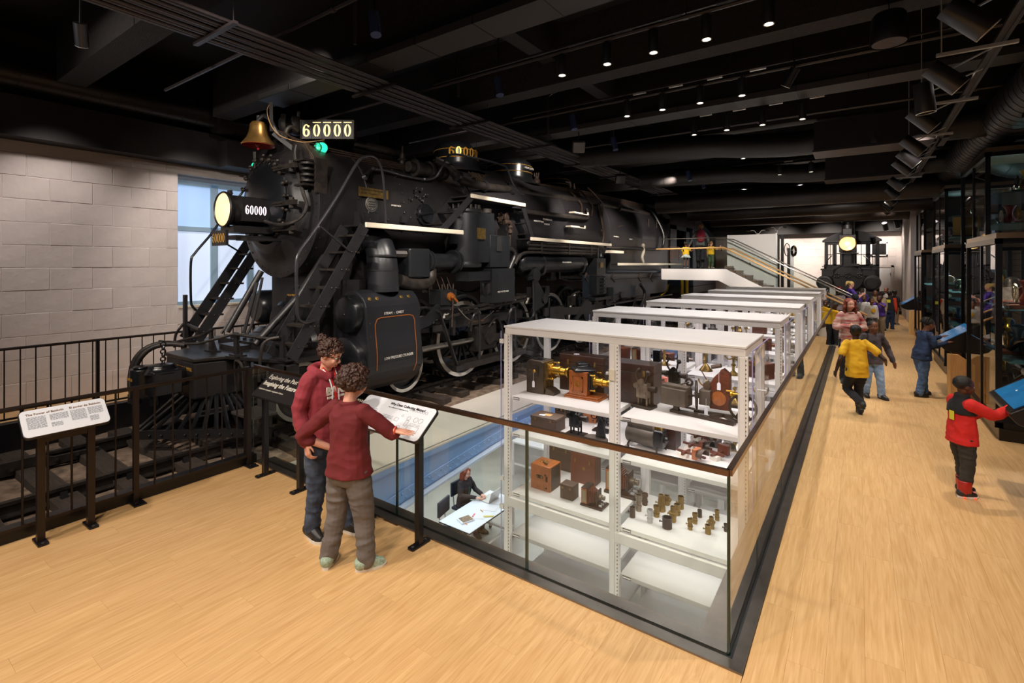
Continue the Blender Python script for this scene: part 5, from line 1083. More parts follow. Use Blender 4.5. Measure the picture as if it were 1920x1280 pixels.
# --- cab
CY0, CY1 = 20.2, 23.0
mb = MB(); mb.bb((-9.15, CY0, 2.0), (-6.30, CY0+0.05, 4.1))
for x in (-9.15, -6.34):
    mb.bb((x, CY0, 2.0), (x+0.04, CY1, 2.95)); mb.bb((x, CY0, 2.95), (x+0.04, CY0+0.9, 4.0)); mb.bb((x, CY1-0.5, 2.95), (x+0.04, CY1, 4.0)); mb.bb((x, CY0, 3.7), (x+0.04, CY1, 4.0))
cab = P('cab', mb, M_JACK)
roof = []
for i in range(15):
    t = radians(180*i/14); roof.append((XC+1.55*cos(t), 3.88+0.92*sin(t)**0.8 if sin(t) > 0 else 3.88))
mb = MB(); vs = []
for y in (CY0-0.3, CY1+0.5): vs += [(x, y, z) for x, z in roof]
mb.add(vs, [(i, i+1, 15+i+1, 15+i) for i in range(14)], True); mb.add([(x, y, z-0.04) for x, y, z in [tuple(p) for p in vs]], [(i, 15+i, 15+i+1, i+1) for i in range(14)], True); P('cab_roof', mb, mat('roof_grey', '2A2523', 0.55, 0.1, 0.3, 6), cab)
mb = MB(); mb.prism(roof, (0, CY0, 0), (1, 0, 0), (0, 0, 1), (0, 0.05, 0)); P('cab_front', mb, M_JACK, cab)
c = atX(1265, 476, -6.29); mb = MB(); 
for p, q in (((-0.62, -0.3), (0.62, -0.3)), ((-0.62, 0.3), (0.62, 0.3)), ((-0.62, -0.3), (-0.62, 0.3)), ((0.62, -0.3), (0.62, 0.3))): mb.beam(c+V((0, p[0], p[1])), c+V((0, q[0], q[1])), 0.012, 0.02)
P('copper_line', mb, M_COPPER, cab); mb = MB(); n60000(mb, c+V((0.005, -0.44, 0)), (0, 1, 0), up, 0.38, 0.22, 0.19, False, 0.24, 0.12); P('numerals', mb, M_COPPER, cab)
mb = MB(); mb.bb((-6.9, CY0+0.95, 2.3), (-6.7, CY0+1.3, 3.9)); P('cab_fitting', mb, mat('purple_dark', '2B1E52', 0.4, emis='3A2A8A', estr=0.08), cab)
# tender behind the cab
td = thing('locomotive_tender', 'black sloping tender coupled behind the locomotive cab', 'tender', (XC, 25, ZR))
mb = MB(); mb.prism([(23.65, 1.2), (23.65, 4.3), (24.4, 4.5), (26.5, 4.0), (28.0, 3.7), (28.0, 1.2)], (-9.15, 0, 0), (0, 1, 0), (0, 0, 1), (2.85, 0, 0)); mb.build('tank', M_DARKBLUE, td, bevel=0.03)
mb = MB(); mb.bb((-9.1, 23.65, 0.9), (-6.3, 28.0, 1.2)); mb.build('frame', M_BLK, td)
for y in (24.4, 25.6, 26.8): 
    for x in (-6.98, -8.46): mb = MB(); mb.lathe([(0, 0.08), (0.12, 0.08), (0.36, 0.0), (0.45, 0.05), (0.45, -0.06)], (x, y, ZR+0.45), (1, 0, 0), 24); mb.build('wheel', M_BLK, td)
# ================================================================ DISPLAY CASES IN THE OPENING
CX0, CX1, CXM, CDEP = -3.53, -0.88, -2.15, 0.93
CYS = [4.95, 7.40, 9.87, 12.30, 14.90, 17.30]
SHZ = [0.64, 0.19, -0.53, -1.03, -1.62, -2.6]
ordn = ['front', 'second', 'third', 'fourth', 'fifth', 'sixth']
M_SLOT = mat('slot_dark', '4A4646', 0.7)
def display_case(i, y0):
    y1 = y0+CDEP; root = thing('display_case', 'white steel and acrylic display case, %s of the row in the opening' % ordn[i], 'display case', ((CX0+CX1)/2, y0, PF))
    mb = MB(); mb.bb((CX0-0.03, y0-0.04, 1.475), (CX1+0.04, y1+0.04, 1.50)); mb.build('roof_panel', M_CASE, root, bevel=0.006)
    for yy, nm in ((y0, 'f'), (y1, 'b')):
        mb = MB(); mb.bb((CX0-0.02, yy-0.03, 1.40), (CX1+0.03, yy+0.03, 1.474)); mb.build('top_frame', M_CASE, root, bevel=0.006)
    for xx in (CX0, CX1):
        mb = MB(); mb.bb((xx-0.03, y0+0.03, 1.40), (xx+0.03, y1-0.03, 1.474)); mb.build('top_frame', M_CASE, root, bevel=0.006)
    bottom = PF if i < 2 else -2.0
    for xx in (CX0, CXM, CX1):
        for yy in (y0, y1):
            w_ = 0.085 if xx != CXM else 0.11
            mb = MB(); mb.bb((xx-0.035, yy-0.03, PF), (xx-0.035+w_, yy+0.03, 1.40)); mb.bb((xx-0.02, yy-0.045, PF), (xx+0.03, yy-0.03, 1.40)); po = mb.build('post', M_CASE, root, bevel=0.005)
            if i < 2 and yy == y0:
                mb = MB()
                for k in range(70): mb.bb((xx+w_-0.055, yy-0.032, 1.36-k*0.04), (xx+w_-0.047, yy-0.0305, 1.375-k*0.04))
                tag(mb.build('slots', M_SLOT, po), kind='stuff')
    for k, z in enumerate(SHZ if i < 2 else SHZ[:3]):
        for a, b in ((CX0+0.04, CXM-0.03), (CXM+0.07, CX1-0.02)):
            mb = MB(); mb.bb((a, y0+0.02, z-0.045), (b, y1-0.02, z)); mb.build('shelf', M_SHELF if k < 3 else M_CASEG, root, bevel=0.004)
            if i < 2:
                mb = MB(); mb.bb((a+0.03, y0+0.017, z-0.038), (a+0.12, y0+0.0195, z-0.008)); lb = mb.build('shelf_label', M_KIOSK, root)
                mb = MB(); mb.bb((a+0.032, y0+0.0155, z-0.031), (a+0.118, y0+0.0168, z-0.015)); mb.build('label_strip', M_CASE, lb)
        if k == 2:
            mb = MB(); mb.bb((CX0-0.02, y0-0.035, z-0.16), (CX1+0.03, y0+0.01, z-0.05)); mb.bb((CX0-0.02, y1-0.01, z-0.16), (CX1+0.03, y1+0.03, z-0.05)); bm = mb.build('main_beam', M_CASE, root, bevel=0.006)
    for a, b in ((CX0+0.055, CXM-0.035), (CXM+0.075, CX1-0.04)):      # acrylic doors and sides
        if i < 3:
            mb = MB(); mb.bb((a, y0-0.034, -0.5), (b, y0-0.031, 1.40)); mb.build('acrylic_door', M_ACRYL, root)
    mb = MB(); mb.bb((CX1+0.085, y0-0.02, -0.45), (CX1+0.089, y1+0.02, 1.46)); mb.build('end_panel', M_ACRYL, root)
    mb = MB(); mb.bb((CX1+0.083, y0-0.024, -0.45), (CX1+0.091, y0-0.018, 1.46)); mb.bb((CX1+0.083, y0-0.02, 1.455), (CX1+0.091, y1+0.02, 1.463)); mb.build('panel_edge', mat('lilac_edge', 'A9A4D8', 0.3), root)
    mb = MB(); mb.bb((CX0-0.085, y0-0.02, -3.2), (CX0-0.081, y1, 1.43)); mb.build('end_panel', M_ACRYL, root)
    mb = MB(); mb.bb((CX0-0.088, y0-0.026, -3.2), (CX0-0.080, y0-0.018, 1.43)); mb.build('panel_edge', mat('lilac_edge', 'A9A4D8'), root)
    for z in (1.28, -0.40, -0.75):
        mb = MB(); mb.bb((CX0-0.10, y0-0.035, z), (CX0-0.04, y0+0.0, z+0.05)); mb.build('panel_clip', M_CASE, root)
    for z in (1.0, 0.35):
        mb = MB(); mb.cyl((CX1+0.05, y0+0.5, z), (CX1+0.13, y0+0.5, z), 0.012, 8); mb.build('knob', M_GAL, root)
    if i < 2:
        mb = MB(); mb.bb((CXM-0.02, y0-0.07, 1.02), (CXM+0.04, y0-0.045, 1.14)); mb.build('lock_box', M_WHITE, root, bevel=0.006)
        mb = MB(); mb.cyl((CXM-0.055, y0-0.05, 1.09), (CXM-0.025, y0-0.05, 1.09), 0.018, 10); mb.build('latch', M_GAL, root)
    return root
for i, y in enumerate(CYS): display_case(i, y)
for i, y in enumerate(CYS):       # light strips in the cases
    for x in (-2.85, -1.5):
        for z in ((1.39, 0.585, 0.14, -0.7) if i == 0 else ((1.39, 0.585, 0.14) if i < 3 else (1.39, 0.585))):
            area((x, y+0.40, z), (x, y+0.46, z-1), 7.0 if z > 1 else (5.0 if z > 0 else 4.0), 1.1, 0.12, (1, 0.95, 0.91))

# ---------------------------------------------------------------- collection objects (built at the origin, base on z = 0, front towards -Y)
def start(name, label, cat, group=None): return thing(name, label, cat, (0, 0, 0), group)
W_DK = mat('dark_mahogany', '2E1A12', 0.35, 0, 0.3, 6, stretch=(3, 3, 14)); W_OR = mat('orange_wood', '9C5626', 0.32, 0, 0.25, 5, stretch=(14, 3, 3), coat=0.3)
W_RB = mat('red_brown_wood', '5E2E1C', 0.38, 0, 0.25, 6, stretch=(4, 4, 12)); W_BR = mat('brown_leather', '4A382B', 0.55, 0, 0.25, 20)
T_IRON = mat('lantern_iron', '4E443A', 0.4, 0.5, 0.3, 8); T_BLK = mat('japanned_black', '141416', 0.22, 0.1); T_TAG = mat('paper_tag', 'E9E9F2', 0.6); T_STL = mat('worn_nickel', '8A7E70', 0.35, 0.8, 0.3, 14)
T_MICA = mat('ground_glass', '8F8A6A', 0.2); T_GREY = mat('grey_enamel', '5A5148', 0.45, 0.3, 0.2, 8); T_DKB = mat('dark_brown_metal', '332A24', 0.4, 0.4, 0.3, 9); T_CREAM = mat('cream_block', 'E4DDD2', 0.6)
def tagmesh(root, p, l=0.12):
    mb = MB(); p = V(p); mb.tube([p, p-V((0, 0.003, l))], 0.0015, 4); c = p-V((0, 0.004, l+0.04)); mb.add([c+V((-0.018, 0, -0.04)), c+V((0.018, 0, -0.04)), c+V((0.018, 0, 0.025)), c+V((0.008, 0, 0.04)), c+V((-0.008, 0, 0.04)), c+V((-0.018, 0, 0.025))], [(0, 1, 2, 3, 4, 5)]); mb.build('paper_tag', T_TAG, root)
def lens(mb, o, ax, r, L_, n=20):
    mb.lathe([(r*0.9, 0), (r*0.9, L_*0.1), (r*0.62, L_*0.12), (r*0.62, L_*0.45), (r*0.75, L_*0.47), (r*0.75, L_*0.55), (r*0.55, L_*0.57), (r*0.5, L_*0.8), (r*0.72, L_*0.9), (r*0.75, L_), (r*0.4, L_*0.99), (0, L_*0.9)], o, ax, n)
def metal_lantern(label, group=None):
    r = start('magic_lantern', label, 'projector', group)
    mb = MB(); prof = [(-0.125, 0), (0.125, 0), (0.125, 0.36)] + [(0.085+0.04*cos(t), 0.36+0.045*sin(t)) for t in [k*pi/12 for k in range(7)]] + [(-0.085-0.04*cos(t), 0.36+0.045*sin(t)) for t in [(6-k)*pi/12 for k in range(7)]]
    mb.prism(prof, (0, 0.12, 0), (1, 0, 0), (0, 0, 1), (0, -0.24, 0)); b = mb.build('body', T_IRON, r, bevel=0.004)
    mb = MB()
    for s in ((-0.055, 0.055, 0.22, 0.34), (-0.042, 0.042, 0.235, 0.325)): mb.bb((s[0], -0.128 if s[0] < -0.05 else -0.133, s[2]), (s[1], -0.12, s[3]))
    mb.build('door', T_IRON, r); mb = MB(); mb.lathe([(0.02, 0), (0.02, 0.01), (0.012, 0.016), (0, 0.016)], (0, -0.13, 0.28), (0, -1, 0), 14); mb.cyl((-0.07, -0.12, 0.285), (-0.07, -0.135, 0.285), 0.006, 6); mb.build('door_knob', M_BRASS, r)
    mb = MB(); 
    for k in range(9): mb.cyl((-0.09+k*0.022, -0.12, 0.16), (-0.09+k*0.022, -0.1215, 0.16), 0.005, 6)
    tag(mb.build('vent_holes', M_KIOSK, r), kind='stuff')
    mb = MB(); mb.bb((0.125, -0.10, 0.02), (0.14, 0.10, 0.40)); mb.bb((0.14, -0.09, 0.18), (0.17, 0.09, 0.38)); mb.build('lens_board', M_OLDBRASS, r)
    mb = MB(); lens(mb, (0.17, 0, 0.29), (1, 0, 0), 0.085, 0.25); mb.build('lens', M_BRASS, r)
    mb = MB(); 
    for y, z in ((-0.08, 0.37), (0.08, 0.37), (-0.08, 0.2), (0.08, 0.2)): mb.cyl((0.17, y, z), (0.22, y, z), 0.009, 8); mb.sph((0.23, y, z), 0.014, 8, 6)
    mb.cyl((0.2, -0.05, 0.2), (0.2, 0.05, 0.2), 0.02, 8); mb.build('lens_screws', M_BRASS, r)
    mb = MB(); mb.prism([(0.12, 0), (0.26, 0), (0.26, 0.03), (0.19, 0.07), (0.12, 0.08)], (0, -0.1, 0), (1, 0, 0), (0, 0, 1), (0, 0.16, 0)); mb.build('foot', T_IRON, r)
    mb = MB(); mb.bb((-0.06, -0.06, 0.405), (0.06, 0.06, 0.412)); mb.build('top_vent', T_BLK, r)
    tagmesh(r, (-0.005, -0.142, 0.28)); return r
def wood_lantern(label, group=None):
    r = start('magic_lantern', label, 'projector', group)
    mb = MB(); mb.bb((-0.21, -0.15, 0), (0.26, 0.15, 0.018)); mb.bb((-0.19, -0.135, 0.018), (0.24, 0.135, 0.04)); mb.build('base', W_OR, r, bevel=0.006)
    mb = MB(); mb.bb((-0.15, -0.12, 0.04), (0.09, 0.12, 0.32)); mb.build('body', W_OR, r, bevel=0.004)
    mb = MB(); mb.bb((-0.10, -0.128, 0.08), (0.04, -0.12, 0.26)); d = mb.build('door', W_OR, r)
    mb = MB()
    for a, b in (((-0.10, 0.08), (0.04, 0.095)), ((-0.10, 0.245), (0.04, 0.26)), ((-0.10, 0.08), (-0.085, 0.26)), ((0.025, 0.08), (0.04, 0.26))): mb.bb((a[0], -0.134, a[1]), (b[0], -0.12, b[1]))
    mb.build('door_moulding', W_OR, d); mb = MB(); mb.ring((-0.03, -0.130, 0.17), (0, 1, 0), 0.03, 0.007, 20, 6); mb.cyl((-0.12, -0.135, 0.17), (-0.12, -0.12, 0.17), 0.008, 8); mb.build('peephole', M_BRASS, d)
    mb = MB(); mb.lathe([(0.19, 0), (0.185, 0.02), (0.14, 0.045), (0.09, 0.055), (0.09, 0.075), (0.10, 0.085), (0.06, 0.10), (0, 0.105)], (-0.03, 0, 0.32), (0, 0, 1), 4); mb.xf(Matrix.Identity(4)); mb.build('hood', T_BLK, r, bevel=0.008)
    mb = MB(); mb.bb((0.09, -0.10, 0.1), (0.12, 0.10, 0.31)); mb.bb((0.12, -0.085, 0.11), (0.14, 0.085, 0.28)); mb.build('lens_board', T_DKB, r); mb = MB(); lens(mb, (0.14, 0, 0.20), (1, 0, 0), 0.075, 0.2); mb.build('lens', M_BRASS, r)
    mb = MB()
    for y, z in ((-0.09, 0.29), (0.09, 0.29), (-0.09, 0.11)): mb.cyl((0.12, y, z), (0.17, y, z), 0.009, 8); mb.sph((0.175, y, z), 0.013, 8, 6)
    mb.build('lens_screws', M_BRASS, r); return r
def plain_box(label, sx, sy, sz, m_, lid=True, handle=False, disc=None, group=None, lab=False, tg=False):
    r = start('wooden_case', label, 'box', group)
    mb = MB(); mb.bb((-sx/2, -sy/2, 0), (sx/2, sy/2, sz*(0.78 if lid else 1.0))); mb.build('body', m_, r, bevel=0.004)
    if lid: mb = MB(); mb.bb((-sx/2-0.004, -sy/2-0.004, sz*0.79), (sx/2+0.004, sy/2+0.004, sz)); mb.build('lid', m_, r, bevel=0.005)
    mb = MB()
    for x in (-sx*0.3, sx*0.3): mb.bb((x-0.012, -sy/2-0.008, sz*0.72), (x+0.012, -sy/2-0.002, sz*0.86))
    mb.build('clasps', M_OLDBRASS, r)
    if handle: mb = MB(); mb.tube(smoothpath([(-0.06, 0, sz), (-0.05, 0, sz+0.03), (0.05, 0, sz+0.03), (0.06, 0, sz)], 3), 0.008, 6); mb.build('handle', W_BR, r)
    if disc: mb = MB(); mb.lathe([(disc, 0), (disc, 0.004), (0, 0.005)], (0.02, -sy/2, sz*0.55), (0, -1, 0), 16); mb.build('boss', M_OLDBRASS, r)
    if lab: mb = MB(); mb.bb((-0.05, -0.04, sz+0.0005), (0.05, 0.04, sz+0.002)); mb.build('paper_label', mat('old_paper', 'A08050', 0.7), r)
    if tg: mb = MB(); mb.box((-sx*0.15, -sy*0.2, sz+0.003), (0.07, 0.04, 0.003), 0.4); mb.build('paper_tag', T_TAG, r)
    return r
def box_camera(label, sx, sy, sz, m_, side=False, group=None):
    r = start('box_camera', label, 'camera', group)
    mb = MB(); mb.bb((-sx/2, -sy/2, 0), (sx/2, sy/2, sz)); mb.build('body', m_, r, bevel=0.004)
    mb = MB(); y = -sy/2-0.002; pts = [(-0.03+0.02*cos(t), 0.02*sin(t)) for t in [pi/2+k*pi/8 for k in range(9)]]+[(0.03+0.02*cos(t), 0.02*sin(t)) for t in [-pi/2+k*pi/8 for k in range(9)]]
    mb.prism([(a-0.01, b+sz*0.55) for a, b in pts], (0, -sy/2-0.004, 0), (1, 0, 0), (0, 0, 1), (0, 0.006, 0)); mb.build('escutcheon', T_BLK, r)
    mb = MB()
    for x in (-0.04, 0.02): mb.lathe([(0.014, 0), (0.014, 0.006), (0, 0.007)], (x, -sy/2-0.003, sz*0.55), (0, -1, 0), 14)
    mb.build('winding_keys', M_OLDBRASS, r)
    mb = MB(); mb.bb((sx*0.28, -sy/2-0.008, sz*0.4), (sx*0.36, -sy/2, sz*0.62)); mb.cyl((sx*0.25, -sy/2-0.006, sz*0.66), (sx*0.25, -sy/2, sz*0.66), 0.012, 10); mb.cyl((sx*0.3, -sy/2-0.006, sz*0.14), (sx*0.3, -sy/2, sz*0.14), 0.012, 10); mb.bb((sx*0.18, -sy/2-0.001, 0), (sx*0.185, -sy/2, sz)); mb.build('latch', T_DKB, r)
    mb = MB(); mb.bb((sx/2, -sy*0.4, 0.01), (sx/2+0.004, sy*0.4, sz-0.01)); mb.ring((sx/2+0.006, -sy*0.1, sz*0.6), (1, 0, 0), 0.022, 0.004, 16, 5); mb.build('side_panel', T_DKB, r)
    mb = MB(); mb.cyl((-0.02, -0.02, sz+0.012), (0.06, -0.07, sz+0.014), 0.011, 10); mb.ring((-0.05, 0.0, sz+0.004), (0, 0, 1), 0.03, 0.004, 16, 5); mb.tube(smoothpath([(0.0, 0, sz+0.008), (0.03, 0.01, sz+0.02), (0.05, -0.03, sz+0.02), (0.02, -0.05, sz+0.02)], 3), 0.005, 5); mb.build('top_fittings', M_OLDBRASS, r); return r
def bellows_camera(label, s=1.0, group=None, m_=None):
    m_ = m_ or W_RB; r = start('bellows_camera', label, 'camera', group); S = lambda *a: tuple(x*s for x in a)
    mb = MB(); mb.bb(S(-0.08, -0.09, 0), S(0.17, 0.09, 0.02)); mb.build('base', W_DK, r, bevel=0.003)
    mb = MB(); mb.bb(S(-0.07, -0.08, 0.02), S(0.0, 0.08, 0.19)); mb.build('body', T_DKB, r, bevel=0.003)
    mb = MB()
    for k in range(6): w_ = 0.07-0.005*k; mb.lathe([(w_*1.35, 0), (w_*1.35, 0.006), (w_*1.15, 0.010)], S(0.0+k*0.014, 0, 0.10), (1, 0, 0), 4) if False else mb.bb(S(0.0+k*0.014, -w_, 0.10-w_), S(0.009+k*0.014, w_, 0.10+w_))
    mb.build('bellows', W_RB, r); mb = MB(); mb.bb(S(0.086, -0.055, 0.04), S(0.10, 0.055, 0.17)); mb.build('lens_board', W_DK, r)
    mb = MB(); mb.lathe([(0.028*s, 0), (0.028*s, 0.03*s), (0.02*s, 0.034*s), (0.024*s, 0.06*s), (0, 0.055*s)], S(0.10, 0, 0.10), (1, 0, 0), 14); mb.build('lens', T_STL, r)
    mb = MB()
    for a, b in (((-0.06, 0.035), (0.0, 0.05)), ((-0.06, 0.165), (0.0, 0.18))): pass
    mb.bb(S(-0.065, -0.084, 0.03), S(-0.005, -0.08, 0.18)); mb.build('back_frame', W_OR, r); mb = MB(); mb.bb(S(-0.055, -0.086, 0.045), S(-0.015, -0.0835, 0.165)); mb.build('focusing_screen', T_MICA, r)
    mb = MB(); 
    for y, z in ((-0.05, 0.03), (0.0, 0.03), (0.05, 0.03)): mb.cyl(S(0.12, y, z), S(0.15, y, z), 0.012*s, 8)
    mb.build('focus_knobs', M_GAL, r); return r
def projector(label, style=0, group=None, m_=None):
    r = start('film_projector', label, 'projector', group); m_ = m_ or T_STL
    mb = MB(); mb.bb((-0.12, -0.08, 0), (0.12, 0.09, 0.03)); mb.build('base', T_DKB, r, bevel=0.006)
    mb = MB()
    for x in (-0.05, 0.05):
        for y in (-0.03, 0.04): mb.cyl((x, y, 0.03), (x, y, 0.11), 0.012, 8)
    mb.bb((-0.07, -0.05, 0.11), (0.06, 0.05, 0.27)); mb.bb((-0.05, -0.06, 0.14), (-0.02, -0.05, 0.3)); mb.build('body', m_, r, bevel=0.008)
    mb = MB(); mb.cyl((0.06, 0, 0.22), (0.13, 0, 0.22), 0.03, 14); mb.cyl((0.11, 0, 0.22), (0.15, 0, 0.22), 0.036, 14); mb.build('lens', T_DKB, r)
    for x, z, q in ((-0.06, 0.25, 0.03), (0.04, 0.16, 0.025), (0.0, 0.30, 0.03)):
        mb = MB(); mb.lathe([(q, 0), (q, 0.008), (q*0.4, 0.01), (q*0.4, 0.02), (q, 0.022), (q, 0.03), (0, 0.032)], (x, -0.05, z), (0, -1, 0), 14); mb.build('sprocket', m_, r)
    mb = MB(); mb.tube(smoothpath([(-0.06, 0, 0.27), (-0.10, 0, 0.34), (-0.08, 0, 0.40), (-0.05, 0, 0.43)], 3), 0.012, 6); mb.tube([(0.02, 0, 0.27), (0.04, 0, 0.38)], 0.012, 6); mb.sph((0.05, 0.0, 0.39), 0.03, 8, 6); mb.build('arms', T_DKB, r)
    if style == 1: mb = MB(); mb.bb((-0.03, -0.03, 0.27), (0.06, 0.05, 0.5)); mb.build('chimney', T_BLK, r)
    return r
def lamp_house(label, group=None):
    r = start('lamp_house', label, 'projector', group)
    mb = MB(); mb.bb((-0.14, -0.09, 0.09), (0.14, 0.09, 0.27)); mb.build('body', T_GREY, r, bevel=0.006)
    mb = MB(); mb.bb((-0.145, -0.05, 0.27), (0.145, 0.05, 0.30)); mb.build('lid', T_GREY, r, bevel=0.006)
    mb = MB(); mb.bb((-0.18, -0.02, 0.07), (0.2, 0.02, 0.085)); mb.bb((-0.03, -0.02, 0.0), (0.03, 0.02, 0.08)); mb.bb((-0.06, -0.04, 0), (0.62, 0.04, 0.03)); mb.beam((0.14, 0, 0.2), (0.2, 0, 0.22), 0.02, 0.02); mb.build('stand', T_DKB, r, bevel=0.004)
    mb = MB(); mb.ring((0.12, 0.05, 0.34), (0, 1, 0), 0.035, 0.014, 16, 6); mb.cyl((0.12, 0.04, 0.34), (0.0, 0.05, 0.29), 0.01, 6); mb.build('crank_wheel', T_DKB, r); return r
def reel_projector(label, group=None):
    r = start('film_projector', label, 'projector', group)
    mb = MB(); mb.bb((-0.2, -0.02, 0), (0.2, 0.02, 0.03)); mb.beam((0.1, 0, 0.015), (0.26, -0.16, 0.015), 0.04, 0.03); mb.beam((0.1, 0, 0.015), (-0.0, -0.14, 0.015), 0.04, 0.03); mb.build('base', T_DKB, r, bevel=0.004)
    mb = MB(); mb.lathe([(0.16, -0.01), (0.165, 0), (0.16, 0.01), (0.14, 0.012), (0.14, -0.012), (0.16, -0.01)], (-0.17, -0.02, 0.19), (1, 0.3, 0), 30); mb.lathe([(0.03, -0.02), (0.03, 0.03), (0, 0.03)], (-0.17, -0.02, 0.19), (1, 0.3, 0), 12)
    for k in range(6): t = k*pi/3; a, b = frame_of((1, 0.3, 0)); mb.beam(V((-0.17, -0.02, 0.19)), V((-0.17, -0.02, 0.19))+a*0.145*cos(t)+b*0.145*sin(t), 0.02, 0.01)
    mb.build('flywheel', T_DKB, r); mb = MB(); mb.bb((-0.14, -0.05, 0.10), (-0.02, 0.08, 0.26)); mb.build('gear_case', T_GREY, r, bevel=0.01)
    mb = MB(); mb.prism([(-0.04, 0.06), (0.16, 0.06), (0.16, 0.44), (0.09, 0.50), (0.0, 0.40), (-0.10, 0.22)], (0, 0.02, 0), (1, 0, 0), (0, 0, 1), (0, 0.09, 0)); mb.build('wooden_body', W_RB, r, bevel=0.004); mb = MB(); mb.lathe([(0.075, 0), (0.075, 0.012), (0, 0.014)], (0.05, 0.02, 0.18), (0, -1, 0), 24); mb.build('round_door', W_OR, r)
    mb = MB(); mb.lathe([(0.03, 0), (0.03, 0.02), (0.022, 0.025), (0.022, 0.07), (0.034, 0.09), (0.036, 0.1), (0, 0.09)], (0.16, 0.05, 0.24), (1, 0, 0), 16); mb.cyl((0.13, 0.0, 0.28), (0.21, 0.0, 0.28), 0.01, 6); mb.build('lens', M_BRASS, r)
    mb = MB(); c = V((0.30, -0.06, 0.14)); mb.annulus(c, (0, 1, 0), 0.115, 0.14, 0.012, 32); mb.annulus(c, (0, 1, 0), 0.0, 0.045, 0.012, 20)
    for k in range(6): t = k*pi/3; mb.box(c+V((0.08*cos(t), 0, 0.08*sin(t))), (0.075, 0.012, 0.03), ry=-t)
    mb.build('film_reel', T_DKB, r); mb = MB(); mb.cyl((-0.03, 0.05, 0.5), (0.07, 0.04, 0.53), 0.022, 12); mb.cyl((-0.08, 0.04, 0.36), (-0.14, 0.04, 0.46), 0.006, 6); mb.sph((0.09, 0.05, 0.46), 0.035, 8, 6); mb.cyl((-0.07, 0, 0.3), (-0.07, 0.08, 0.3), 0.04, 10); mb.build('crank', W_BR, r)
    tagmesh(r, (0.06, -0.02, 0.5), 0.14); tagmesh(r, (-0.06, -0.06, 0.18), 0.09); return r
def tall_lantern(label, group=None):
    r = start('magic_lantern', label, 'projector', group)
    mb = MB(); pts = [(0.09*cos(t)-0.0, 0.17+0.07*sin(t)) for t in [pi/6+k*pi/12*1.5 for k in range(9)]]
    mb.lathe([(0.09, -0.2), (0.10, -0.19), (0.10, 0.13), (0.09, 0.14)], (0, 0, 0.14), (1, 0, 0), 20); mb.build('body', T_GREY, r); mb = MB(); mb.bb((-0.19, -0.06, 0.2), (0.12, 0.06, 0.29)); mb.build('vented_top', T_GREY, r, bevel=0.01)
    mb = MB()
    for k in range(10):
        mb.cyl((-0.16+k*0.028, -0.0605, 0.24), (-0.16+k*0.028, -0.062, 0.24), 0.005, 6)
        for y in (-0.04, 0.0, 0.04): mb.cyl((-0.16+k*0.028, y, 0.29), (-0.16+k*0.028, y, 0.2915), 0.006, 6)
    tag(mb.build('vent_holes', M_KIOSK, r), kind='stuff')
    mb = MB(); mb.lathe([(0.055, 0), (0.06, 0.02), (0.06, 0.14), (0.075, 0.15), (0.075, 0.17), (0.06, 0.18), (0.06, 0.20)], (0.14, 0.05, 0.22), (0, 0, 1), 18); mb.build('brass_chimney', M_BRASS, r)
    mb = MB(); mb.bb((0.13, -0.09, 0.06), (0.24, 0.06, 0.25)); mb.lathe([(0.035, 0), (0.04, 0.03), (0, 0.035)], (0.24, -0.01, 0.15), (1, 0, 0), 14); mb.build('lens_tube', T_BLK, r, bevel=0.02)
    mb = MB()
    for x in (-0.14, 0.2): mb.tube(smoothpath([(x, -0.08, 0.08), (x-0.02, -0.1, 0.04), (x, -0.11, 0.0)], 3), 0.01, 6); mb.tube(smoothpath([(x, 0.08, 0.08), (x-0.02, 0.1, 0.04), (x, 0.11, 0.0)], 3), 0.01, 6)
    mb.build('feet', T_DKB, r); return r
def stereoscope(label, m_, group=None):
    r = start('stereoscope', label, 'viewer', group)
    mb = MB(); mb.bb((-0.2, -0.012, 0.05), (0.12, 0.012, 0.07)); mb.beam((-0.1, -0.08, 0.06), (-0.1, 0.08, 0.06), 0.02, 0.03); mb.build('slide_bar', W_RB, r)
    mb = MB(); n = 12; vs = []
    for k in range(n+1):
        t = -pi*0.1+1.2*pi*k/n
        for x, q in ((0.04, 0.045), (0.12, 0.062)): vs.append((x, q*cos(t)*1.3, 0.08+q*sin(t)*1.0))
    mb.add(vs, [(2*i, 2*i+1, 2*i+3, 2*i+2) for i in range(n)], True); h = mb.build('eye_hood', m_, r)
    sm = h.modifiers.new('solid', 'SOLIDIFY'); sm.thickness = 0.004
    mb = MB(); mb.bb((0.0, -0.06, 0.03), (0.045, 0.06, 0.13)); mb.build('lens_box', W_OR if m_ is W_BR else W_RB, r); mb = MB(); mb.bb((-0.17, -0.04, 0), (-0.08, 0.04, 0.045)); mb.build('acrylic_riser', T_CREAM, r); return r
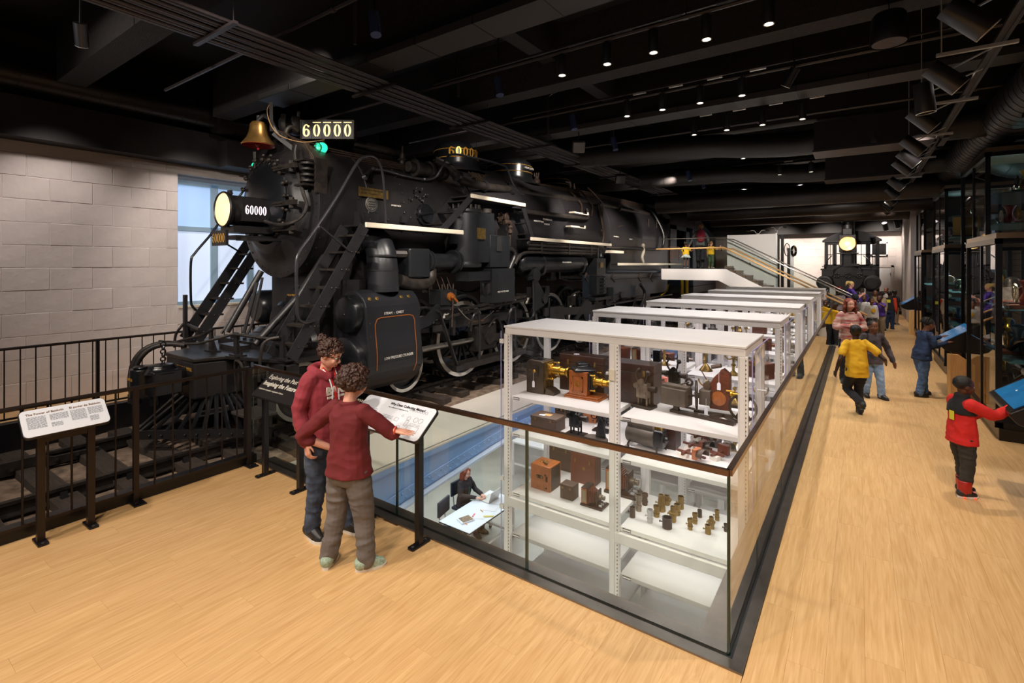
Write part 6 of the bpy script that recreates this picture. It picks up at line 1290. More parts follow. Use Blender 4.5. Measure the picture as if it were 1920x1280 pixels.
def lens_barrel(label, r0, h, m_, style=0, group=None):
    r = start('camera_lens', label, 'lens', group)
    if style == 0: pr = [(r0*0.9, 0), (r0*0.9, h*0.25), (r0*1.1, h*0.27), (r0*1.1, h*0.34), (r0*0.85, h*0.36), (r0*0.85, h*0.72), (r0*1.05, h*0.75), (r0*1.1, h), (r0*0.9, h), (r0*0.85, h*0.8)]
    elif style == 1: pr = [(r0, 0), (r0, h*0.95), (r0*1.05, h), (r0*0.85, h), (r0*0.8, h*0.7)]
    elif style == 2: pr = [(r0*1.2, 0), (r0*0.75, h*0.96), (r0*0.78, h), (r0*0.6, h), (r0*0.55, h*0.8)]
    else: pr = [(r0*0.9, 0), (r0*0.95, h*0.3), (r0*1.35, h*0.55), (r0*1.35, h*0.62), (r0*0.8, h*0.66), (r0*0.8, h), (r0*0.65, h), (r0*0.6, h*0.8)]
    mb = MB(); mb.lathe(pr, (0, 0, 0), (0, 0, 1), 20); mb.build('barrel', m_, r)
    mb = MB(); mb.lathe([(pr[-1][0], 0), (0, 0.004)], (0, 0, pr[-1][1]), (0, 0, 1), 16); mb.build('glass_element', mat('lens_glass', '2A3038', 0.1), r)
    mb = MB(); mb.ring((0, 0, h*0.5), (0, 0, 1), r0*0.9, 0.003, 18, 4); mb.cyl((-r0*1.0, 0, h*0.45), (-r0*1.5, 0, h*0.45), 0.006, 6); mb.cyl((-r0*1.5, 0, h*0.45), (-r0*1.65, 0, h*0.45), 0.012, 8); mb.build('focus_knob', m_, r); return r
def brass_stand(label, group=None, kind=0):
    r = start('brass_instrument', label, 'instrument', group)
    mb = MB(); mb.lathe([(0.09, 0), (0.09, 0.015), (0.05, 0.03), (0.02, 0.06), (0.02, 0.12), (0.035, 0.14), (0.015, 0.17), (0.015, 0.24)], (0, 0, 0), (0, 0, 1), 20); mb.build('foot', M_OLDBRASS, r)
    if kind == 0:
        mb = MB(); mb.lathe([(0.015, 0.24), (0.05, 0.28), (0.055, 0.32), (0.03, 0.36), (0.04, 0.40)], (0, 0, 0), (0, 0, 1), 18)
        for s in (-1, 1): mb.tube(smoothpath([(0, 0, 0.24), (s*0.07, 0, 0.22), (s*0.12, 0, 0.28), (s*0.12, 0, 0.34)], 3), 0.010, 6); mb.lathe([(0.015, 0), (0.035, 0.02), (0.03, 0.05)], (s*0.12, 0, 0.34), (0, 0, 1), 12)
        mb.build('branches', M_OLDBRASS, r)
    elif kind == 1:
        mb = MB(); mb.cyl((-0.07, 0, 0.30), (0.10, 0, 0.38), 0.03, 14); mb.cyl((0.08, 0, 0.37), (0.14, 0, 0.40), 0.036, 14); mb.build('telescope_tube', M_OLDBRASS, r)
    else:
        mb = MB(); mb.ring((0, 0, 0.32), (0, 1, 0), 0.12, 0.012, 28, 6); mb.ring((0, 0, 0.32), (1, 0, 0), 0.10, 0.008, 24, 5); mb.build('armillary_ring', M_OLDBRASS, r)
    return r
def bell_stand(label, group=None):
    r = start('hand_bell', label, 'bell', group); mb = MB(); mb.lathe([(0.10, 0), (0.09, 0.02), (0.05, 0.07), (0.03, 0.10), (0.01, 0.11)], (0, 0, 0), (0, 0, 1), 20); mb.build('bell_cup', M_OLDBRASS, r); mb = MB(); mb.cyl((0, 0, 0.11), (0, 0, 0.26), 0.012, 8); mb.cyl((0, 0, 0.22), (0, 0, 0.25), 0.03, 10); mb.build('handle', M_OLDBRASS, r); return r
def put(o, u, v, k, dy=0.0, rz=0.0, case=0):
    """stand an object on shelf k of the front case where the photograph shows its foot"""
    p = atZ(u, v, SHZ[k]); move(o, (p.x, p.y+dy, SHZ[k]+0.0005), rz); return o
put(metal_lantern('dark iron magic lantern with a big brass lens and paper tag, upper left shelf'), 1003, 737, 0, 0.12)
put(wood_lantern('orange wooden magic lantern with black hood, upper left shelf'), 1086, 748, 0, 0.14)
move(plain_box('long dark mahogany case behind the iron lantern on the upper left shelf', 0.62, 0.2, 0.46, W_DK, tg=True), (-2.86, 5.70, SHZ[0]))
move(plain_box('dark mahogany case with square end behind the wooden lantern and the middle post', 0.55, 0.28, 0.46, W_DK), (-2.17, 5.62, SHZ[0]))
put(projector('nickel hand projector on a rectangular iron foot, upper right shelf', 0), 1200, 768, 0, 0.12, -0.15)
put(projector('tall black projector with a square chimney behind the nickel one', 1, m_=T_BLK), 1224, 732, 0, 0.12)
put(projector('tall black projector in the middle of the upper right shelf', 0, m_=T_BLK), 1256, 742, 0, 0.2)
put(lamp_house('grey metal lamp house with a crank wheel on an iron bar, upper right shelf'), 1262, 778, 0, 0.12, -0.18)
put(reel_projector('red-brown projector with flywheel, six-hole reel and two paper tags, upper right shelf'), 1328, 788, 0, 0.22, 0.0)
put(plain_box('long flat black leather case with a paper label, second shelf on the left', 0.36, 0.24, 0.17, W_BR, lid=True, lab=True, tg=True), 1018, 808, 1, 0.12)
put(box_camera('brown box camera on top row behind the long black case, second shelf', 0.16, 0.2, 0.20, W_BR), 1036, 790, 1, 0.3)
put(projector('small black camera on a four-legged stand, second shelf left of the glass dome', 0, m_=T_BLK), 1074, 820, 1, 0.08)
put(box_camera('orange-brown wooden box behind the small black camera, second shelf', 0.18, 0.2, 0.26, W_OR), 1092, 800, 1, 0.3)
gl = start('scroll_machine', 'black scroll-legged machine beside a small glass dome, second shelf left of the middle post', 'machine')
mb = MB(); mb.bb((-0.05, -0.05, 0), (0.16, 0.08, 0.02)); mb.build('base', T_BLK, gl); mb = MB(); rr = random.Random(5)
for k in range(12): mb.ring((rr.uniform(-0.06, 0.18), rr.uniform(-0.03, 0.06), rr.uniform(0.05, 0.25)), (rr.uniform(-0.3, 0.3), 1, 0), rr.uniform(0.02, 0.04), 0.006, 14, 5)
mb.bb((0.05, 0.0, 0.02), (0.09, 0.04, 0.3)); mb.build('scrollwork', T_BLK, gl)
put(gl, 1112, 812, 1, 0.12)
dm = start('glass_dome', 'stereo viewer under a clear glass dome on a grey oval base, second shelf', 'viewer')
mb = MB(); mb.lathe([(0.13, 0), (0.13, 0.07), (0.12, 0.08), (0, 0.08)], (0, 0, 0), (0, 0, 1), 24); mb.v = [V((p.x*1.1, p.y*0.7, p.z)) for p in mb.v]; mb.build('base', T_GREY, dm); mb = MB(); mb.lathe([(0.045, 0.08), (0.045, 0.18), (0.03, 0.21), (0, 0.22)], (0, 0, 0), (0, 0, 1), 20); mb.build('dome', M_ACRYL, dm)
mb = MB(); mb.prism([(-0.06, 0.08), (0.06, 0.08), (0.04, 0.24), (0.0, 0.30), (-0.03, 0.24)], (0.05, 0.0, 0), (1, 0, 0), (0, 0, 1), (0, 0.03, 0)); mb.build('viewer', T_BLK, dm)
put(dm, 1112, 836, 1, 0.08)
put(tall_lantern('horizontal tin lantern with vent holes and a brass chimney, second shelf'), 1202, 846, 1, 0.12, -0.1)
move(plain_box('plain dark brown box behind the tin lantern, second shelf on the right', 0.24, 0.2, 0.34, W_DK), (-1.78, 5.62, SHZ[1]))
g3 = 'stereoscopes on the second shelf'
put(stereoscope('back brown stereoscope with a grey metal hood, second shelf on the right', T_GREY, g3), 1322, 832, 1, 0.05, -0.2)
put(stereoscope('middle dark stereoscope with a grey-brown hood, second shelf on the right', T_DKB, g3), 1312, 850, 1, 0.05, -0.15)
put(stereoscope('front stereoscope with an orange wooden lens box, second shelf on the right', W_BR, g3), 1300, 866, 1, 0.05, -0.25)
put(stereoscope('small metal stereo viewer at the right end of the second shelf', T_STL), 1354, 858, 1, 0.02, 1.2)
put(box_camera('orange wooden box camera with brass keys and a side lens, third shelf', 0.28, 0.26, 0.30, W_OR), 1014, 918, 2, 0.12)
put(plain_box('dark grey-brown box behind the orange camera, third shelf', 0.32, 0.18, 0.34, W_BR, lab=False, tg=True), 1042, 886, 2, 0.2)
put(plain_box('large reddish wooden box with a brass disc on its face, third shelf', 0.34, 0.18, 0.36, W_RB, lid=False, disc=0.022), 1086, 912, 2, 0.18)
put(plain_box('small cubic brown leather box camera, third shelf between the two wooden cameras', 0.17, 0.15, 0.17, W_BR, lid=False), 1060, 938, 2, 0.1)
put(bellows_camera('small folding camera with a ground-glass side and nickel lens, third shelf', 1.1), 1103, 948, 2, 0.06)
put(bellows_camera('large dark folding camera on the third shelf by the middle post', 1.6, m_=W_DK), 1143, 935, 2, 0.26)
jars = [(1186, 969, .030, .11, W_BR, 1, 'brown barrel lens with a side knob'), (1197.5, 957, .034, .18, T_STL, 0, 'tall silver lens'), (1209, 946, .034, .13, W_BR, 0, 'brown lens with a brass waist'), (1219, 979, .032, .14, M_GAL, 0, 'bright chrome lens'),
 (1231, 968, .032, .12, M_OLDBRASS, 0, 'brass lens with a dark foot'), (1240, 957, .040, .18, M_OLDBRASS, 2, 'tapering fluted brass lens'), (1250, 945, .042, .10, M_OLDBRASS, 3, 'wide-mouthed brass lens'), (1251, 989, .050, .11, T_DKB, 1, 'short wide black lens drum'),
 (1262, 977, .036, .16, M_OLDBRASS, 3, 'brass lens with a flared collar'), (1270, 965, .034, .12, M_OLDBRASS, 0, 'brass lens behind the flared one'), (1276.6, 953, .032, .14, M_OLDBRASS, 1, 'straight brass lens with a knob'), (1294, 992, .026, .11, M_OLDBRASS, 0, 'slim brass lens'),
 (1303, 981, .026, .11, M_OLDBRASS, 0, 'slim dark-ringed brass lens'), (1312, 969, .024, .08, T_DKB, 1, 'small black lens with a brass clip'), (1327.6, 1000, .030, .09, M_OLDBRASS, 1, 'short brass lens in front of the hatted one'), (1334, 990, .030, .12, M_OLDBRASS, 3, 'brass lens with a brim like a hat'),
 (1344.5, 975, .024, .11, M_OLDBRASS, 0, 'slender black and brass lens'), (1361, 996, .020, .08, T_DKB, 0, 'tiny dark lens by the right post')]
for u, v, r0, h, m_, st, lb in jars:
    put(lens_barrel(lb+' on the third shelf', r0, h, m_, st, 'brass lenses on the third shelf'), u, v, 2)
tr = thing('acrylic_tray', 'clear acrylic tray set under the brass lenses', 'tray', (-1.5, 5.3, SHZ[2]))
# contents of the cases behind, mostly copies
random.seed(21)
protos = []
def clutter(i):
    kinds = [lambda l: brass_stand(l, None, 0), lambda l: brass_stand(l, None, 1), lambda l: brass_stand(l, None, 2), lambda l: plain_box(l, 0.3, 0.2, 0.22, W_RB), lambda l: projector(l, 1, None, T_BLK), lambda l: bell_stand(l), lambda l: bellows_camera(l, 1.3), lambda l: plain_box(l, 0.34, 0.22, 0.14, W_DK)]
    return kinds[i]
nm = ['branched brass candle stand', 'brass telescope on a round foot', 'brass ring instrument', 'red-brown wooden box', 'black projector with a chimney', 'brass hand bell', 'folding wooden camera', 'flat dark wooden box']
base = {}
for ci, y0 in enumerate(CYS[1:], 1):
    for k in ((0, 1, 2) if ci == 1 else ((0, 1) if ci < 4 else (0,))):
        slots = [-3.3, -2.95, -2.55, -1.9, -1.5, -1.15] if ci < 4 else [-3.1, -2.6, -1.7, -1.2]
        for si, x in enumerate(slots):
            q = (ci*3+k*5+si*3+(si//3)) % 8
            lab = '%s in the %s case, %s shelf, %s' % (nm[q], ordn[ci], ['top', 'second', 'third'][k], ['far left', 'left', 'left of the post', 'right of the post', 'right', 'far right'][si])
            rz = random.uniform(-0.5, 0.5); loc = (x, y0+0.4+random.uniform(-0.1, 0.14), SHZ[k]+0.0005)
            if q not in base: o = clutter(q)(lab); base[q] = o; move(o, loc, rz)
            else: dup(base[q], loc, rz, lab)
bx = thing('magenta_folder', 'pink-red folder standing in the second case behind the tin lantern', 'folder', (-2.2, 7.9, SHZ[1]))
mb = MB(); mb.bb((-2.62, 7.85, SHZ[1]), (-2.50, 7.9, SHZ[1]+0.26)); mb.build('cover', mat('salmon', 'B8604E', 0.6), bx)
mb = MB(); mb.bb((-2.62, 7.90, SHZ[1]), (-2.50, 7.93, SHZ[1]+0.25)); mb.build('pages', T_TAG, bx)
for k in range(3):      # acrylic tray sheets under the lenses
    mb = MB(); mb.bb((-2.02+k*0.38, 5.0, SHZ[2]+0.0), (-1.66+k*0.38, 5.62, SHZ[2]+0.0004)); mb.build('sheet', M_SHELF, tr)

# ---------------------------------------------------------------- lower storage floor: table, chairs, laptop, papers
M_CHAIR = mat('chair_vinyl', '1B2334', 0.5)
TT = PF+0.75
tb = thing('work_table', 'white work table with black edge on the lower storage floor', 'table', (-6.1, 7.6, PF))
tx0, tx1, ty0, ty1 = -6.50, -5.75, 6.88, 8.45
mb = MB(); mb.bb((tx0, ty0, TT-0.02), (tx1, ty1, TT)); mb.build('tabletop', mat('laminate_white', 'E6EAF4', 0.35), tb); mb = MB(); mb.bb((tx0-0.004, ty0-0.004, TT-0.028), (tx1+0.004, ty1+0.004, TT-0.006)); mb.build('edge_band', M_KIOSK, tb)
for x in (tx0+0.08, tx1-0.08):
    for y in (ty0+0.08, ty1-0.08): mb = MB(); mb.bb((x-0.025, y-0.025, PF+0.06), (x+0.025, y+0.025, TT-0.03)); lg = mb.build('leg', M_CASE, tb); mb = MB(); mb.cyl((x-0.015, y, PF+0.035), (x+0.015, y, PF+0.035), 0.035, 12); mb.build('caster', M_KIOSK, lg)
mb = MB(); mb.beam((tx1-0.08, ty0+0.08, PF+0.25), (tx1-0.08, ty1-0.08, PF+0.25), 0.04, 0.04); mb.beam((tx0+0.08, ty0+0.08, TT-0.1), (tx0+0.08, ty1-0.08, TT-0.1), 0.04, 0.04); mb.beam((tx0+0.08, ty1-0.3, PF+0.25), (tx1-0.08, ty1-0.3, PF+0.25), 0.04, 0.04); mb.build('stretcher', M_CASE, tb)
def tt(u, v): return atZ(u, v, TT+0.001)
bk = thing('book', 'book with a dark city cover and coloured page flags on the white table', 'book', tuple(tt(873, 975)))
c = tt(873, 975); mb = MB(); mb.box(c+V((0, 0, 0.012)), (0.21, 0.27, 0.022), -0.35); mb.build('pages', T_TAG, bk); mb = MB(); mb.box(c+V((0, 0.01, 0.025)), (0.19, 0.22, 0.003), -0.35); mb.build('cover', mat('book_cover', '2E4A78', 0.4, 0, 0.5, 40, col2='B08A50'), bk)
mb = MB(); mb.box(c+V((0.1, -0.1, 0.01)), (0.06, 0.02, 0.002), -0.3); mb.build('page_flag', mat('flag_orange', 'E08A2A', 0.6), bk)
for k, (u, v, w_, h_, r_, cl, nm_, lb) in enumerate(((900, 965, .22, .30, .5, T_TAG, 'paper_sheet', 'loose white printed sheet beside the book on the table'), (918, 952, .3, .24, .4, T_TAG, 'paper_sheet', 'white plan sheet in front of the laptop'), (932, 940, .28, .22, .2, T_TAG, 'paper_sheet', 'white sheet by the case post on the table'), (888, 966, .03, .13, .3, mat('pink_marker', 'E86A80', .5), 'sticky_note', 'pink sticky strip beside the book'), (916, 968, .05, .2, -.9, mat('yellow_notes', 'D9C45A', .6), 'sticky_note', 'yellow sticky notes along the near edge of the papers'), (903, 958, .012, .1, 1.2, mat('pencil_wood', 'C88A34', .5), 'pencil', 'orange pencil lying on the papers'))):
    c = tt(u, v); o = MB(); o.box(c+V((0, 0, 0.002+k*0.0012)), (w_, h_, 0.0012 if nm_ != 'pencil' else 0.008), r_); o = o.build(nm_, cl); tag(o, lb, nm_.replace('_', ' '))
def office_chair(loc, rz, lab):
    r = start('office_chair', lab, 'chair')
    mb = MB(); mb.bb((-0.23, -0.22, 0.44), (0.23, 0.22, 0.50)); mb.build('seat', M_CHAIR, r, bevel=0.02); mb = MB(); mb.bb((-0.21, 0.22, 0.68), (0.21, 0.27, 0.98)); mb.build('backrest', M_CHAIR, r, bevel=0.022)
    mb = MB(); mb.beam((-0.1, 0.26, 0.46), (-0.1, 0.29, 0.75), 0.02, 0.02); mb.beam((0.1, 0.26, 0.46), (0.1, 0.29, 0.75), 0.02, 0.02); mb.cyl((0, 0, 0.1), (0, 0, 0.44), 0.03, 10); mb.build('stem', M_GAL, r)
    for k in range(5): t = 2*pi*k/5; mb = MB(); mb.beam((0, 0, 0.1), (0.26*cos(t), 0.26*sin(t), 0.07), 0.04, 0.03); mb.cyl((0.26*cos(t)-0.02, 0.26*sin(t), 0.03), (0.26*cos(t)+0.02, 0.26*sin(t), 0.03), 0.03, 10); mb.build('leg', M_KIOSK, r)
    return move(r, loc, rz)
office_chair((-6.47, 7.28, PF), pi/2+0.2, 'empty dark blue office chair pulled up to the white table')
office_chair((-6.82, 8.05, PF), pi/2, 'dark office chair the seated woman sits on')
lp = thing('laptop', 'open silver laptop in front of the seated woman', 'laptop', (-6.25, 8.12, TT))
mb = MB(); mb.box((-6.27, 8.12, TT+0.01), (0.24, 0.34, 0.016)); mb.build('keyboard_base', M_GAL, lp, bevel=0.004); mb = MB(); mb.box((-6.11, 8.12, TT+0.12), (0.008, 0.34, 0.24), 0, 0, 0.3); mb.build('screen_lid', M_GAL, lp)
# racks deeper in the store
for k, (x, y) in enumerate(((-7.6, 13.2), (-5.6, 16.5), (-8.6, 16.8), (-2.2, 11.4), (-6.8, 11.2))):
    wb = thing('steel_workbench', 'white steel workbench on casters on the lower floor, %s' % ['behind the front case at left', 'far under the ledge', 'farthest at the left', 'under the third case', 'nearest behind the seated woman'][k], 'workbench', (x, y, PF))
    mb = MB(); mb.bb((x-0.8, y-0.4, PF+0.86), (x+0.8, y+0.4, PF+0.9)); mb.build('worktop', M_CASE, wb)
    for a in (-0.75, 0.75):
        for b in (-0.35, 0.35): mb = MB(); mb.bb((x+a-0.03, y+b-0.03, PF+0.0), (x+a+0.03, y+b+0.03, PF+0.86)); mb.build('leg', M_CASE, wb)
    mb = MB(); mb.beam((x-0.75, y-0.35, PF+0.3), (x+0.75, y-0.35, PF+0.3), 0.04, 0.04); mb.beam((x-0.75, y+0.35, PF+0.3), (x+0.75, y+0.35, PF+0.3), 0.04, 0.04); mb.build('stretcher', M_CASE, wb)
# ================================================================ PEOPLE
def skinmat(n, c): return mat('skin_'+n, c, 0.5, 0, 0.05, 9, spec=0.35)
SK = {'light': skinmat('light', 'D9A08A'), 'dark': skinmat('dark', '5A3626'), 'deep': skinmat('deep', '3A231B'), 'mid': skinmat('mid', '7B4E38')}
def cloth(n, c, var=0.1, vs=8, rough=0.85, **k): return mat('cloth_'+n, c, rough, 0, var, vs, 0.25, 220, **k)
HAIRB = mat('hair_brown', '3A221A', 0.5, 0, 0.35, 30, 0.5, 120); HAIRK = mat('hair_black', '15110F', 0.6, 0, 0.2, 30, 0.5, 160); HAIRR = mat('hair_auburn', '7A3420', 0.45, 0, 0.3, 20, 0.4, 90, stretch=(6, 6, 1)); HAIRBL = mat('hair_blonde', 'C9A866', 0.45, 0, 0.2, 20, 0.4, 90, stretch=(6, 6, 1)); HAIRLB = mat('hair_light_brown', '8A6238', 0.5, 0, 0.3, 20, 0.4, 90)
EYEW = mat('eye_white', 'E8E4E0', 0.2); EYEB = mat('eye_iris', '2A1A12', 0.15); LIPS = mat('lips', 'A8584E', 0.45); LIPD = mat('lips_dark', '5E2E28', 0.45)
def remesh(mb, name, m_, parent, vox, smooth=2, amp=0.0, fr=9.0, seed=0.0, aniso=None):
    me = bpy.data.meshes.new('tmp'); me.from_pydata([tuple(p) for p in mb.v], [], mb.f); me.update()
    ob = bpy.data.objects.new('tmp', me); C.objects.link(ob)
    r = ob.modifiers.new('r', 'REMESH'); r.mode = 'VOXEL'; r.voxel_size = vox
    if smooth: s_ = ob.modifiers.new('s', 'SMOOTH'); s_.iterations = smooth; s_.factor = 0.6
    dg = bpy.context.evaluated_depsgraph_get(); dg.update()
    nm = bpy.data.meshes.new_from_object(ob.evaluated_get(dg)); bpy.data.objects.remove(ob); bpy.data.meshes.remove(me)
    if amp:
        ns = [v.normal.copy() for v in nm.vertices]; ax = aniso or (1, 1, 1)
        for v, n in zip(nm.vertices, ns):
            p = V((v.co.x*fr*ax[0]+seed, v.co.y*fr*ax[1], v.co.z*fr*ax[2])); q = noise.noise(p); q2 = noise.noise(p*2.3+V((5, 1, 2)))
            v.co += n*(amp*(1.0-2.2*abs(q)) + amp*0.45*q2)
    nm.polygons.foreach_set('use_smooth', [True]*len(nm.polygons)); nm.name = name
    nm.materials.clear(); nm.materials.append(m_)
    o = bpy.data.objects.new(name, nm); C.objects.link(o); o.parent = parent; ORG[o.name] = V((0, 0, 0)); return o
def limb(mb, pts, rs, k=4, n=12):
    pts = [V(p) for p in pts]; sp = smoothpath(pts, k); m = len(pts)-1; rr = []
    for i in range(len(sp)):
        t = i/k; j = min(int(t), m-1); f = t-j; rr.append(rs[j]*(1-f)+rs[j+1]*f)
    mb.tube(sp, rr, n); mb.sph(sp[0], rr[0]*0.99, n, 8); mb.sph(sp[-1], rr[-1]*0.99, n, 8)
def hloft(mb, rings, rot=0.0, n=20):   # rings of (centre, rx, ry), lying flat, turned by rot
    vs = []; cr, sr = cos(rot), sin(rot)
    for c, rx, ry in rings:
        c = V(c)
        for k in range(n):
            t = 2*pi*k/n; x, y = rx*cos(t), ry*sin(t)
            sq = 1.0+0.07*abs(sin(2*t)); x *= sq; y *= sq; vs.append(c+V((x*cr-y*sr, x*sr+y*cr, 0)))
    m = len(rings); fs = [(i*n+k, i*n+(k+1) % n, (i+1)*n+(k+1) % n, (i+1)*n+k) for i in range(m-1) for k in range(n)]
    fs += [tuple(reversed(range(n))), tuple((m-1)*n+k for k in range(n))]; mb.add(vs, fs, True)
def hand(mb, w, d, nrm, L_, side, curl=0.35, spread=0.10):
    """palm and five fingers: w wrist, d direction, nrm direction the palm faces, side +1 for a right hand"""
    w, d, nrm = V(w), V(d).normalized(), V(nrm); nrm = (nrm-d*nrm.dot(d)).normalized(); a = d.cross(nrm).normalized()*side
    pl = L_*0.50; rr = L_*0.048
    for s, q in ((-0.30, 0.9), (-0.1, 1.0), (0.1, 1.0), (0.30, 0.95)):
        mb.tube([w+a*(s*L_*0.28), w+d*pl*q+a*(s*L_*0.62)], [L_*0.085, L_*0.078], 8); mb.sph(w+d*pl*q+a*(s*L_*0.62), L_*0.075, 8, 6)
    for i, (s, ln) in enumerate(((0.33, 0.44), (0.11, 0.50), (-0.11, 0.46), (-0.33, 0.36))):
        p0 = w+d*(pl*0.9)+a*(s*L_*0.56); dd = (d+a*(s*spread*4)).normalized(); pts = [p0]; ang = 0
        for seg, f in enumerate((0.45, 0.30, 0.25)):
            ang += curl*(0.5 if seg == 0 else 0.9); pts.append(pts[-1]+(dd*cos(ang)+nrm*sin(ang))*(ln*L_*f))
        mb.tube(pts, [rr*1.05, rr, rr*0.92, rr*0.8], 8); mb.sph(pts[-1], rr*0.8, 6, 5)
    p0 = w+d*(L_*0.10)+a*(L_*0.16); dd = (d*0.62+a*0.75+nrm*0.25).normalized()
    pts = [p0, p0+dd*L_*0.20, p0+dd*L_*0.20+(dd+d*0.5).normalized()*L_*0.15, p0+dd*L_*0.20+(dd+d*0.9).normalized()*L_*0.26]
    mb.tube(pts, [rr*1.7, rr*1.25, rr*1.1, rr*0.85], 8); mb.sph(pts[-1], rr*0.85, 6, 5)
def person(label, loc, rz, h, skin='light', hh=None, hair=('short', HAIRK), shirt=None, sleeve='long', pants=None, shoes=None, pose=None, vox=0.012, head=(0, 0), female=False, group=None, name='person', sw=None, hoodie=False, belly=1.0, skirt=None, seated=False, cat='person'):
    r = thing(name, label, cat, (0, 0, 0), group); P_ = dict(pose or {}); hh = hh or h*0.135; L = h
    sk = SK[skin]; hipz = P_.get('hipz', 0.505*h); lean = V(P_.get('lean', (0, 0, 0)))
    sh_z = h-hh-0.035*h; sw = sw or (0.098*h if female else 0.108*h)
    pel = V((0, 0, hipz))+V(P_.get('pel', (0, 0, 0))); dz = hipz-0.505*h
    che = V((0, 0, sh_z-0.02*h+dz))+lean; neck = V((0, 0, sh_z+0.015*h+dz))+lean*1.08; tw = P_.get('twist', 0.0)
    hc = neck+V((0, 0.015*h, hh*0.60))+V(P_.get('headoff', (0, 0, 0)))
    J = {}
    for s, sd in ((-1, 'L'), (1, 'R')):
        J[sd+'sh'] = che+V((s*sw*cos(tw), s*sw*sin(tw), -0.005*h)); J[sd+'hp'] = pel+V((s*0.052*h, 0, -0.01*h))
        J[sd+'el'] = V(P_.get(sd+'el', J[sd+'sh']+V((s*0.03*h, -0.02*h, -0.17*h)))); J[sd+'wr'] = V(P_.get(sd+'wr', J[sd+'el']+V((s*0.005*h, 0.03*h, -0.145*h))))
        J[sd+'an'] = V(P_.get(sd+'an', (s*0.06*h, -0.01*h, 0.05*h))); J[sd+'kn'] = V(P_.get(sd+'kn', (J[sd+'hp']*0.46+J[sd+'an']*0.54)+V((0, 0.015*h, 0))))
        J[sd+'ft'] = V(P_.get(sd+'ft', (s*0.25, 1, 0))).normalized()
    hl = 0.105*h
    # ---- body (skin)
    mb = MB(); k = h
    hloft(mb, [(pel+V((0, 0, -0.05*k)), 0.06*k, 0.045*k), (pel, 0.075*k, 0.05*k), ((pel+che)/2, 0.06*k, 0.045*k), (che-V((0, 0, 0.03*k)), 0.085*k, 0.048*k), (che+V((0, 0, 0.012*k)), 0.05*k, 0.036*k)], tw)
    limb(mb, [neck-V((0, 0, 0.02*k)), neck+(hc-neck)*0.55], [0.036*k if not female else 0.031*k, 0.031*k if not female else 0.028*k])
    for sd in 'LR':
        s = -1 if sd == 'L' else 1
        limb(mb, [J[sd+'sh'], (J[sd+'sh']+J[sd+'el'])/2, J[sd+'el']], [0.026*k, 0.025*k, 0.021*k]); limb(mb, [J[sd+'el'], J[sd+'el']*0.6+J[sd+'wr']*0.4, J[sd+'wr']], [0.0215*k, 0.0215*k, 0.0145*k])
        d = (J[sd+'wr']-J[sd+'el']).normalized(); d = V(P_.get(sd+'hd', d)).normalized(); hand(mb, J[sd+'wr'], d, P_.get(sd+'pn', (-s*0.9, 0.3, 0.0)), hl, s*(1 if P_.get(sd+'flip', 0) == 0 else -1), P_.get(sd+'curl', 0.35), P_.get(sd+'spread', 0.08))
        limb(mb, [J[sd+'hp'], J[sd+'kn'], J[sd+'an']], [0.045*k, 0.03*k, 0.022*k])
        mb.tube([J[sd+'an'], J[sd+'an']+J[sd+'ft']*0.07*k+V((0, 0, -0.025*k))], 0.02*k, 8)
    # head in its own frame, then turned
    Mh = Matrix.Translation(hc) @ Matrix.Rotation(head[0], 4, 'Z') @ Matrix.Rotation(head[1], 4, 'X')
    hb = MB(); q = hh
    hb.sph((0, -0.03*q, 0.14*q), q, 20, 14, (0.355, 0.42, 0.37)); hb.sph((0, 0.10*q, -0.12*q), q, 18, 12, (0.275, 0.29, 0.36)); hb.sph((0, 0.17*q, -0.34*q), q, 12, 8, (0.15, 0.15, 0.12))
    hb.sph((0, 0.02*q, -0.22*q), q, 14, 10, (0.27, 0.28, 0.22))
    hb.tube([(0, 0.36*q, 0.04*q), (0, 0.43*q, -0.06*q), (0, 0.45*q, -0.12*q)], [0.03*q, 0.045*q, 0.06*q], 8); hb.sph((0, 0.42*q, -0.13*q), 0.065*q, 8, 6, (1.4, 0.9, 0.7))
    hb.sph((0, 0.345*q, -0.255*q), q, 10, 6, (0.11, 0.07, 0.05)); hb.sph((0, 0.34*q, -0.31*q), q, 10, 6, (0.085, 0.06, 0.04))
    for s in (-1, 1):
        hb.sph((s*0.345*q, -0.03*q, -0.04*q), q, 10, 8, (0.045, 0.085, 0.13)); hb.sph((s*0.16*q, 0.30*q, -0.12*q), q, 10, 8, (0.12, 0.09, 0.12)); hb.tube([(s*0.05*q, 0.365*q, 0.085*q), (s*0.22*q, 0.315*q, 0.085*q)], 0.03*q, 6)
    hb.xf(Mh); mb.add(hb.v, hb.f, True)
    body = remesh(mb, 'body', sk, r, vox, 2)
    for s in (-1, 1):
        e = MB(); e.sph(Mh @ V((s*0.135*q, 0.318*q, 0.0)), 0.058*q, 10, 8); eo = e.build('eye', EYEW, r); e = MB(); e.sph(Mh @ V((s*0.135*q, 0.355*q, -0.002*q)), 0.032*q, 8, 6); e.build('iris', EYEB, eo)
        e = MB(); pts = [Mh @ V((s*(0.06+0.05*i)*q, (0.385-0.012*i*i)*q, (0.105+0.012*(1 if i in (1, 2) else 0))*q)) for i in range(4)]; e.tube(pts, [0.012*q, 0.018*q, 0.016*q, 0.008*q], 5); e.build('eyebrow', hair[1], r)
    e = MB(); e.tube([Mh @ V((x*q, (0.412-abs(x)*0.35)*q, (-0.275+abs(x)*0.1)*q)) for x in (-0.1, -0.05, 0, 0.05, 0.1)], [0.006*q, 0.02*q, 0.022*q, 0.02*q, 0.006*q], 6); e.build('mouth', LIPS if skin == 'light' else LIPD, r)
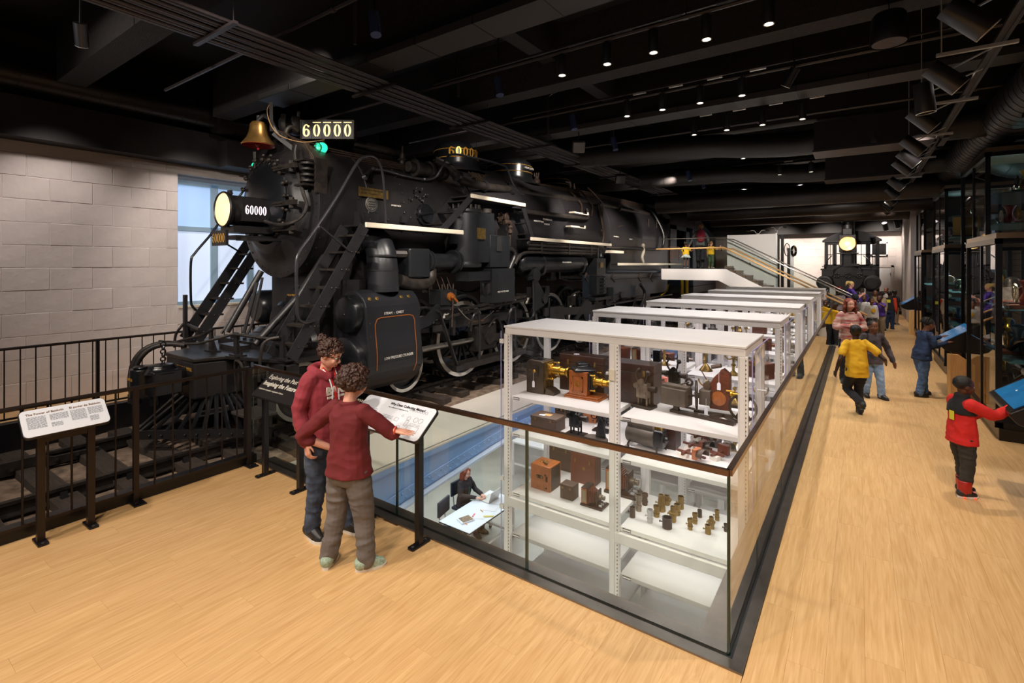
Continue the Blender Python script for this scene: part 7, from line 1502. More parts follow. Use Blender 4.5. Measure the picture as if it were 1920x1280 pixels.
    # ---- shoes
    if shoes:
        for sd in 'LR':
            f = J[sd+'ft']; f = V((f.x, f.y, 0)).normalized(); lt = V((f.y, -f.x, 0)); a = J[sd+'an']; g = V((a.x, a.y, a.z-0.05*k)); L2 = 0.148*k; u_ = V(P_.get(sd+'fu', (0, 0, 1))).normalized()
            mb = MB(); 
            for i, (y, wd) in enumerate(((-0.32, 0.6), (-0.25, 0.9), (0.0, 0.85), (0.35, 1.12), (0.55, 1.0), (0.68, 0.55))):
                pass
            poly = [(-0.33, -0.10), (-0.36, 0.0), (-0.33, 0.10), (-0.1, 0.15), (0.3, 0.20), (0.5, 0.18), (0.64, 0.09), (0.68, -0.02), (0.60, -0.14), (0.4, -0.20), (0.1, -0.17), (-0.15, -0.13)]
            def foot_prism(z0, z1, sc0, sc1):
                v0 = [g+f*(x*L2*sc0)+lt*(y*L2*sc0)+u_*(z0*k) for x, y in poly]; v1 = [g+f*(x*L2*sc1)+lt*(y*L2*sc1)+u_*(z1*k) for x, y in poly]; n = len(poly)
                return v0+v1, [tuple(reversed(range(n))), tuple(range(n, 2*n))]+[(i, (i+1) % n, n+(i+1) % n, n+i) for i in range(n)]
            vs, fs = foot_prism(0.0, 0.016, 1.0, 1.02); sm = MB(); sm.add(vs, fs); so = sm.build('shoe_sole', shoes[1], r)
            mb.tube([g+f*(-0.18*L2)+u_*0.045*k, g+f*(0.10*L2)+u_*0.040*k, g+f*(0.34*L2)+u_*0.028*k, g+f*(0.52*L2)+u_*0.022*k], [0.036*k, 0.034*k, 0.026*k, 0.020*k], 10); mb.sph(g+f*(0.52*L2)+u_*0.022*k, 0.02*k, 8, 6); mb.sph(g+f*(-0.18*L2)+u_*0.040*k, 0.034*k, 10, 8)
            mb.tube([a+u_*(-0.01*k), a+u_*(0.030*k if len(shoes) < 3 else 0.07*k)], [0.031*k, 0.031*k], 10); vs, fs = foot_prism(0.014, 0.03, 0.98, 0.9); mb.add(vs, fs); sh = remesh(mb, 'shoe', shoes[0], r, max(0.006, vox), 1)
            lc = MB()
            for i in range(4): p = g+f*((0.04+0.1*i)*L2)+u_*((0.074-0.011*i)*k); lc.beam(p-lt*0.018*k, p+lt*0.018*k, 0.006*k, 0.004*k, u_)
            lc.build('laces', shoes[2] if len(shoes) > 2 else shoes[1], sh)
    # ---- trousers
    if pants:
        mb = MB(); pm, fat = pants[0], (pants[1] if len(pants) > 1 else 1.0)
        hloft(mb, [(pel+V((0, 0, -0.075*k)), 0.07*k*fat, 0.055*k*fat), (pel+V((0, -0.005*k, -0.03*k)), 0.094*k*fat, 0.066*k*fat), (pel+V((0, 0, 0.02*k)), 0.09*k*fat, 0.062*k*fat), (pel+V((0, 0, 0.06*k)), 0.082*k*fat, 0.056*k*fat)], tw*0.4)
        for sd in 'LR':
            a = J[sd+'an']; kn = J[sd+'kn']; limb(mb, [J[sd+'hp'], (J[sd+'hp']+kn)/2, kn, (kn+a)/2, a+V((0, 0, 0.0))], [0.056*k*fat, 0.052*k*fat, 0.042*k*fat, 0.039*k*fat, 0.037*k*fat], 4, 14)
        remesh(mb, 'trousers', pm, r, vox, 2, 0.0048*k, 13/k, h*3, (0.8, 0.8, 1.8))
    if skirt:
        mb = MB(); c0 = pel; mb.lathe([(0.085*k, 0.05*k), (0.11*k, -0.02*k), (0.16*k, -0.12*k), (0.155*k, -0.12*k), (0.08*k, 0.04*k)], c0, (0, 0, 1), 26)
        mb.v = [p+V(((p.x)*0.12*sin(14*math.atan2(p.y, p.x+1e-6)), (p.y)*0.12*sin(14*math.atan2(p.y, p.x+1e-6)), 0)) for p in mb.v]; mb.build('skirt', skirt, r)
    # ---- shirt
    if shirt:
        mb = MB(); b = belly; hem = P_.get('hem', -0.01); pf = (pants[1] if pants and len(pants) > 1 else 1.0); bh = max(b, (0.094*pf+0.012)/0.098)
        md = (pel*0.55+che*0.45)
        hloft(mb, [(pel+V((0, 0, hem*k)), 0.098*k*bh, 0.074*k*bh), (pel+V((0, 0, 0.05*k)), 0.094*k*(b+bh)/2, 0.070*k*(b+bh)/2), (md, 0.088*k*b, 0.066*k*b), (che-V((0, 0, 0.085*k)), 0.098*k, 0.070*k*(1.08 if female else 1.0)), (che-V((0, 0, 0.03*k)), 0.102*k, 0.062*k), (che+V((0, 0, 0.008*k)), 0.080*k, 0.047*k), (che+V((0, 0, 0.026*k)), 0.045*k, 0.038*k)], tw)
        fat = P_.get('slv', 1.0)
        for sd in 'LR':
            s0, e0, w0 = J[sd+'sh'], J[sd+'el'], J[sd+'wr']
            if sleeve == 'long': limb(mb, [s0*0.85+che*0.15, (s0+e0)/2, e0, (e0+w0)/2, e0*0.06+w0*0.94], [0.040*k*fat, 0.036*k*fat, 0.032*k*fat, 0.028*k*fat, 0.023*k*fat])
            elif sleeve == 'elbow': limb(mb, [s0*0.85+che*0.15, (s0+e0)/2, e0, e0*0.75+w0*0.25], [0.040*k*fat, 0.037*k*fat, 0.033*k*fat, 0.032*k*fat])
            else: limb(mb, [s0*0.85+che*0.15, s0*0.6+e0*0.4, s0*0.4+e0*0.6], [0.040*k*fat, 0.040*k*fat, 0.040*k*fat])
        if hoodie:
            hb = MB(); hb.tube(smoothpath([neck+V((-0.055*k, 0.03*k, -0.012*k)), neck+V((-0.062*k, -0.02*k, 0.005*k)), neck+V((0, -0.06*k, 0.008*k)), neck+V((0.062*k, -0.02*k, 0.005*k)), neck+V((0.055*k, 0.03*k, -0.012*k)), neck+V((0.01*k, 0.05*k, -0.04*k))], 4), 0.020*k, 10); mb.add(hb.v, hb.f, True)
        else:
            hb = MB(); hb.ring(neck-V((0, -0.004*k, 0.006*k)), (0, 0.15, 1), 0.040*k, 0.008*k, 20, 6); mb.add(hb.v, hb.f, True)
        so = remesh(mb, 'shirt' if not hoodie else 'hoodie', shirt, r, vox, 2, 0.0045*k, 11/k, h*7, (1, 1, 1.5))
    # ---- hair
    st, hm = hair[0], hair[1]; mb = MB(); rr = random.Random(int(h*1000))
    if st == 'short':
        mb.sph((0, -0.045*q, 0.17*q), q, 22, 16, (0.375, 0.43, 0.375)); mb.xf(Mh); o = mb
        keep = MB(); keep.sph((0, -0.075*q, 0.165*q), q, 26, 18, (0.366, 0.405, 0.352)); keep.v = [p if True else p for p in keep.v]; keep.xf(Mh)
        remesh(keep, 'hair', hm, r, vox, 1, 0.004*q/0.2, 60, 1)
    elif st in ('curly', 'curly_bun'):
        R0 = 1.16 if st == 'curly' else 0.90
        for i in range(150):
            t = rr.uniform(0, 2*pi); z = rr.uniform(-0.42, 1.0); s_ = sqrt(max(0, 1-z*z)); d = V((s_*cos(t), s_*sin(t), z))
            if d.y > 0.28 and z < 0.45: continue
            if d.y > 0.0 and z < 0.0 and abs(d.x) < 0.8: continue
            p = V((d.x*0.40*q*R0, d.y*0.45*q*R0-0.05*q, d.z*0.42*q*R0+0.13*q)); mb.sph(p, q*rr.uniform(0.06, 0.105), 6, 5)
        mb.sph((0, -0.06*q, 0.16*q), q, 16, 12, (0.375*R0+0.02, 0.43*R0, 0.39*R0))
        if st == 'curly_bun':
            for i in range(40):
                d = V((rr.uniform(-1, 1), rr.uniform(-1, 1), rr.uniform(-1, 1))); mb.sph(V((0, -0.46*q, 0.36*q))+d*0.15*q, q*0.07, 6, 5)
        mb.xf(Mh); remesh(mb, 'hair', hm, r, vox*0.8, 0, 0.010*q/0.2, 55, 2)
    elif st == 'long':
        mb.sph((0, -0.10*q, 0.19*q), q, 18, 12, (0.385, 0.41, 0.37))
        for s in (-1, 1):
            for i in range(5):
                x = s*(0.38-0.05*i); y = 0.10-0.12*i; mb.tube(smoothpath([(x*0.8*q, (y+0.05)*q, 0.35*q), (x*q*1.05, y*q, 0.0), (x*q*1.2, y*q, -0.45*q), (x*q*1.15, (y+0.02)*q, -0.85*q)], 3), [0.10*q]*4+[0.11*q]*3+[0.09*q]*2+[0.06*q], 8)
        mb.xf(Mh); remesh(mb, 'hair', hm, r, vox, 1, 0.010*q/0.2, 30, 2, (1, 1, 0.3))
    elif st == 'ponytail':
        mb.sph((0, -0.085*q, 0.175*q), q, 18, 12, (0.375, 0.41, 0.37)); mb.tube(smoothpath([(0, -0.42*q, 0.38*q), (0, -0.62*q, 0.30*q), (0.02*q, -0.68*q, -0.05*q), (0, -0.60*q, -0.5*q)], 4), [0.10*q]*5+[0.13*q]*5+[0.08*q]*3, 8); mb.xf(Mh); remesh(mb, 'hair', hm, r, vox, 1, 0.006*q/0.2, 40, 2)
    elif st == 'braids':
        mb.sph((0, -0.085*q, 0.17*q), q, 20, 14, (0.370, 0.405, 0.36))
        for i in range(16):
            t = rr.uniform(-2.4, 2.4); x = sin(t)*0.2; mb.tube(smoothpath([(x*q, -0.15*q, 0.50*q), (x*1.6*q, -0.35*q, 0.48*q), (x*1.9*q, (-0.44+0.04*cos(t))*q, rr.uniform(0.02, 0.2)*q)], 3), 0.035*q, 6)
        mb.xf(Mh); remesh(mb, 'hair', hm, r, vox*0.85, 0, 0.004, 60, 2)
    elif st == 'puff':
        mb.sph((0, -0.085*q, 0.17*q), q, 20, 14, (0.370, 0.405, 0.36)); mb.sph((0, -0.12*q, 0.58*q), 0.19*q, 12, 8); mb.xf(Mh); remesh(mb, 'hair', hm, r, vox, 1, 0.008*q/0.2, 45, 2)
    elif st == 'hood':
        mb.sph((0, -0.07*q, 0.08*q), q, 20, 14, (0.44, 0.47, 0.52)); mb.xf(Mh); remesh(mb, 'hood', hm, r, vox, 1, 0.004, 20, 2)
    move(r, loc, rz); r['_'] = 0; del r['_']
    return r, J, Mh, q
C_MAROON = cloth('maroon_hoodie', '8E2F3C', 0.12, 7); C_RED = cloth('dark_red_jersey', '64181E', 0.10, 7); C_GREY = cloth('grey_twill', '645E5C', 0.14, 9); C_JEAN = cloth('dark_denim', '2A3348', 0.25, 14, col2='46536A')
C_BLUEJ = cloth('blue_denim', '3A5480', 0.2, 14, col2='5E7CA8'); C_LTJ = cloth('light_denim', '6E8CB4', 0.2, 12, col2='8FA8C8'); C_YEL = cloth('yellow_tee', 'E0AE1E', 0.06); C_BLK = cloth('black_cotton', '19181C'); C_NAVY = cloth('navy_print', '1E3050'); C_PUR = cloth('purple_tee', '4A2E8C'); C_RF = cloth('red_fleece', 'C8201C', 0.08, 12); C_CHAR = cloth('charcoal', '2E2B28'); C_TAN = cloth('tan_fleece', 'A89070'); C_WHT = cloth('light_grey_tee', 'B8B4B0'); C_KHK = cloth('khaki', '8A7A62'); C_OLV = cloth('olive', '3C4A30'); C_GRT = cloth('grey_top', '5C5E5A')
RUB = mat('shoe_rubber_white', 'D8D4CC', 0.5); SHB = mat('shoe_black', '1A191C', 0.5, 0, 0.2, 30); SHG = mat('shoe_sage_mesh', '94A898', 0.6, 0, 0.3, 60); SHR = mat('shoe_red_panel', 'A01E18', 0.4); RUBB = mat('shoe_rubber_black', '1C1B1D', 0.5)
up = V((0, 0, 1))
# boy in dark red at the white panel: back to us, left hand on the hip, right hand on the panel
BRZ = radians(10)
def loc2(w_, base, rz):    # world point -> figure's own frame
    p = V(w_)-V(base); c, s = cos(-rz), sin(-rz); return V((p.x*c-p.y*s, p.x*s+p.y*c, p.z))
bp = V((-3.115, 2.33, 0)); w = lambda p: loc2(p, bp, BRZ)
boy, J, Mh, q = person('boy with curly dark hair in a dark red shirt, his hand on the white panel', bp, BRZ, 1.47, 'light', 0.215, ('curly', HAIRB), C_RED, 'elbow', (C_GREY, 1.16), (SHG, RUB, SHB), vox=0.0065, head=(-0.45, -0.22), belly=1.06,
    pose=dict(Rel=(0.30, 0.13, 0.99), Rwr=w((-2.80, 2.50, 1.025)), Rhd=w((-2.64, 2.60, 1.00))-w((-2.80, 2.50, 1.025)), Rpn=(0, 0.1, -1), Rflip=0, Rcurl=0.08, Rspread=0.16, Lel=(-0.37, -0.10, 0.94), Lwr=(-0.20, 0.06, 0.82), Lhd=(0.8, 0.5, -0.2), Lpn=(0.3, 0.2, -0.9), Lcurl=0.5, Lan=(-0.15, -0.05, 0.07), Ran=(0.14, 0.03, 0.07), Lft=(-0.45, 1, 0), Rft=(0.75, 1, 0), hem=-0.03, slv=1.0, headoff=(0.01, 0.02, 0.0)))
mb = MB(); p = w((-2.80, 2.50, 1.025)); mb.ring(p, w((-2.64, 2.60, 1.00))-p, 0.028, 0.006, 18, 5); mb.build('wristband', mat('band_red_white', 'D8584A', 0.5), boy)
# woman in a maroon hoodie
WRZ = radians(-88); wp = V((-3.66, 2.50, 0))
wom, J, Mh, q = person('woman with curly tied-up hair and glasses in a maroon hooded sweatshirt and dark jeans', wp, WRZ, 1.63, 'light', 0.222, ('curly_bun', HAIRB), C_MAROON, 'long', (C_JEAN, 0.98), (SHB, RUB), vox=0.0065, head=(0.50, -0.45), female=True, hoodie=True, belly=1.03,
    pose=dict(Rel=(0.20, -0.05, 1.06), Rwr=(0.21, 0.05, 0.82), Rpn=(-1, 0.2, 0), Rcurl=0.75, Lel=(-0.22, -0.02, 1.06), Lwr=(-0.20, 0.12, 0.86), Lan=(-0.13, 0.14, 0.08), Ran=(0.10, -0.03, 0.08), Rft=(0.1, 1, 0), Lft=(-0.2, 1, 0), hem=-0.02, slv=1.15, headoff=(0.0, 0.045, -0.005)))
t_ = text('BARD', 0.085, V((0.085, 0.135, 1.19)), (-1, 0, 0), (0, 0, 1), M_LETTER, wom, bold=0.004, ext=0.003); t_.name = 'lettering'
text('MANHATTAN', 0.026, V((0.075, 0.134, 1.155)), (-1, 0, 0), (0, 0, 1), M_LETTER, wom, bold=0.001, ext=0.003)
mb = MB(); n_ = V((0, 0.0, 1.37)); 
for s in (-1, 1): mb.tube(smoothpath([(s*0.055, 0.05, 1.385), (s*0.04, 0.105, 1.32), (s*0.028, 0.135, 1.22), (s*0.032, 0.14, 1.13)], 4), 0.006, 6)
mb.build('drawstrings', T_TAG, wom)
mb = MB(); mb.tube(smoothpath([(-0.05, 0.04, 1.40), (-0.02, 0.12, 1.28), (-0.005, 0.142, 1.12), (0.0, 0.14, 1.04)], 4), 0.007, 5); mb.tube(smoothpath([(0.05, 0.04, 1.40), (0.015, 0.12, 1.28), (0.0, 0.142, 1.12), (0.0, 0.14, 1.04)], 4), 0.007, 5); mb.build('lanyard', C_RF, wom)
mb = MB(); mb.tube(smoothpath([(0.10, 0.07, 1.35), (0.125, 0.0, 1.375), (0.12, -0.08, 1.30), (0.10, -0.12, 1.1), (0.12, -0.10, 0.95)], 4), [0.016]*17, 6); mb.build('bag_strap', C_OLV, wom)
mb = MB()
for s in (-1, 1): c_ = Mh @ V((s*0.14*q, 0.395*q, 0.0)); mb.ring(c_, Mh.to_3x3() @ V((0, 1, 0)), 0.09*q, 0.008*q, 16, 5); mb.tube([Mh @ V((s*0.23*q, 0.38*q, 0.02*q)), Mh @ V((s*0.36*q, 0.0, 0.02*q))], 0.008*q, 5)
mb.tube([Mh @ V((-0.05*q, 0.41*q, 0.02*q)), Mh @ V((0.05*q, 0.41*q, 0.02*q))], 0.008*q, 5); mb.build('glasses', M_KIOSK, wom)
bg = thing('shoulder_bag', 'small mustard and patterned bag with a black bottle hanging at the woman\'s back', 'bag', (0, 0, 0))
mb = MB(); mb.sph((0, 0, 0.10), 1, 14, 10, (0.09, 0.05, 0.14)); remesh(mb, 'bag_body', mat('mustard_cloth', '9A6E24', 0.8, 0, 0.4, 14, col2='5A3A5E'), bg, 0.008, 2, 0.004, 20)
mb = MB(); mb.lathe([(0.03, 0.12), (0.036, 0.14), (0.036, 0.30), (0.045, 0.31), (0.045, 0.33), (0.03, 0.34), (0.025, 0.36), (0, 0.36)], (0.02, 0.03, 0), (0, 0, 1), 16); mb.build('bottle', SHB, bg)
p = atZ(525, 790, 0.93); bgp = V((-3.86, 2.42, 0.84)); move(bg, bgp, 0.4)
# small boy in the red fleece at the touch screen
RRZ = radians(-62); rp = V((0.82, 6.48, 0)); w = lambda p: loc2(p, rp, RRZ)
rb, J, Mh, q = person('small boy in a red and black fleece jacket pointing at the nearest touch screen', rp, RRZ, 1.16, 'dark', 0.190, ('short', HAIRK), C_RF, 'long', (C_CHAR, 1.12), (SHB, RUB, SHR), vox=0.0085, head=(-0.1, -0.08), belly=1.15,
    pose=dict(Rel=(0.14, 0.18, 0.82), Rwr=(0.10, 0.38, 0.90), Rcurl=0.25, Rpn=(0, 0, -1), Lel=(-0.16, 0.14, 0.72), Lwr=(-0.1, 0.28, 0.78), Lan=(-0.07, 0.06, 0.06), Ran=(0.06, -0.02, 0.06), Rft=(0, 1, 0), Lft=(0, 1, 0), hem=-0.06, slv=1.28))
mb = MB(); k = 1.16
hloft(mb, [((0, 0, 0.80), 0.128, 0.095), ((0, 0, 0.86), 0.128, 0.090), ((0, 0, 0.905), 0.11, 0.076), ((0, 0, 0.93), 0.075, 0.062), ((0, 0, 0.955), 0.060, 0.055), ((0, 0, 0.99), 0.058, 0.055)])
remesh(mb, 'jacket_yoke', C_BLK, rb, 0.0085, 2, 0.003, 11); 
mb = MB(); mb.box((0.01, -0.098, 0.78), (0.055, 0.006, 0.085)); mb.build('sticker', mat('yellow_sticker', 'D8D23A', 0.6), rb)
for s in (-1, 1):
    mb = MB(); a = J['RLan'[0]+'an'] if False else (J['Ran'] if s > 0 else J['Lan']); mb.lathe([(0.05, -0.01), (0.056, 0.02), (0.057, 0.09), (0.050, 0.11)], a, (0, 0, 1), 16); mb.ring(a+V((0, 0, 0.10)), (0, 0, 1), 0.052, 0.007, 16, 5); mb.build('boot_cuff', SHR, rb)
    for f_ in (0.0, 0.09): mb = MB(); mb.sph(a+V((0.035, f_-0.02, -0.048)), 0.007, 6, 5); mb.build('boot_light', mat('boot_light', 'FF3020', 0.4, emis='FF3010', estr=3.0), rb)
# girl in blue at the second touch screen
person('girl with dark braids in a navy top and blue jeans tapping the second touch screen', (0.87, 10.95, 0), radians(-60), 1.34, 'mid', 0.205, ('braids', HAIRK), C_NAVY, 'long', (C_BLUEJ, 1.12), (SHB, RUBB), vox=0.010, head=(0.0, -0.30), belly=1.12,
    pose=dict(Rel=(0.16, 0.10, 0.88), Rwr=(0.12, 0.32, 0.93), Lel=(-0.15, 0.14, 0.92), Lwr=(-0.10, 0.38, 1.0), Rcurl=0.2, Lcurl=0.2, Rpn=(0, 0, -1), Lpn=(0, 0, -1), Lan=(-0.08, 0.10, 0.07), Ran=(0.07, -0.08, 0.07), lean=(0, 0.05, 0), hem=-0.04, headoff=(0, 0.04, -0.01)))
# running boy in yellow, back to us
person('boy in a yellow T-shirt and black trousers running away from the camera', (-0.03, 9.05, 0), radians(25), 1.34, 'deep', 0.20, ('short', HAIRK), C_YEL, 'short', (C_BLK, 1.05), (SHB, RUBB), vox=0.011, head=(-0.2, 0.0), belly=1.12,
    pose=dict(Lel=(-0.26, -0.06, 0.82), Lwr=(-0.26, 0.06, 0.62), Rel=(0.30, -0.14, 0.86), Rwr=(0.40, 0.02, 0.78), Lkn=(-0.08, 0.12, 0.36), Lan=(-0.04, -0.22, 0.22), Lft=(0, 0.6, 0), Ran=(0.06, 0.04, 0.07), Rkn=(0.07, 0.10, 0.37), lean=(0.02, 0.07, 0), hem=-0.08, slv=1.0))
person('smiling girl with a hair puff in a dark patterned zip jacket and pale jeans', (0.18, 10.35, 0), radians(208), 1.30, 'mid', 0.20, ('puff', HAIRK), cloth('dark_star_jacket', '2E2A30', 0.1, 9, col2='5A5058'), 'long', (C_LTJ, 1.1), (SHB, RUBB), vox=0.011, head=(0.0, -0.05), belly=1.15,
    pose=dict(Rel=(0.24, -0.02, 0.84), Rwr=(0.22, 0.08, 0.64), Lel=(-0.24, -0.02, 0.84), Lwr=(-0.30, 0.04, 0.62), Lan=(-0.09, 0.10, 0.07), Ran=(0.08, -0.04, 0.07), hem=-0.06, slv=1.2))
C_XM = mat('cloth_holiday_sweater', 'A8232A', 0.9, 0, 0.1, 9, col2='D8C4B8', stretch=(0.4, 0.4, 3))
person('woman with long auburn hair in a red and white patterned holiday sweater', (-0.16, 11.35, 0), radians(205), 1.60, 'light', 0.215, ('long', HAIRR), C_XM, 'long', (C_BLK, 1.0), (SHB, RUBB), vox=0.012, head=(0.0, -0.05), female=True, belly=1.02,
    pose=dict(Rel=(0.25, 0.05, 1.06), Rwr=(0.10, 0.22, 1.10), Lel=(-0.25, 0.05, 1.06), Lwr=(-0.08, 0.22, 1.08), hem=-0.08, slv=1.05))
# school group at the far end
def farpos(u, t, z=0.0):
    a = (u-CXP)/FPX; return (t*(FX+a*RX), t*(FY+a*RY), z)
AU = dict(Rel=(0.2, 0.22, 1.0), Rwr=(0.1, 0.36, 1.14), Lel=(-0.2, 0.22, 1.0), Lwr=(-0.08, 0.36, 1.12))
far = [
 (1566, 13.7, 1.20, 120, 'deep', ('short', HAIRK), C_YEL, C_BLK, 'long', 'boy in a yellow long-sleeved shirt reaching up at the far glass guard', dict(Rel=(0.16, 0.2, 0.98), Rwr=(0.1, 0.38, 1.1), Lel=(-0.16, 0.2, 0.98), Lwr=(-0.1, 0.38, 1.08))),
 (1549, 14.3, 1.22, 150, 'dark', ('braids', HAIRK), C_YEL, C_BLK, 'short', 'child in a yellow shirt half hidden behind the far glass guard', None),
 (1634, 15.2, 1.22, 205, 'mid', ('puff', HAIRK), C_WHT, C_CHAR, 'long', 'smiling child in a light grey shirt with a yellow print', None),
 (1650, 15.4, 1.28, 140, 'dark', ('short', HAIRK), C_PUR, C_KHK, 'short', 'child in a purple T-shirt with hands raised to the face', dict(Rel=(0.2, 0.1, 0.95), Rwr=(0.06, 0.2, 1.06), Lel=(-0.2, 0.1, 0.95), Lwr=(-0.06, 0.2, 1.06))),
 (1654, 16.6, 1.35, 60, 'dark', ('short', HAIRK), C_TAN, C_KHK, 'long', 'child in a tan fleece and khaki trousers, turned away', None),
 (1668, 17.1, 1.32, -20, 'deep', ('short', HAIRK), cloth('black_red_hoodie', '1D1A1C', 0.1), C_NAVY, 'long', 'child in a black hooded top with red sleeves and a yellow sticker, back to us', None),
 (1662, 19.0, 1.36, 150, 'mid', ('short', HAIRB), C_WHT, C_CHAR, 'long', 'child in a pale shirt glancing back from behind the black hooded top', None),
 (1677, 18.4, 1.30, -40, 'deep', ('short', HAIRK), C_BLK, C_KHK, 'short', 'child in a black top and khaki trousers at the farthest touch screen', None),
 (1604, 15.0, 1.34, 100, 'dark', ('hood', cloth('navy_hood', '222632')), cloth('grey_black_jacket', '3A3C40', 0.2, col2='6A6C70'), C_BLK, 'long', 'child wearing a dark hood beside the blonde woman', None),
 (1616, 17.4, 1.42, 190, 'deep', ('braids', HAIRK), C_PUR, C_BLK, 'short', 'tall child in purple behind the hooded child', None),
 (1621, 16.0, 1.26, 150, 'dark', ('short', HAIRK), C_WHT, C_BLK, 'short', 'child with close-cropped hair looking down beside the auburn-haired woman', None),
 (1572, 16.6, 1.44, 170, 'deep', ('puff', HAIRK), cloth('pink_grey_jacket', 'A08A8E'), C_BLK, 'long', 'child with a red hair bow and a pale jacket by the far glass', None),
 (1641, 18.0, 1.30, 180, 'mid', ('short', HAIRB), C_TAN, C_CHAR, 'short', 'brown-haired child at the back of the group', None),
]
for i, (u, t, h, rz, skn, hr_, shr, pnt, slv, lab, ps) in enumerate(far):
    o, J, Mh, q = person(lab, farpos(u, t), radians(rz), h, skn, 0.2, hr_, shr, slv, (pnt, 1.12), (SHB, RUB), vox=0.017, pose=ps, belly=1.18, group=None)
    if i == 5:
        for sd in 'LR': mb = MB(); limb(mb, [J[sd+'sh'], (J[sd+'sh']+J[sd+'el'])/2, J[sd+'el'], J[sd+'wr']*0.95+J[sd+'el']*0.05], [0.062, 0.056, 0.05, 0.042]); remesh(mb, 'red_sleeve', cloth('orange_red', 'C8381C'), o, 0.015, 1)
        mb = MB(); mb.box((0, -0.115, 0.98), (0.12, 0.01, 0.1)); mb.build('sticker', mat('yellow_sticker', 'D8D23A'), o)
    if i == 2: mb = MB(); mb.cyl((0, 0.10, 0.84), (0, 0.125, 0.84), 0.06, 14); mb.build('shirt_print', C_YEL, o)
    if i == 11: mb = MB(); mb.sph(Mh @ V((-0.05, 0.02, 0.12)), 0.05, 8, 6); mb.sph(Mh @ V((0.05, 0.02, 0.12)), 0.05, 8, 6); mb.build('hair_bow', M_RED, o)
person('blonde woman with a ponytail in a purple T-shirt talking to the children', farpos(1594, 16.6), radians(-70), 1.68, 'light', 0.215, ('ponytail', HAIRBL), C_PUR, 'short', (C_BLK, 1.0), (SHB, RUBB), vox=0.015, head=(0, -0.35), female=True, pose=dict(Rel=(0.22, 0.12, 1.12), Rwr=(0.10, 0.32, 1.24), Lel=(-0.2, 0.14, 1.12), Lwr=(-0.06, 0.34, 1.22)))
# three visitors up on the stair landing
PZ = 2.11
o, J, Mh, q = person('woman in a grey top with a dark red backpack on the stair landing', (*farpos(1313, 18.5)[:2], PZ), radians(20), 1.62, 'light', 0.215, ('curly', HAIRLB), C_GRT, 'long', (C_BLK, 1.05), (SHB, RUBB), vox=0.014, female=True, pose=dict(Lel=(-0.26, 0, 1.1), Lwr=(-0.36, 0.05, 0.88), Rel=(0.26, 0, 1.1), Rwr=(0.3, 0.06, 0.92), Lan=(-0.05, 0.12, 0.07), Ran=(0.07, -0.06, 0.07)))
mb = MB(); mb.sph((0, 0, 0), 1, 16, 12, (0.16, 0.10, 0.25)); bk2 = thing('backpack', 'dark red backpack worn by the woman on the landing', 'backpack'); remesh(mb, 'pack_body', cloth('dark_red_pack', '8A1E34'), bk2, 0.012, 2); mb = MB(); mb.sph((0, -0.07, -0.1), 1, 12, 8, (0.12, 0.05, 0.11)); mb.build('front_pocket', cloth('red_pocket', 'A23A40'), bk2); mb = MB(); mb.tube(smoothpath([(-0.1, 0.08, 0.18), (-0.1, 0.2, 0.2), (-0.1, 0.24, 0.05)], 4), 0.018, 6); mb.build('strap', cloth('dark_red_pack', '8A1E34'), bk2)
pb = V((*farpos(1313, 18.5)[:2], PZ)); move(bk2, pb+V((sin(radians(20))*0.17, -cos(radians(20))*0.17, 1.19)), radians(20))
person('small child in a yellow shirt and white tulle skirt on the landing', (*farpos(1286, 18.6)[:2], PZ), radians(15), 0.98, 'mid', 0.175, ('braids', HAIRK), C_YEL, 'short', None, (SHB, RUB), vox=0.013, pose=dict(Rel=(0.17, 0.02, 0.62), Rwr=(0.26, 0.03, 0.66)), belly=1.25, skirt=cloth('white_tulle', 'B8BCB8'))
person('small child in a yellow shirt and green trousers on the stair landing', (*farpos(1333, 18.4)[:2], PZ), radians(-15), 1.0, 'light', 0.175, ('short', HAIRLB), C_YEL, 'short', (C_OLV, 1.2), (mat('tan_boot', '9A7048'), RUB), vox=0.013, pose=dict(Rel=(0.18, 0.08, 0.68), Rwr=(0.24, 0.2, 0.78)), belly=1.3)
# woman working at the table on the lower floor (seated, facing the table)
o, J, Mh, q = person('woman with auburn hair in a black cardigan typing at the white table below', (-6.88, 8.03, PF), radians(-90), 1.62, 'light', 0.21, ('long', HAIRR), cloth('black_cardigan', '2A2228'), 'long', (C_BLK, 1.0), (SHB, RUBB), vox=0.010, head=(0, -0.25), female=True,
    pose=dict(hipz=0.50, pel=(0, 0, 0), Rel=(0.22, 0.12, 0.80), Rwr=(0.10, 0.42, 0.80), Lel=(-0.22, 0.12, 0.80), Lwr=(-0.08, 0.44, 0.80), Rkn=(0.09, 0.42, 0.52), Lkn=(-0.09, 0.42, 0.52), Ran=(0.09, 0.42, 0.08), Lan=(-0.09, 0.42, 0.08), Rpn=(0, 0, -1), Lpn=(0, 0, -1), lean=(0, 0.04, 0), hem=-0.03))
mb = MB(); mb.tube(smoothpath([(-0.05, 0.06, 1.0), (-0.02, 0.13, 0.9), (0, 0.13, 0.75)], 3), [0.03, 0.03, 0.035, 0.035, 0.035, 0.03, 0.03], 8); mb.build('scarf', cloth('teal_scarf', '2E5A60', 0.3, 30), o)
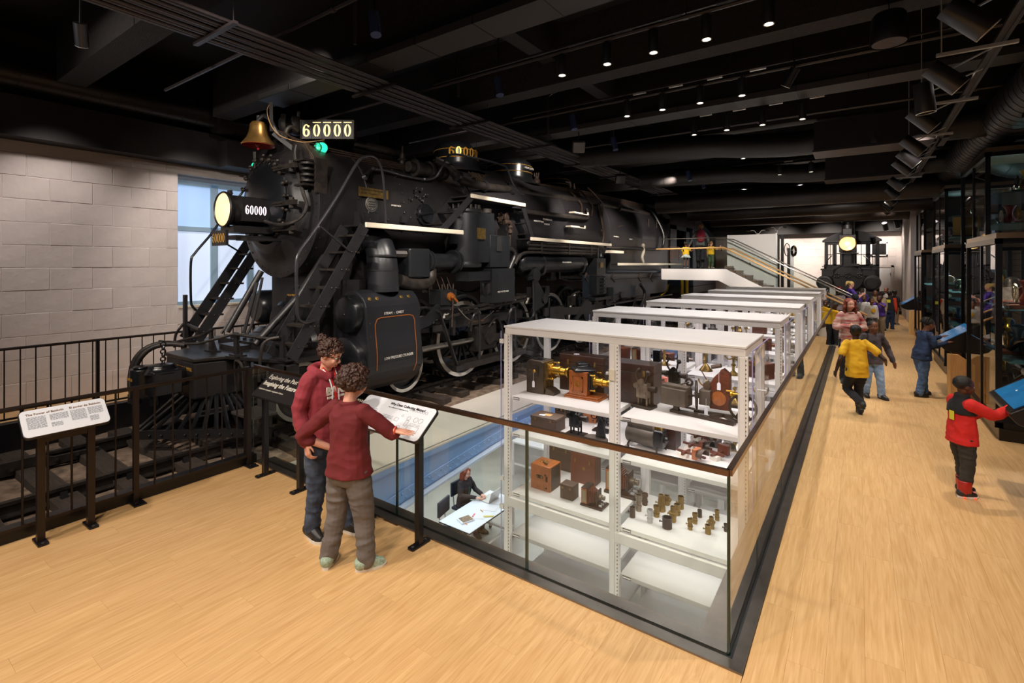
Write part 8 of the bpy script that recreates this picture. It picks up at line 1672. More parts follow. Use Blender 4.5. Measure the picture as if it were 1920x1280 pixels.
# ================================================================ CEILING FITTINGS
def duct(name, label, pts, r, step=0.35, m_=None, n=22, seams=True, cat='duct'):
    root = thing(name, label, cat, tuple(pts[0])); sp = smoothpath(pts, 6) if len(pts) > 2 else [V(p) for p in pts]
    mb = MB(); mb.tube(sp, r, n); mb.build('duct_body', m_ or M_DUCT, root)
    L_ = 0; acc = 0; mb = MB(); k = 0
    for i in range(len(sp)-1):
        a, b = sp[i], sp[i+1]; d = (b-a); l = d.length; t = (step-acc)
        while t < l:
            p = a+d*(t/l); mb.tube([p-d.normalized()*0.006, p+d.normalized()*0.006], r+0.006, n); t += step
        acc = (acc+l) % step
    if seams: tag(mb.build('seam_ribs', M_DUCT, root), kind='stuff')
    return root
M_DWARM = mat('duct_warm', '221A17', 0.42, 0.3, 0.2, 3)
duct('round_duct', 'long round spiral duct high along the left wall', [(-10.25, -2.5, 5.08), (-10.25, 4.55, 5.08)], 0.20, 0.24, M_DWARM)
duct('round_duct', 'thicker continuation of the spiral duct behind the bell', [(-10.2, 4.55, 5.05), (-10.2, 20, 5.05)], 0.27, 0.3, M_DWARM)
# branch ducts that swing across the hall, with square diffusers
for i, (y, xl) in enumerate(((11.0, -3.4), (14.8, -3.5), (18.6, -3.6))):
    z = 4.72
    duct('branch_duct', 'round cross duct bending down to a box over the display cases, %s' % ['nearest', 'middle', 'farthest'][i], [(-5.3, y-0.6, 4.74), (-3.9, y-0.3, 4.74), (-2.6, y, 4.74), (-1.9, y+0.15, 4.68), (-1.1, y+0.2, 4.62), (-0.6, y+0.2, 4.62)], 0.24, 0.35)
    bx = thing('duct_box', 'rectangular black duct box over the walkway, %s' % ['nearest', 'middle', 'farthest'][i], 'duct', (0.4, y+0.2, 4.6)); mb = MB(); mb.bb((-0.7, y-0.15, 4.36), (1.2, y+0.55, 4.9)); mb.build('box_body', M_DUCT, bx); mb = MB(); mb.bb((-0.72, y-0.17, 4.34), (1.22, y+0.57, 4.38)); mb.build('flange', M_TRAY, bx)
    duct('round_duct', 'round duct running off the duct box to the right wall, %s' % ['nearest', 'middle', 'farthest'][i], [(1.2, y+0.2, 4.62), (4.5, y+0.2, 4.62)], 0.26, 0.4)
for i, y in enumerate((16.6, 20.4, 24.0)):
    duct('cross_duct', 'long straight cross duct near the far end, %s' % ['first', 'second', 'third'][i], [(-5.6, y, 4.25), (4.2, y, 4.25)], 0.30, 0.9, M_DWARM)
duct('round_duct', 'ribbed round duct along the right side above the showcases', [(2.3, 3.2, 4.64), (2.0, 8.5, 4.62), (1.9, 19, 4.58)], 0.34, 0.22)
duct('round_duct', 'ribbed duct end hanging at the upper right corner', [(2.7, 4.1, 4.3), (3.3, 4.6, 4.9)], 0.30, 0.12)
for i, y in enumerate((9.0, 12.6)): duct('duct_elbow', 'black duct elbow above the showcases, %s' % ['nearer', 'farther'][i], [(1.9, y, 4.35), (2.3, y+0.1, 4.1), (3.0, y+0.3, 4.15), (3.6, y+0.5, 4.4)], 0.27, 0.2)
# flat soffit ducts with grey undersides
for i, (y, x0, x1) in enumerate(((8.95, -8.0, 4.4), (4.45, -8.0, 3.0))):
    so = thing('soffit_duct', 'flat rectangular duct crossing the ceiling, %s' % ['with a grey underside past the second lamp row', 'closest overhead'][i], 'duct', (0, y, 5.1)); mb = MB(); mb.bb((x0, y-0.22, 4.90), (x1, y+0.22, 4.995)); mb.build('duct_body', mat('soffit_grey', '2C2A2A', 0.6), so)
    mb = MB()
    for k in range(14): mb.bb((x0+k*0.9, y-0.225, 4.895), (x0+k*0.9+0.012, y+0.225, 4.995))
    tag(mb.build('duct_seams', M_DUCT, so), kind='stuff')
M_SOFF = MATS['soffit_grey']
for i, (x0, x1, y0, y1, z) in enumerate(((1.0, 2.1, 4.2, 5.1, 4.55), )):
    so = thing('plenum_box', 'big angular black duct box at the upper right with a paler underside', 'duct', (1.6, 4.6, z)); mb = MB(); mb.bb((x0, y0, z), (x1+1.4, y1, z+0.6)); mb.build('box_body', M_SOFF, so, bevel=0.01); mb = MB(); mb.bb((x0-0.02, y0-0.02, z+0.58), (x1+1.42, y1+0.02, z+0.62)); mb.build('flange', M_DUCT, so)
# conduit tray with cross bars and hangers
tr = thing('conduit_tray', 'rack of parallel conduits with cross bars running above the locomotive side', 'conduit rack', (-5.6, 2, 4.72))
for k in range(15):
    x = -5.95+k*0.05
    mb = MB(); mb.tube([(x, -3, 4.72+(0.02 if k % 3 == 0 else 0)), (x, 27.5, 4.72+(0.02 if k % 3 == 0 else 0))], 0.016 if k % 4 else 0.022, 6); mb.build('conduit', M_TRAY, tr)
y = 0.4
while y < 26:
    mb = MB(); mb.beam((-6.05, y, 4.69), (-5.15, y, 4.69), 0.05, 0.03); b_ = mb.build('cross_bar', M_TRAY, tr); mb = MB(); mb.cyl((-6.0, y, 4.7), (-6.0, y, 5.9), 0.006, 5); mb.cyl((-5.2, y, 4.7), (-5.2, y, 5.9), 0.006, 5); mb.build('hanger_rod', M_TRAY, b_); y += 2.1
# sprinkler pipes and loose conduits
for i, (y, x0, x1, z) in enumerate(((3.1, -8.5, 3, 4.85), (5.35, -8.5, 4, 4.86), (7.55, -8.0, 4, 4.88), (10.0, -8, 4, 4.85), (12.3, -8, 4, 4.85))):
    pr = thing('sprinkler_pipe', 'thin black sprinkler pipe crossing under the ceiling beams, %s from the front' % ordn[i].replace('front', 'first'), 'pipe', (0, y, z)); mb = MB(); mb.tube([(x0, y, z), (x1, y, z)], 0.022, 6); mb.build('pipe', M_TRAY, pr)
    mb = MB()
    for x in (-4.4, -1.5, 1.4): mb.cyl((x, y, z), (x, y, z+0.9), 0.006, 5); mb.cyl((x-0.03, y, z), (x+0.03, y, z), 0.032, 8)
    mb.build('hangers', M_TRAY, pr)
for i, (x, y) in enumerate(((-4.7, 3.6), (-4.9, 5.6), (-4.9, 8.2))):
    mb = MB(); mb.tube(smoothpath([(x, y, 4.75), (x, y, 5.3), (x, y+0.05, 5.5), (x+0.3, y+0.1, 5.58), (x+0.9, y+0.1, 5.58)], 4), 0.02, 6); tag(mb.build('bent_conduit', M_TRAY), 'bent conduit rising from the conduit rack to the ceiling, %s' % ['nearest', 'middle', 'farthest'][i], 'conduit')
# lamp tracks with downlights
M_LAMPL = mat('lamp_glow', 'FFF6E8', 0.3, emis='FFF2DE', estr=9.0); M_LAMPO = mat('lamp_off_sheen', '39466E', 0.25, 0.3)  # bluish sheen of the unlit lamps is painted into their body colour
def downlight(p, lab, group):
    r = thing('downlight', 'lit black cylindrical downlight, '+lab, 'lamp', p, group)
    mb = MB(); mb.lathe([(0.052, 0), (0.055, 0.005), (0.055, 0.24), (0.0, 0.245)], p, (0, 0, 1), 16); mb.cyl(V(p)+V((0, 0, 0.24)), V(p)+V((0, 0, 0.32)), 0.015, 6); mb.build('lamp_body', M_KIOSK, r)
    mb = MB(); mb.lathe([(0.0, 0.012), (0.038, 0.012)], p, (0, 0, 1), 16); mb.v = list(mb.v); mb.build('lens', M_LAMPL, r)
    mb = MB(); mb.ring(V(p)+V((0, 0, 0.004)), (0, 0, 1), 0.046, 0.006, 20, 5); mb.build('trim_ring', M_GAL, r); return r
rows = [(5.38, [-0.72, -1.30, -1.86, -2.41, -3.01]), (7.45, [-1.33, -1.89, -2.44, -3.0]), (9.22, [-0.75, -1.33, -1.89, -2.44]), (11.9, [-0.9, -1.5, -2.1]), (14.6, [-1.0, -1.7])]
for i, (y, xs) in enumerate(rows):
    t_ = thing('lamp_track', 'black lamp track with power feeds carrying downlights, %s row' % ordn[i], 'lamp track', (-1.5, y, 4.95)); mb = MB(); mb.bb((-5.2, y-0.015, 4.915), (1.2, y+0.015, 4.94)); mb.build('track', M_TRAY, t_)
    for x in xs: mb = MB(); mb.bb((x+0.1, y-0.02, 4.89), (x+0.3, y+0.02, 4.915)); mb.build('adapter', M_GAL, t_)
    for j, x in enumerate(xs): downlight((x, y, 4.58), '%s from the right in the %s row over the cases' % (['first', 'second', 'third', 'fourth', 'last'][j], ordn[i]), 'lit downlights over the opening')
for i, (u, v, z) in enumerate(((703, 45, 4.7), (935, 163, 4.7), (1075, 230, 4.7), (1152, 270, 4.7), (1292, 330, 4.6), (1318, 345, 4.6))):
    p = atZ(u, v, z); r = thing('spot_lamp', 'tilted unlit spot lamp with a bluish sheen above the locomotive side, %s' % ordn[i], 'lamp', tuple(p)); mb = MB(); d = V((0.25, -0.1, -1)).normalized(); mb.cyl(p-d*0.13, p+d*0.13, 0.055, 14); mb.build('lamp_body', M_LAMPO, r); mb = MB(); mb.cyl(p-d*0.13, V((p.x, p.y, 5.9)), 0.012, 6); mb.build('stem', M_KIOSK, r)
# the long track of big can lamps over the walkway side
tk = thing('lamp_track', 'long lamp track of angled black can lamps above the right side of the walkway', 'lamp track', (1.1, 8, 4.3))
mb = MB(); mb.bb((1.04, 2.6, 4.34), (1.07, 22, 4.37)); mb.bb((1.10, 2.6, 4.34), (1.13, 22, 4.37)); mb.bb((1.07, 2.6, 4.352), (1.10, 22, 4.358)); mb.build('track', M_TRAY, tk)
cans = [(1815, 35, 4.12), (1772, 145, 4.12), (1733, 185, 4.12), (1730, 225, 4.12), (1712, 273, 4.12), (1703, 297, 4.1), (1693, 313, 4.1), (1680, 345, 4.1), (1672, 362, 4.1), (1668, 375, 4.1), (1663, 388, 4.1), (1660, 394, 4.1)]
for i, (u, v, z) in enumerate(cans):
    p = atZ(u, v, z); d = V((0.75, 0.1, -0.75)).normalized() if i != 2 else V((0.1, 0.05, -1)).normalized()
    r = thing('can_lamp', 'large black can lamp tilted to the showcases, on the walkway track, %s' % ['nearest the camera', 'second', 'third, hanging straight down', 'fourth', 'fifth', 'sixth', 'seventh', 'eighth', 'ninth', 'tenth', 'eleventh', 'twelfth'][i], 'lamp', tuple(p))
    mb = MB(); mb.lathe([(0.0, -0.17), (0.09, -0.17), (0.095, 0.16), (0.088, 0.17), (0.08, 0.12), (0, 0.10)], p, d, 22); mb.build('lamp_body', M_KIOSK, r); mb = MB(); mb.ring(p+d*0.165, d, 0.09, 0.005, 22, 4); mb.build('rim', M_GAL, r)
    mb = MB(); mb.beam(p-d*0.05, V((1.085, p.y, 4.35)), 0.02, 0.012); mb.build('yoke', M_GAL, r)
for i, (u, v, z) in enumerate(((1667, 80, 4.55), (1640, 270, 4.4), (1635, 335, 4.4), (1632, 365, 4.4))):
    p = atZ(u, v, z); r = thing('pendant_speaker', 'black drum-shaped pendant speaker with grey grille under the ceiling, %s' % ordn[i], 'speaker', tuple(p)); mb = MB(); mb.lathe([(0.0, 0.3), (0.13, 0.3), (0.15, 0.27), (0.17, 0.0), (0.165, -0.01)], p, (0, 0, 1), 24); mb.build('shell', M_KIOSK, r); mb = MB(); mb.lathe([(0.0, 0), (0.15, 0.0), (0.15, 0.01)], p-V((0, 0, 0.005)), (0, 0, 1), 24); mb.build('grille', mat('speaker_grille', '3A3230', 0.7), r); mb = MB(); mb.cyl(p+V((0, 0, 0.3)), V((p.x, p.y, 5.9)), 0.006, 5); mb.build('cable', M_KIOSK, r)
# white strut brackets that carry the track
for i, y in enumerate((4.6, 6.4, 8.3, 10.3, 12.4, 15.0, 18.0)):
    r = thing('track_bracket', 'pale strut with a hanger rod holding the walkway lamp track, %s' % ['nearest', 'second', 'third', 'fourth', 'fifth', 'sixth', 'seventh'][i], 'bracket', (0.9, y, 4.3)); mb = MB(); mb.beam((0.62, y, 4.30), (1.2, y, 4.30), 0.04, 0.03); mb.build('strut', M_GAL, r); mb = MB(); mb.cyl((0.66, y, 4.3), (0.66, y, 5.9), 0.006, 6); mb.build('hanger_rod', M_GAL, r)
for i, (u, v, z) in enumerate(((152, 65, 4.7), (1085, 275, 4.6), (1163, 335, 4.45), (1482, 145, 4.7))):
    p = atZ(u, v, z)
    if i in (1, 2):
        r = thing('box_speaker', 'angled box speaker with white front above the steam dome, %s' % ['nearer', '', 'farther'][i-1], 'speaker', tuple(p)); mb = MB(); mb.box(p, (0.24, 0.16, 0.22), 0.6, 0.5); mb.build('cabinet', mat('speaker_grey', '5C5856', 0.6) if i == 1 else M_DUCT, r, bevel=0.02); mb = MB(); mb.cyl(p, V((p.x, p.y, 5.9)), 0.012, 6); mb.build('bracket', M_KIOSK, r)
    else:
        r = thing('can_lamp', 'small tilted can lamp %s' % ['near the upper left corner' if i == 0 else 'on the third track over the cases'][0], 'lamp', tuple(p)); d = V((-0.5, 0.2, -0.8)).normalized(); mb = MB(); mb.cyl(p-d*0.12, p+d*0.12, 0.06, 14); mb.build('lamp_body', M_KIOSK, r); mb = MB(); mb.ring(p+d*0.12, d, 0.055, 0.006, 18, 4); mb.build('rim', M_GAL, r); mb = MB(); mb.cyl(p-d*0.1, V((p.x, p.y, 5.9)), 0.01, 6); mb.build('stem', M_KIOSK, r)
# ================================================================ SHOWCASES AND TOUCH SCREENS ON THE RIGHT
M_SCF = mat('showcase_frame', '1B1A1E', 0.32, 0.5); M_SG = glass('showcase_glass', (0.93, 0.95, 0.96), 1.5, 1.3); M_SG2 = glass('showcase_end_glass', (0.94, 0.96, 0.97), 1.4, 0.45); M_PLIN = mat('plinth_black', '171416', 0.3, 0.2)
MACH = [mat('machine_green', '5E6E5A', 0.4, 0.2, 0.2, 5), mat('machine_red', '7A2A1E', 0.4, 0.1, 0.2, 5), M_OLDBRASS, T_STL, mat('machine_cream', 'B8A888', 0.5), W_OR, M_BRASS, mat('machine_blue', '3A5A70', 0.4)]
BAY = []
def bay(i, y0, y1, x0=1.62, x1=3.6, top=3.55, lab=''):
    r = thing('showcase', 'black-framed glass showcase of machines along the right side, %s' % lab, 'showcase', ((x0+x1)/2, y0, 0))
    mb = MB(); mb.bb((x0, y0, 0), (x1, y1, 0.16)); mb.build('plinth', M_PLIN, r, bevel=0.01)
    for x, y in ((x0, y0), (x0, y1), (x1, y0), (x1, y1), (x0, (y0+y1)/2)):
        mb = MB(); w_ = 0.032 if y != (y0+y1)/2 else 0.02; mb.bb((x-w_, y-w_ if y > y0 else y, 0.16), (x+w_, y+w_ if y < y1 else y, top)); mb.build('frame_post', M_SCF, r)
    for z in (0.16, top-0.07):
        mb = MB(); mb.bb((x0-0.04, y0, z), (x0+0.04, y1, z+0.07)); mb.bb((x0, y0, z), (x1, y0+0.06, z+0.07)); mb.build('frame_rail', M_SCF, r)
    mb = MB(); mb.bb((x0-0.006, y0+0.05, 0.2), (x0+0.006, y1-0.05, top-0.08)); mb.build('front_glass', M_SG, r)
    mb = MB(); mb.bb((x0+0.05, y0+0.02, 0.2), (x1-0.05, y0+0.032, top-0.08)); mb.build('end_glass', M_SG2, r)
    for k, z in enumerate((1.10, 1.75, 2.9, 3.4) if top > 3 else (0.97, 1.65)):
        mb = MB(); mb.bb((x0+0.12, y0+0.15, z), (x1-0.2, y1-0.1, z+0.012)); sh = mb.build('glass_shelf', mat('shelf_glass', '3E6468', 0.2), r)
    BAY.append(r); return r
bays = [(8.75, 10.85, 1.46, 'low, nearest the camera', 2.58), (10.95, 13.3, 1.70, 'tall, nearest', 4.05), (13.4, 15.5, 1.46, 'low, second', 2.58), (15.6, 17.9, 1.70, 'tall, second', 4.05), (18.0, 20.2, 1.46, 'low, farthest', 2.58), (20.3, 22.8, 1.70, 'tall, farthest', 4.05)]
rr = random.Random(9); nm_m = ['machine model', 'engine model', 'brass instrument', 'motor', 'gearbox', 'press model']
for i, (y0, y1, x0, lb, tp) in enumerate(bays):
    bay(i, y0, y1, x0, x0+1.3, tp, lb)
    mb = MB(); mb.bb((x0-0.03, y0-0.03, tp), (x0+1.33, y1, tp+0.07)); mb.build('top_panel', mat('bronze_top', '6E5A48', 0.3, 0.6), BAY[-1])
    for k, z in enumerate((0.165, 1.115, 1.765, 2.915, 3.415) if tp > 3 else (0.165, 0.985, 1.665)):
        for j in range(3 if i < 3 else 2):
            y = y0+0.45+j*(y1-y0-0.9)/2.0; x = x0+rr.uniform(0.3, 0.7); q = rr.randrange(len(MACH)); s = rr.uniform(0.16, 0.27)
            if x-s*0.9 < x0+0.1: x = x0+0.12+s*0.9
            nmn = nm_m[(i+k+j) % 6]; r = thing(nmn.replace(' ', '_'), '%s %s in the showcase %s, %s, %s' % (['green', 'dark red', 'old brass', 'nickel', 'cream', 'orange wood', 'bright brass', 'blue'][q], nmn, ['nearest the camera', 'second along', 'third along', 'fourth along', 'fifth along', 'farthest'][i], ['floor', 'lowest shelf', 'middle shelf', 'upper shelf', 'top shelf'][k], ['front', 'middle', 'rear'][j]), nmn.split()[-1], (x, y, z))
            mb = MB(); mb.bb((x-s*0.8, y-s*0.6, z), (x+s*0.8, y+s*0.6, z+s*0.18)); mb.build('base', W_RB if q % 2 else T_DKB, r)
            t = (i+j+k) % 3; mb = MB()
            if t == 0: mb.lathe([(0, -s*0.6), (s*0.35, -s*0.6), (s*0.42, -s*0.5), (s*0.42, s*0.5), (s*0.35, s*0.6), (0, s*0.6)], (x, y, z+s*0.65), (0.2, 1, 0), 18)
            elif t == 1: mb.bb((x-s*0.4, y-s*0.35, z+s*0.18), (x+s*0.4, y+s*0.35, z+s*1.0)); mb.cyl((x, y, z+s), (x, y, z+s*1.5), s*0.14, 12)
            else: mb.lathe([(s*0.3, 0), (s*0.34, s*0.3), (s*0.16, s*0.7), (s*0.2, s*1.0), (s*0.36, s*1.3), (0, s*1.4)], (x, y, z+s*0.18), (0, 0, 1), 18)
            mb.build('body', MACH[q], r, bevel=0.004)
            mb = MB(); mb.ring((x-s*0.45, y, z+s*0.75), (1, 0, 0), s*0.42, s*0.05, 20, 6)
            for a in range(4): tt_ = a*pi/4; mb.beam((x-s*0.45, y-s*0.4*cos(tt_), z+s*0.75-s*0.4*sin(tt_)), (x-s*0.45, y+s*0.4*cos(tt_), z+s*0.75+s*0.4*sin(tt_)), s*0.05, s*0.05)
            mb.build('flywheel', MACH[(q+3) % 8] if q % 2 else T_DKB, r)
# big spoked wheel with red drive rope in the nearest showcase, and an upright
sw_ = thing('spinning_wheel', 'large black spoked wheel with a reddish drive cord in the nearest showcase', 'machine', (1.9, 9.6, 0.17)); cw = V((1.85, 9.45, 0.80))
mb = MB(); mb.ring(cw, (1, 0.25, 0), 0.42, 0.035, 36, 8)
a_, b_ = frame_of((1, 0.25, 0))
for k in range(6): t = k*pi/6; d = a_*cos(t)+b_*sin(t); mb.beam(cw-d*0.42, cw+d*0.42, 0.02, 0.02)
mb.build('wheel', T_BLK, sw_); mb = MB(); mb.sph(cw, 0.06, 10, 8); mb.build('hub', M_GAL, sw_); mb = MB(); mb.tube([cw+V((0, -0.38, 0.1)), cw+V((0.1, 0.25, 1.0))], 0.008, 5); mb.tube([cw+V((0, -0.34, 0.1)), cw+V((0.1, 0.28, 1.0))], 0.008, 5); mb.build('drive_cord', M_COPPER, sw_)
mb = MB(); mb.bb((1.9, 9.6, 0.16), (2.0, 9.7, 1.95)); mb.sph((1.95, 9.65, 2.02), 0.07, 12, 8); mb.build('upright', W_DK, sw_)
bl = thing('barn_panel', 'mustard-coloured panel high in the second tall showcase', 'panel', (2.2, 15.9, 2.92)); mb = MB(); mb.bb((1.85, 15.9, 2.92), (2.35, 15.94, 3.38)); mb.build('sheet', mat('mustard_panel', 'A87A2A', 0.6), bl); mb = MB(); mb.bb((1.83, 15.88, 2.915), (2.37, 15.9, 2.94)); mb.build('edge', M_SCF, bl)
# touch screen desks: slanted black boxes reaching out from the showcases
M_SCREEN = mat('touch_screen', '1E5A86', 0.12, emis='2470A6', estr=0.42, var=0.25, vscale=5)
def kiosk(px, py, lab, blades=True, sc_=1.0):
    """desk with its user edge at (px,py), rising away from the walkway"""
    r = thing('touch_screen_desk', lab, 'touch screen', (px, py, 0)); W_ = 0.46; W2 = 0.56 if px > 1.13 or sc_ != 1 else 0.6
    prof = [(0.0, 0.86), (0.05, 0.80), (0.16, 0.76), (W2, 0.78), (W2, 1.24), (0.54, 1.28), (0.0, 0.89)]
    mb = MB(); mb.prism([(a, b) for a, b in prof], (px, py-W_, 0), (1, 0, 0), (0, 0, 1), (0, 2*W_, 0)); mb.build('desk_body', M_PLIN, r, bevel=0.008)
    d = V((0.56, 0, 0.39)).normalized(); n = V((-d.z, 0, d.x)); o = V((px+0.28, py, 1.085)); 
    mb = MB(); plate(mb, o+n*0.006, V((0, -1, 0)), d, 2*W_-0.04, 0.66, 0.01, 0.01); mb.build('bezel', M_BLKG, r)
    mb = MB(); plate(mb, o+n*0.010-d*0.06, V((0, -1, 0)), d, 2*W_-0.12, 0.46, 0.003, 0.004); sc__ = mb.build('screen', M_SCREEN, r)
    mb = MB(); q = o+n*0.0115-d*0.06
    for a, b, w_, h_ in ((0.06, 0.14, 0.05, 0.02), (-0.02, 0.02, 0.03, 0.03), (0.14, -0.03, 0.06, 0.008), (-0.12, -0.1, 0.04, 0.02)):
        p = q+V((0, -1, 0))*a+d*b; mb.add([p, p+V((0, -w_, 0)), p+V((0, -w_*0.7, 0))+d*h_, p+d*h_*0.8], [(0, 1, 2, 3)])
    mb.build('screen_graphics', M_LETTER, sc__)
    mb = MB(); mb.bb((px+0.40, py-0.1, 0.0), (px+W2-0.02, py+0.1, 0.78)); mb.build('pedestal', M_PLIN, r)
    return r
kiosk(1.12, 6.75, 'nearest black touch screen desk with a blue display, being touched by the boy in red')
kiosk(1.13, 11.55, 'second black touch screen desk with a blue display, used by the girl in navy')
kiosk(1.12, 21.1, 'farthest black touch screen desk, by the end wall')
for i, (x, y) in enumerate(((1.30, 10.9), (1.40, 20.3))):
    r = thing('oak_fin', 'oak panel fin with a slanted top under the touch desk, %s' % ['second desk', 'farthest desk'][i], 'panel', (x, y, 0)); mb = MB(); mb.prism([(0, 0), (0.3, 0), (0.3, 0.6), (0.1, 0.76), (0, 0.76)], (x-0.06, y, 0), (1, 0, 0), (0, 0, 1), (0, 0.06, 0)); mb.build('panel_board', M_OAK, r, bevel=0.004); mb = MB(); mb.bb((x-0.10, y-0.01, 0), (x-0.06, y+0.07, 0.76)); mb.build('edge_strip', mat('oak_light', 'D8AE74', 0.45), r)
# ================================================================ STAIR, LANDING, SMALL ENGINE AND REAR OBJECTS
SY0, SY1 = 18.2, 19.7
st = thing('staircase', 'white-sided stair and landing with glass guard and oak handrails beside the big locomotive cab', 'staircase', (-3, SY0, 0))
SLZ, SX0, SX1, SXB = 2.10, -5.98, -4.02, 0.0
n_st = 12; run = (SXB-SX1)/n_st; rise = SLZ/n_st
ft = [(SX0, SLZ-0.02), (SX1+0.25, SLZ-0.02), (SXB, 0.12), (SXB, 0.0), (SXB-0.75, 0.0), (SX1+0.02, SLZ-0.42), (SX0, SLZ-0.42)]
M_STG = glass('stair_glass', (0.95, 0.97, 0.96), 1.3, 0.5); M_STW = mat('stair_white', 'E6E0DC', 0.5)
for y, nm in ((SY0, 'near'), (SY1, 'far')):
    mb = MB(); mb.prism(ft, (0, y, 0), (1, 0, 0), (0, 0, 1), (0, 0.08, 0)); mb.build('stringer', M_STW, st)
mb = MB(); mb.bb((SX0, SY0+0.08, SLZ-0.42), (SX1, SY1, SLZ-0.40)); mb.bb((SX0-0.02, SY0, SLZ-0.4), (SX0, SY1+0.08, SLZ-0.02)); mb.build('soffit', M_STW, st)
mb = MB(); mb.bb((SX0, SY0+0.0, SLZ-0.02), (SX1+0.25, SY1+0.08, SLZ)); mb.build('landing_floor', M_DUCT, st)
M_TRD = mat('bronze_tread', '8A6A54', 0.3, 0.6)
for k in range(n_st):
    x = SX1+0.2+k*run*0.98; z = SLZ-(k+1)*rise+0.1; mb = MB(); mb.bb((x, SY0+0.08, z-0.03), (x+run+0.03, SY1, z)); mb.bb((x, SY0+0.08, z-0.03), (x+0.02, SY1, z+rise-0.02)); mb.build('step', M_TRD, st)
def srail(pts, r_, nm, m_):
    mb = MB(); mb.tube([V(p) for p in pts], r_, 8); return mb.build(nm, m_, st)
for y in (SY0+0.04, SY1+0.04):
    x0 = SX0-0.6 if y < SY1 else SX1-0.4
    mb = MB(); mb.prism([(SX0 if y < SY1 else SX1-0.55, SLZ), (SX1+0.2, SLZ), (SX1+0.2, SLZ+1.05), (SX0 if y < SY1 else SX1-0.55, SLZ+1.05)], (0, y, 0), (1, 0, 0), (0, 0, 1), (0, 0.012, 0)); mb.build('glass_pane', M_STG, st)
    mb = MB(); mb.prism([(SX1+0.22, SLZ), (SXB, 0.10), (SXB, 1.12), (SX1+0.22, SLZ+1.05)], (0, y, 0), (1, 0, 0), (0, 0, 1), (0, 0.012, 0)); mb.build('glass_pane', M_STG, st)
    srail([(SX0 if y < SY1 else SX1-0.55, y, SLZ+1.07), (SX1+0.2, y, SLZ+1.07), (SXB, y, 1.14)], 0.018, 'guard_cap', M_STEEL)
    srail([(SX0-0.35 if y < SY1 else SX1-0.3, y-0.08, SLZ+0.70), (SX1+0.2, y-0.08, SLZ+0.72), (SXB+0.2, y-0.08, 0.72)], 0.028, 'oak_handrail', M_OAK)
for x in (-5.2, -4.6, -3.9): 
    mb = MB(); mb.cyl((x, SY0-0.04, SLZ+0.66), (x, SY0+0.04, SLZ+0.62), 0.02, 8); mb.build('rail_bracket', M_KIOSK, st)
for x in (-3.0, -2.2, -1.2): z = SLZ+0.70-(x-SX1-0.2)*(SLZ/(SXB-SX1-0.2)); mb = MB(); mb.cyl((x, SY0-0.04, z-0.06), (x, SY0+0.05, z-0.1), 0.02, 8); mb.build('rail_bracket', M_KIOSK, st)
# white partition behind the stair, bicycles above
pw = thing('partition_panel', 'plain white display partition standing behind the stair', 'partition', (-3.6, 20.2, 0))
a = atY(1364, 441, 20.3); b = atY(1455, 441, 20.3); mb = MB(); mb.bb((a.x, 20.25, 0), (b.x, 20.35, a.z)); mb.build('panel_board', M_STW, pw); mb = MB(); mb.bb((b.x, 20.23, 0), (b.x+0.05, 20.37, a.z+0.03)); mb.build('edge_trim', M_GAL, pw)
def bicycle(u, v, lab, yd, s=1.0):
    p = atY(u, v, yd); r = thing('bicycle_handlebar', lab, 'bicycle', tuple(p)); mb = MB()
    mb.tube(smoothpath([p+V((-0.36*s, 0, 0.10)), p+V((-0.14*s, 0, 0.12)), p+V((-0.04*s, 0, 0.0)), p+V((0.04*s, 0, 0.0)), p+V((0.14*s, 0, 0.12)), p+V((0.36*s, 0, 0.10))], 4), 0.014, 6); mb.cyl(p+V((0, 0, -0.12)), p+V((0, 0, 0.02)), 0.018, 8); mb.build('handlebar', M_GAL, r)
    mb = MB(); mb.tube([p+V((-0.38*s, 0, 0.10)), p+V((-0.24*s, 0, 0.115))], 0.022, 8); mb.tube([p+V((0.38*s, 0, 0.10)), p+V((0.24*s, 0, 0.115))], 0.022, 8); mb.build('grips', T_DKB, r); return r
bicycle(1421, 438, 'bicycle handlebar with pale curved bars above the white partition', 20.3)
bicycle(1457, 432, 'bicycle handlebar with a lamp above the edge of the dark rack', 20.3, 0.8)
rk = thing('bicycle_rack', 'tall dark upright rack holding bicycle wheels before the rear window', 'rack', (-3.2, 21.5, 0))
for u in (1459, 1467, 1479, 1485):
    p = atY(u, 440, 21.5); mb = MB(); mb.bb((p.x-0.05, 21.45, 0), (p.x+0.05, 21.55, p.z-(0.0 if u < 1470 else 0.5))); mb.build('upright', M_PLIN if u < 1480 else M_GAL, rk)
c = atY(1476, 468, 21.4); mb = MB(); mb.ring(c, (1, -0.3, 0), 0.24, 0.015, 26, 6); mb.ring(c+V((0.22, 0, -0.05)), (1, -0.3, 0), 0.17, 0.045, 26, 6); mb.build('wheel', T_BLK, rk); mb = MB(); a_, b_ = frame_of((1, -0.3, 0))
for k in range(8): t = k*pi/8; d = a_*cos(t)+b_*sin(t); mb.beam(c-d*0.23, c+d*0.23, 0.006, 0.006)
mb.build('spokes', M_GAL, rk)
# yellow guard posts under the landing
for i, u in enumerate((1279, 1288)):
    p = atX(u, 540, -6.3); 
    q = atY(u, 560, 20.6); mb = MB(); mb.cyl((q.x, 20.6, -0.15), (q.x, 20.6, 1.75), 0.06, 12); mb.cyl((q.x, 20.6, 1.75), (q.x, 20.6, 1.78), 0.05, 12); tag(mb.build('yellow_post', mat('safety_yellow', 'C8A808', 0.45)), 'yellow safety post under the landing, %s' % ['on the left', 'on the right'][i], 'post')
mb = MB(); mb.tube(smoothpath([atX(1253, 533, -6.2), atX(1250, 545, -6.2), atX(1240, 553, -6.2)], 4), 0.025, 6); tag(mb.build('yellow_hose', mat('safety_yellow', 'C8A808')), 'short curved yellow hose below the locomotive cab', 'hose')
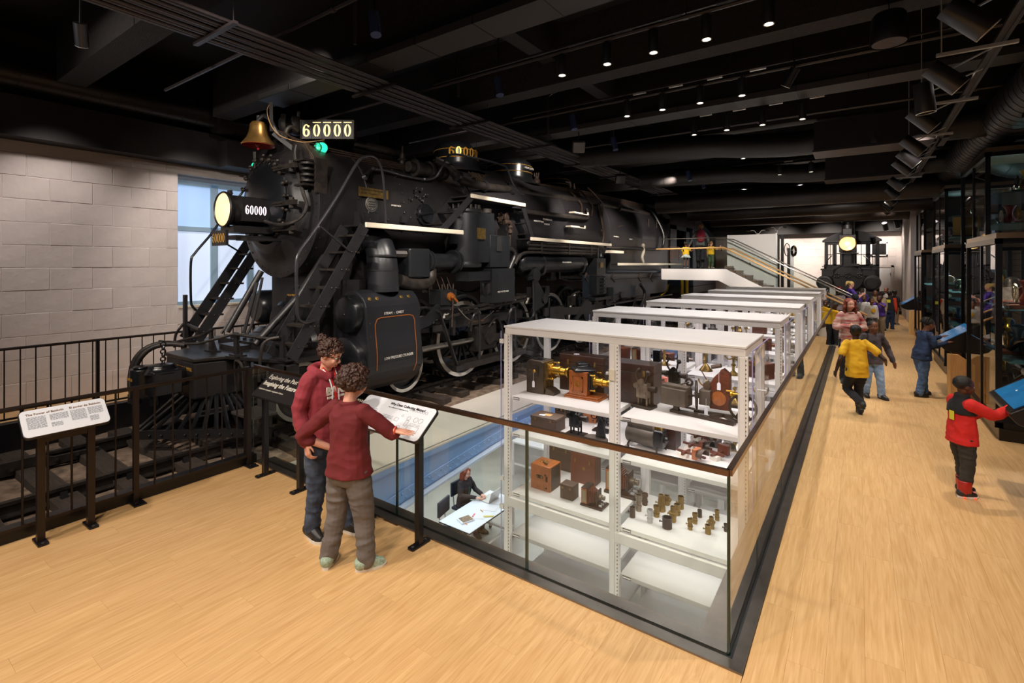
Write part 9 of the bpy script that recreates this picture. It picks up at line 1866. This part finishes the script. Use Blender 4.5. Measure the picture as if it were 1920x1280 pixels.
# ---- small old engine facing us at the end
EX, EY = -0.27, 24.2
en = thing('small_locomotive', 'small old black steam engine facing forward with a tall funnel and lit lamp', 'locomotive', (EX, EY, 0))
def E_(name, mb, m_=None, par=None, bevel=0.0): return mb.build(name, m_ or M_BLK, par or en, bevel=bevel)
def ez(v): return CAM_H+(CYP-v)/FPX*ET
ET = EX*FX+EY*FY
def ex(u):   # world x on the plane Y=EY for pixel u
    return atY(u, 500, EY).x
ex0, ex1 = ex(1545), ex(1651); cx = ex(1590)
BY = EY+2.4
s2 = BY/EY
# cab, set back
bx0, bx1 = atY(1546, 500, BY).x, atY(1649, 500, BY).x; ztop = atY(1600, 449, BY).z
mb = MB()
def slab(x0, x1, z0, z1): mb.bb((x0, BY, z0), (x1, BY+0.08, z1))
zb_, zt_ = 1.2, ztop
W = bx1-bx0
slab(bx0, bx1, 0.6, zt_-0.95-0.15); slab(bx0, bx1, zt_-0.22, zt_)
for a, b in ((0.0, 0.07), (0.15, 0.23), (0.29, 0.60-0.0), (0.76, 0.84), (0.93, 1.0)): slab(bx0+W*a, bx0+W*b, zt_-1.15, zt_-0.2)
E_('cab_front', mb, M_JACK)
mb = MB()
for a in (0.11, 0.19, 0.68, 0.88): slab(bx0+W*a-0.012, bx0+W*a+0.012, zt_-1.15, zt_-0.2)
slab(bx0+W*0.07, bx0+W*0.15, zt_-0.68, zt_-0.65); slab(bx0+W*0.60, bx0+W*0.93, zt_-0.68, zt_-0.65); E_('cab_glazing_bars', mb, M_BLK)
mb = MB()
roof2 = [(bx0-0.08+(W+0.16)*k/16, zt_-0.02+0.42*sin(pi*k/16)**0.9) for k in range(17)]
mb.prism(roof2+[(bx1+0.08, zt_-0.1), (bx0-0.08, zt_-0.1)], (0, BY-0.15, 0), (1, 0, 0), (0, 0, 1), (0, 0.3, 0)); E_('cab_roof', mb, M_JACK)
mb = MB(); mb.bb((bx0, BY+0.08, 0.6), (bx0+0.05, BY+1.5, zt_)); mb.bb((bx1-0.05, BY+0.08, 0.6), (bx1, BY+1.5, zt_)); E_('cab_side', mb, M_JACK)
zc2 = atY(1590, 521, EY).z; R2 = 26*ET/FPX*1.0
mb = MB(); mb.lathe([(0, -0.06), (R2*0.9, -0.05), (R2*0.96, 0.0), (R2, 0.02), (R2*1.0, 0.08), (R2*0.98, 2.4)], (cx, EY, zc2), (0, 1, 0), 40); E_('smokebox', mb, M_BLK)
mb = MB(); bolts(mb, (cx, EY, zc2), (0, -1, 0), R2*0.93, 26, 0.02, 0.03)
E_('rivets', mb)
for dx in (-0.38, 0.0, 0.38):
    mb = MB()
    for a, b in ((0, 0), (0.08, 0.07), (-0.08, 0.07), (0.08, -0.07), (-0.08, -0.07), (0, 0.1), (0, -0.1)): mb.sph((cx+dx+a*0.8, EY-0.08, zc2+0.1+b*0.8), 0.035, 6, 5)
    E_('cast_boss', mb)
mb = MB(); mb.bb((cx-0.4, EY-0.09, zc2+0.08), (cx+0.4, EY-0.07, zc2+0.12)); E_('door_strap', mb)
fz = atY(1590, 405, EY+0.3).z
mb = MB(); mb.lathe([(0.26, zc2+R2*0.9), (0.23, zc2+R2*1.15), (0.22, fz-0.25), (0.26, fz-0.22), (0.26, fz-0.1), (0.38, fz-0.08), (0.38, fz-0.02), (0.2, fz)], (cx, EY+0.35, 0), (0, 0, 1), 26); E_('funnel', mb, M_BLK)
lz = atY(1588, 457, EY-0.1).z
mb = MB(); mb.bb((cx-0.30, EY-0.15, lz-0.34), (cx+0.26, EY+0.3, lz+0.36)); mb.bb((cx-0.18, EY-0.1, lz+0.36), (cx+0.14, EY+0.2, lz+0.62)); mb.bb((cx-0.38, EY-0.25, lz-0.40), (cx+0.36, EY+0.3, lz-0.36)); mb.bb((cx-0.16, EY-0.1, zc2+R2*0.8), (cx+0.12, EY+0.2, lz-0.38)); hl2 = E_('headlamp', mb, M_BLK, None, 0.02); hl2['label'] = 'box headlamp with a glowing lens'
mb = MB(); mb.lathe([(0.30, 0.0), (0.30, 0.1), (0.27, 0.12)], (cx-0.02, EY-0.15, lz), (0, -1, 0), 26); E_('lamp_rim', mb, M_BRONZE, hl2); mb = MB(); mb.lathe([(0.27, 0.06), (0.15, 0.02), (0, 0.0)], (cx-0.02, EY-0.20, lz), (0, -1, 0), 26); E_('lens', mb, mat('lamp_lens_warm', 'FFD890', 0.3, emis='FFCC78', estr=1.1), hl2); mb = MB(); mb.sph((cx-0.02, EY-0.27, lz), 0.06, 10, 8); E_('bulb', mb, mat('lamp_bulb', 'FFF8E8', 0.3, emis='FFF4DC', estr=5.0), hl2)
for s, u in ((-1, 1546), (1, 1635)):
    xx = atY(u, 500, EY).x; zz = atY(u, 530, EY).z
    mb = MB(); mb.lathe([(0, -0.10), (0.18, -0.10), (0.20, -0.06), (0.27, -0.05), (0.30, 0.0), (0.30, 0.8)], (xx, EY, zz), (0, 1, 0), 30); mb.ring((xx, EY-0.07, zz), (0, 1, 0), 0.2, 0.02, 24, 5); E_('cylinder', mb)
    mb = MB(); mb.bb((xx-0.30*1 if s > 0 else xx-0.1, EY, zz+0.28), (xx+0.1 if s > 0 else xx+0.30, EY+0.7, zz+0.55)); mb.bb((xx-0.34 if s > 0 else xx-0.14, EY-0.02, zz+0.52), (xx+0.14 if s > 0 else xx+0.34, EY+0.7, zz+0.58)); mb.cyl((xx, EY+0.2, zz+0.58), (xx, EY+0.2, zz+0.75), 0.03, 8); mb.bb((xx-0.1, EY+0.1, zz+0.66), (xx+0.1, EY+0.3, zz+0.69)); E_('steam_chest', mb)
mb = MB(); mb.bb((cx-1.05, EY-0.05, 0.75), (cx+1.0, EY+0.15, 1.15)); mb.bb((cx-0.9, EY+0.1, 0.5), (cx+0.9, EY+3.5, 1.3)); E_('buffer_beam', mb, M_BLK, None, 0.02)
for s in (-0.72, 0.72):
    for y in (0.9, 2.2): mb = MB(); mb.lathe([(0, 0.06), (0.1, 0.06), (0.4, 0.0), (0.48, 0.05), (0.48, -0.05)], (cx+s, EY+y, 0.48), (1, 0, 0), 24); E_('wheel', mb)
mb = MB()
for x in (cx-0.5, cx+0.5): mb.bb((x-0.12, EY-0.12, 1.0), (x+0.08, EY-0.03, 1.28)); 
mb.build('nickel_step', M_GAL, en)
mb = MB(); mb.tube(smoothpath([(cx-0.75, EY-0.02, zc2+0.35), (cx-0.7, EY-0.05, zc2+0.7), (cx-0.55, EY, zc2+0.9)], 4), 0.02, 6); mb.tube(smoothpath([(cx+0.75, EY-0.02, zc2+0.35), (cx+0.7, EY-0.05, zc2+0.7), (cx+0.5, EY, zc2+0.9)], 4), 0.02, 6); mb.bb((cx+0.08, EY-0.2, zc2+R2*0.85), (cx+0.38, EY+0.02, zc2+R2*0.85+0.1)); E_('pipes', mb)
for i, (u, v) in enumerate(((1682, 420), (1660, 425), (1638, 450))):
    p = atY(u, v, 26.5); r = thing('can_lamp', 'small lit can lamp near the end wall, %s of three' % ['right', 'middle', 'left'][i], 'lamp', tuple(p)); d = V((0.2, 0.6, -0.8)).normalized(); mb = MB(); mb.cyl(p-d*0.2, p+d*0.15, 0.10, 14); mb.build('lamp_body', M_KIOSK, r); mb = MB(); mb.cyl(p+d*0.15, p+d*0.17, 0.085, 14); mb.build('lens', mat('lamp_soft', 'C8C4BC', 0.4, emis='D8D0C4', estr=0.5), r)
